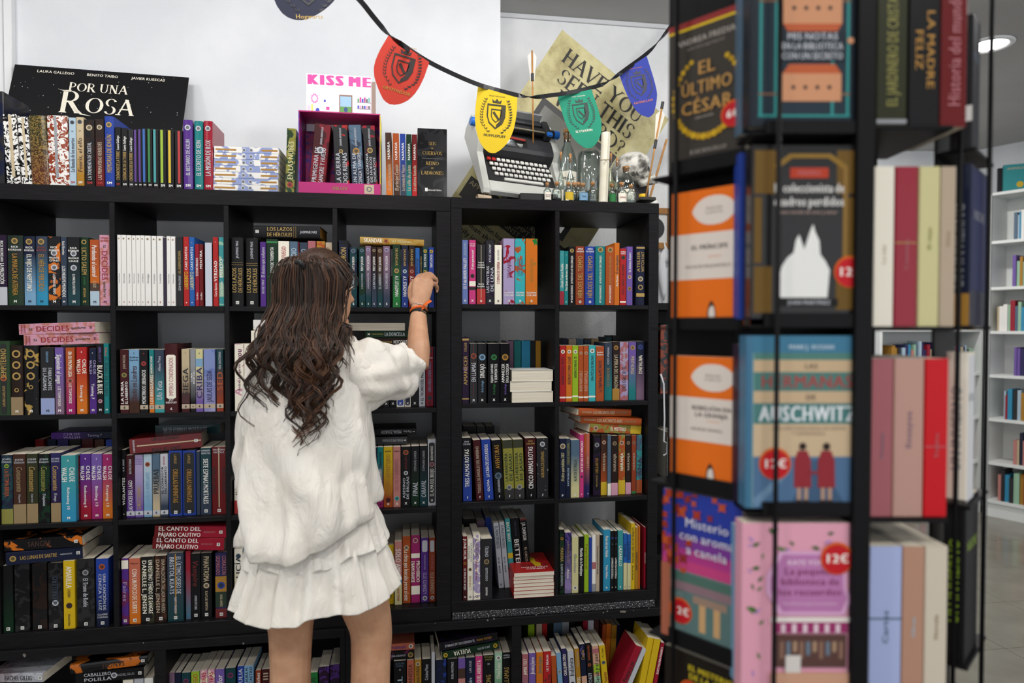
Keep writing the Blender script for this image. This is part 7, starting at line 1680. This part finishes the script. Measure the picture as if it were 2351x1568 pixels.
# left side
q = lcov(48, 384, .13, '3a3530', '', 'dark brown paperback with gold wreath and price sticker on the rack')
q.rect(0, .955, 1, 1, '8a2a2a'); q.rect(0, .94, 1, .957, 'd8b820'); q.txt('ANDREA FREDIANI', .55, .86, .038, .86, 'a9a098', None, .08); q.txt('autor de la saga imperial', .5, .81, .018, .6, '8a8278')
for i in range(34):
    an = R(118 + i * 9.2); rr = .43
    if 118 + i * 9.2 > 420: break
    q.disc(.52 + rr * math.cos(an), .47 + rr * q.w / q.h * 1.1 * math.sin(an), .042 - .012 * abs(i - 17) / 17, ('c9a21c', 'b8901a')[i % 2], 9)
q.txt('EL/ÚLTIMO/CÉSAR', .52, .53, .085, .66, 'b98a44', None, .06); q.txt('una novela', .5, .33, .02, .4, '9a9288'); q.txt('B DE BOLSILLO', .55, .1, .026, .5, '9a9288'); q.sticker(.86, .3, '6€')
def classic(yt, yb, title, auth, label):
    q = lcov(yt, yb, .122, 'e8701a', '', label); q.rect(0, .34, 1, .68, 'e2d6cc')
    q.poly([(.26 + .34 + .3 * math.copysign(abs(math.cos(an)) ** .8, math.cos(an)), .84 + .085 * math.copysign(abs(math.sin(an)) ** 1.5, math.sin(an)) * 1.25) for an in [6.2832 * i / 28 for i in range(28)]], 'e2d6cc'); q.txt('PENGUIN/CLÁSICOS', .6, .84, .02, .4, '8a7a70')
    q.txt(title, .58 if '/' in title else .54, .575, .034, .62, '2a2624', None, .1); q.rect(.52, .5, .7, .507, 'e0a890'); q.txt(auth, .52, .435, .022, .7, '6a605a')
    q.poly([(0.535, .03), (0.615, .03), (0.635, .08), (0.620, .13), (0.595, .165), (0.575, .18), (0.550, .165), (0.530, .13), (0.515, .08)], '2a2624', 'publisher_mark'); q.poly([(0.550, .035), (0.610, .035), (0.622, .08), (0.608, .13), (0.580, .145), (0.545, .12), (0.535, .08)], 'e2d6cc', 'publisher_mark')
    return q
classic(438, 746, 'EL PRÍNCIPE', 'NICOLÁS MAQUIAVELO', 'orange and cream striped pocket classic with one-line title on the rack')
classic(818, 1112, 'REBELIÓN EN/LA GRANJA', 'GEORGE ORWELL', 'orange and cream striped pocket classic with two-line title on the rack')
q = lcov(1136, 1486, .135, '2a3c9c', 'g=magenta', 'blue and pink paperback with maple leaves and teal shopfront on the rack')
for i, (b0, b1, c) in enumerate(((.62, .7, '7a3a94'), (.54, .62, 'b03a86'), (.47, .54, 'c4437e'), (0, .47, '6a8280'))): q.rect(0, b0, 1, b1, c)
for i in range(34):
    a, b = (abs(rnd.gauss(0, .17)), rnd.uniform(.3, 1)) if i < 20 else (rnd.uniform(0, .8), rnd.uniform(.86, 1)); r_ = rnd.uniform(.03, .06); q.poly([(min(1, max(0, a + r_ * (1.5 if j % 2 else .7) * math.cos(j * .785))), min(1, max(0, b + r_ * .6 * (1.5 if j % 2 else .7) * math.sin(j * .785)))) for j in range(8)], ('a8391e', 'c0522a', '8e2f26')[i % 3])
q.txt('Misterio/con aroma/a canela', .58, .715, .06, .8, 'd2d0e0', None, .05); q.rect(.12, .4, 1, .46, '4e6e64'); q.rect(.12, .34, 1, .4, '8a7078'); q.rect(.3, .06, 1, .34, '5a7674'); q.rect(.5, .1, .58, .28, 'c8a070'); q.rect(.68, .1, .76, .28, 'c8a070'); q.rect(.42, .28, .84, .33, '9a8070'); q.rect(0, 0, 1, .06, '7a4a3a'); q.rect(0, 0, .12, .5, 'a8624a'); q.sticker(.26, .2, '12€')
q = lcov(1512, 1800, .13, '1d1712', '', 'black paperback with yellow lettering low on the rack'); q.txt('EL MISTERIO/DE LA CASA/EN LLAMAS', .62, .82, .045, .66, 'd8c21c', None, .08); q.rect(.1, 0, .14, 1, '3a2418'); q.sticker(.36, .68, '12€')
# spine column and the far oblique side
def spine_row(mx, y0list, zb, d, lst, xf, x=2090):
    for (ya, yb_, ytop, c, ti, tc, o, lb) in lst:
        h_ = zpx(ytop, d, x) - zb; b = make_book(yb_ - ya, .13, h_, c, ti, tc, o)
        # book local: spine -Y ; turn so the spine faces local +x of the side
        b.matrix_world = mx @ Matrix.Translation((xf, (ya + yb_) / 2, zb)) @ Matrix.Rotation(R(90), 4, 'Z'); tag(b, lb + ' on the rack', 'book', 'books on the revolving rack')
def ax_(px, d): return (px - 1175.5) / FPX * d
D = .965
T = {0: (-60, 294, [(2006, 2076, 'olivedark', 'EL JARDINERO DE CRISTAL', 'olive', 'b=grey,.02,.05', 'dark olive paperback with yellow-green title'), (2080, 2150, 'black', 'LA MADRE/FELIZ', 'ochre', 'v', 'black paperback with amber two-line title'), (2152, 2212, 'darkred', 'Historia del mundo', 'rose', '', 'dark red paperback on the top tier')]),
     1: (383, 749, [(2004, 2051, 'ivory', 'La isla', 'beige', 't=.3,.6 th=.3', 'ivory cloth-look paperback'), (2052, 2105, 'crimson', 'Cuentos', 'rose', 't=.3,.6 th=.3 k b=gold,.52,.528', 'glossy crimson paperback'), (2107, 2155, 'paleyellow', 'El viaje', 'olive', 't=.4,.7 th=.3', 'pale yellow paperback'), (2156, 2192, 'beige', 'Diario', 'tan', 't=.4,.7 th=.3', 'pale beige paperback')]),
     2: (822, 1188, [(2003, 2054, 'rose', 'Poemas', 'mauve', 't=.3,.6 th=.3', 'rose paperback'), (2055, 2125, 'b89084', 'Ensayos', 'mauve', 't=.4,.7 th=.3', 'dusty pink paperback'), (2127, 2181, 'c4141e', 'Teatro', 'rose', 't=.3,.6 th=.3 b=rose,.44,.447', 'bright red paperback')]),
     3: (1257, 1600, [(2004, 2080, 'a7b3dc', 'Cartas', 'steel', 't=.3,.6 th=.3 b=steel,.5,.515', 'pale periwinkle paperback'), (2081, 2132, 'b48a74', 'Obras', 'paleblue', 't=.3,.6 th=.3', 'tan paperback'), (2133, 2186, 'cfc4b2', 'Novela', 'tan', 't=.3,.6 th=.3', 'cream grey paperback')])}
for k, (yt, yb, L_) in T.items():
    zb = zpx(yb, D, 2090) + .0004
    spine_row(FR, None, zb, D, [(ax_(a, D), ax_(b, D) - .0008, yt, c, ti, tc, o, lb) for a, b, c, ti, tc, o, lb in L_], -D)
for k, (yt, c, sp_c, tc, o, lb) in enumerate(((36, '2a2a30', 'charcoal', 'steel', 'b=white,.2,.32', 'charcoal paperback with white label turned away on the top tier'), (375, '1c2350', 'navy', 'grey', 'b=ochre,0,.2', 'navy paperback with ochre band turned away on the rack'),
        (808, 'd9d9dc', 'ivory', 'grey', '', 'ivory paperback turned away on the third rack tier'), (1150, '17171a', 'black', 'lime', '', 'black paperback with lime lettering turned away on the rack'))):
    zb = zpx(RT[3 - k], 1.03, 2220) + .0004; h_ = zpx(yt, 1.0, 2220) - zb; bk_ = face_book(RM, 0, (.05, .128, .05, .095)[k], zb, h_, .028, 0., sp_c, o, lb); q = Cov(bk_)
    q.rect(.04, .22 if c == '1c2350' else .02, .98, .98, c); q.txt('NOCHE', .5, .7, .06, .7, tc); lettering('UN INVIERNO', .013, h_ * .6, (0, -.0006, h_ * .5), (0, 0, 1), (-1, 0, 0), mat(tc), bk_[0], 'spine_title')

# ================================================================ white bookcases at the far end
MWH = mat('dfe2e0', .45); FARC = [mat(c, .55) for c in ('white', 'paleblue', 'steel', 'navy', 'violet', 'crimson', 'ochre', 'cyan', 'charcoal', 'mint', 'salmon', 'sand', 'indigo', 'hotpink')]
FB = MB(); fr_ = random.Random(3)
def white_case(org, dirv, L_, zs, label, name='bookcase', depth=.28, bays=2, skip=()):
    X = Vector(dirv).normalized(); N = X.cross(UPZ) * -1; m = Matrix((X, N, UPZ)).transposed().to_4x4(); m.translation = org
    e = empty(name); e.matrix_world = m; zt_ = zs[-1]
    for b in range(bays + 1): x = b * L_; bx('side_panel', MWH, e, x - .011, x + .011, 0, depth, 0, zt_, .001)
    for b in range(bays):
        for i, z in enumerate(zs): bx('shelf' if 0 < i < len(zs) - 1 else ('top_panel' if i else 'bottom_panel'), MWH, e, b * L_ + .0115, (b + 1) * L_ - .0115, .001, depth, z - .011, z + .011, .0008)
        bx('back_panel', MWH, e, b * L_ + .0115, (b + 1) * L_ - .0115, depth - .008, depth, 0, zt_, 0)
        bx('plinth', MWH, e, b * L_ + .0115, (b + 1) * L_ - .0115, .02, .035, 0, zs[0] - .011, 0)
        for i, (za, zb_) in enumerate(zip(zs[:-1], zs[1:])):
            x = b * L_ + .02 + fr_.uniform(.02, .12 * (b == 0) + .03); end = (b + 1) * L_ - .03
            while x < end:
                t = fr_.uniform(.008, .032); h_ = min(fr_.uniform(.17, .24), zb_ - za - .03); y0 = .02 + fr_.uniform(0, .02)
                if x + t > end: break
                FB.box(x, x + t * .94, y0, y0 + .15, za + .0113, za + .0113 + h_, fr_.randrange(14), m)
                x += t
                if fr_.random() < .04: x += .05
    tag(e, label, 'bookcase'); return e, m
cz = lambda y: atD(2268, y, 5.13).z
zs = [cz(v) for v in (1150, 1062, 962, 862, 762, 662, 557, 447)]
k0 = atD(2268, 750, 5.13); dR = Vector((.0957, -.2077, 0)).normalized()
wc, wm = white_case(Vector((k0.x, k0.y, 0)), dR, .8, zs, 'tall white bookcase of mixed books along the far right wall')
k1 = atD(2255, 750, 5.22); dL = (RH * 1 + FH * .06).normalized()
zs2 = [atD(2250, v, 5.2).z for v in (1160, 1062, 960, 858, 757, 655, 550, 447)]
k2 = Vector((k1.x, k1.y, 0)) - dL * .8
white_case(k2, dL, .8, zs2, 'white bookcase facing the room in the far corner', bays=1)
fb = FB.build('shelved_books', None, None, mats=FARC); tag(fb, 'many small mixed books filling the far white bookcases', 'books', kind='stuff')
N_ = dR.cross(UPZ) * -1
wr = MB().box(-.6, 3.5, .3, .42, 0, CEIL, mx=wm).build('wall_right', WALL); struct(wr)
mL = Matrix((dL, dL.cross(UPZ) * -1, UPZ)).transposed().to_4x4(); mL.translation = k2; wl = MB().box(-2.5, 1.6, .3, .42, 0, CEIL, mx=mL).build('wall_far', WALL); struct(wl)
bc = make_book(.05, .15, .2, 'turquoise', '', 'white', 'h'); bc.matrix_world = wm @ Matrix.Translation((.06, .06, zs[-1] + .0115)) @ Matrix.Rotation(R(-60), 4, 'Z') @ Matrix.Rotation(R(0), 4, 'Z'); tag(bc, 'turquoise hardback with yellow disc standing on the white bookcase', 'book')
MB().lathe([(.001, 0), (.022, 0)], 16, caps=False, mx=Matrix.Translation((.0255, .1, .05)) @ Matrix.Rotation(R(90), 4, 'Y')).build('cover_sticker', mat('yellow'), bc); lettering('ANIMALES', .016, .11, (.0255, .075, .17), (0, 1, 0), (0, 0, 1), mat('sand'), bc, 'cover_lettering')
bk = make_book(.04, .15, .19, 'charcoal', '', 'white', 'h'); bk.matrix_world = wm @ Matrix.Translation((.012, .09, zs[-1] + .0115)) @ Matrix.Rotation(R(-60), 4, 'Z'); tag(bk, 'charcoal hardback behind the turquoise one on the white bookcase', 'book')
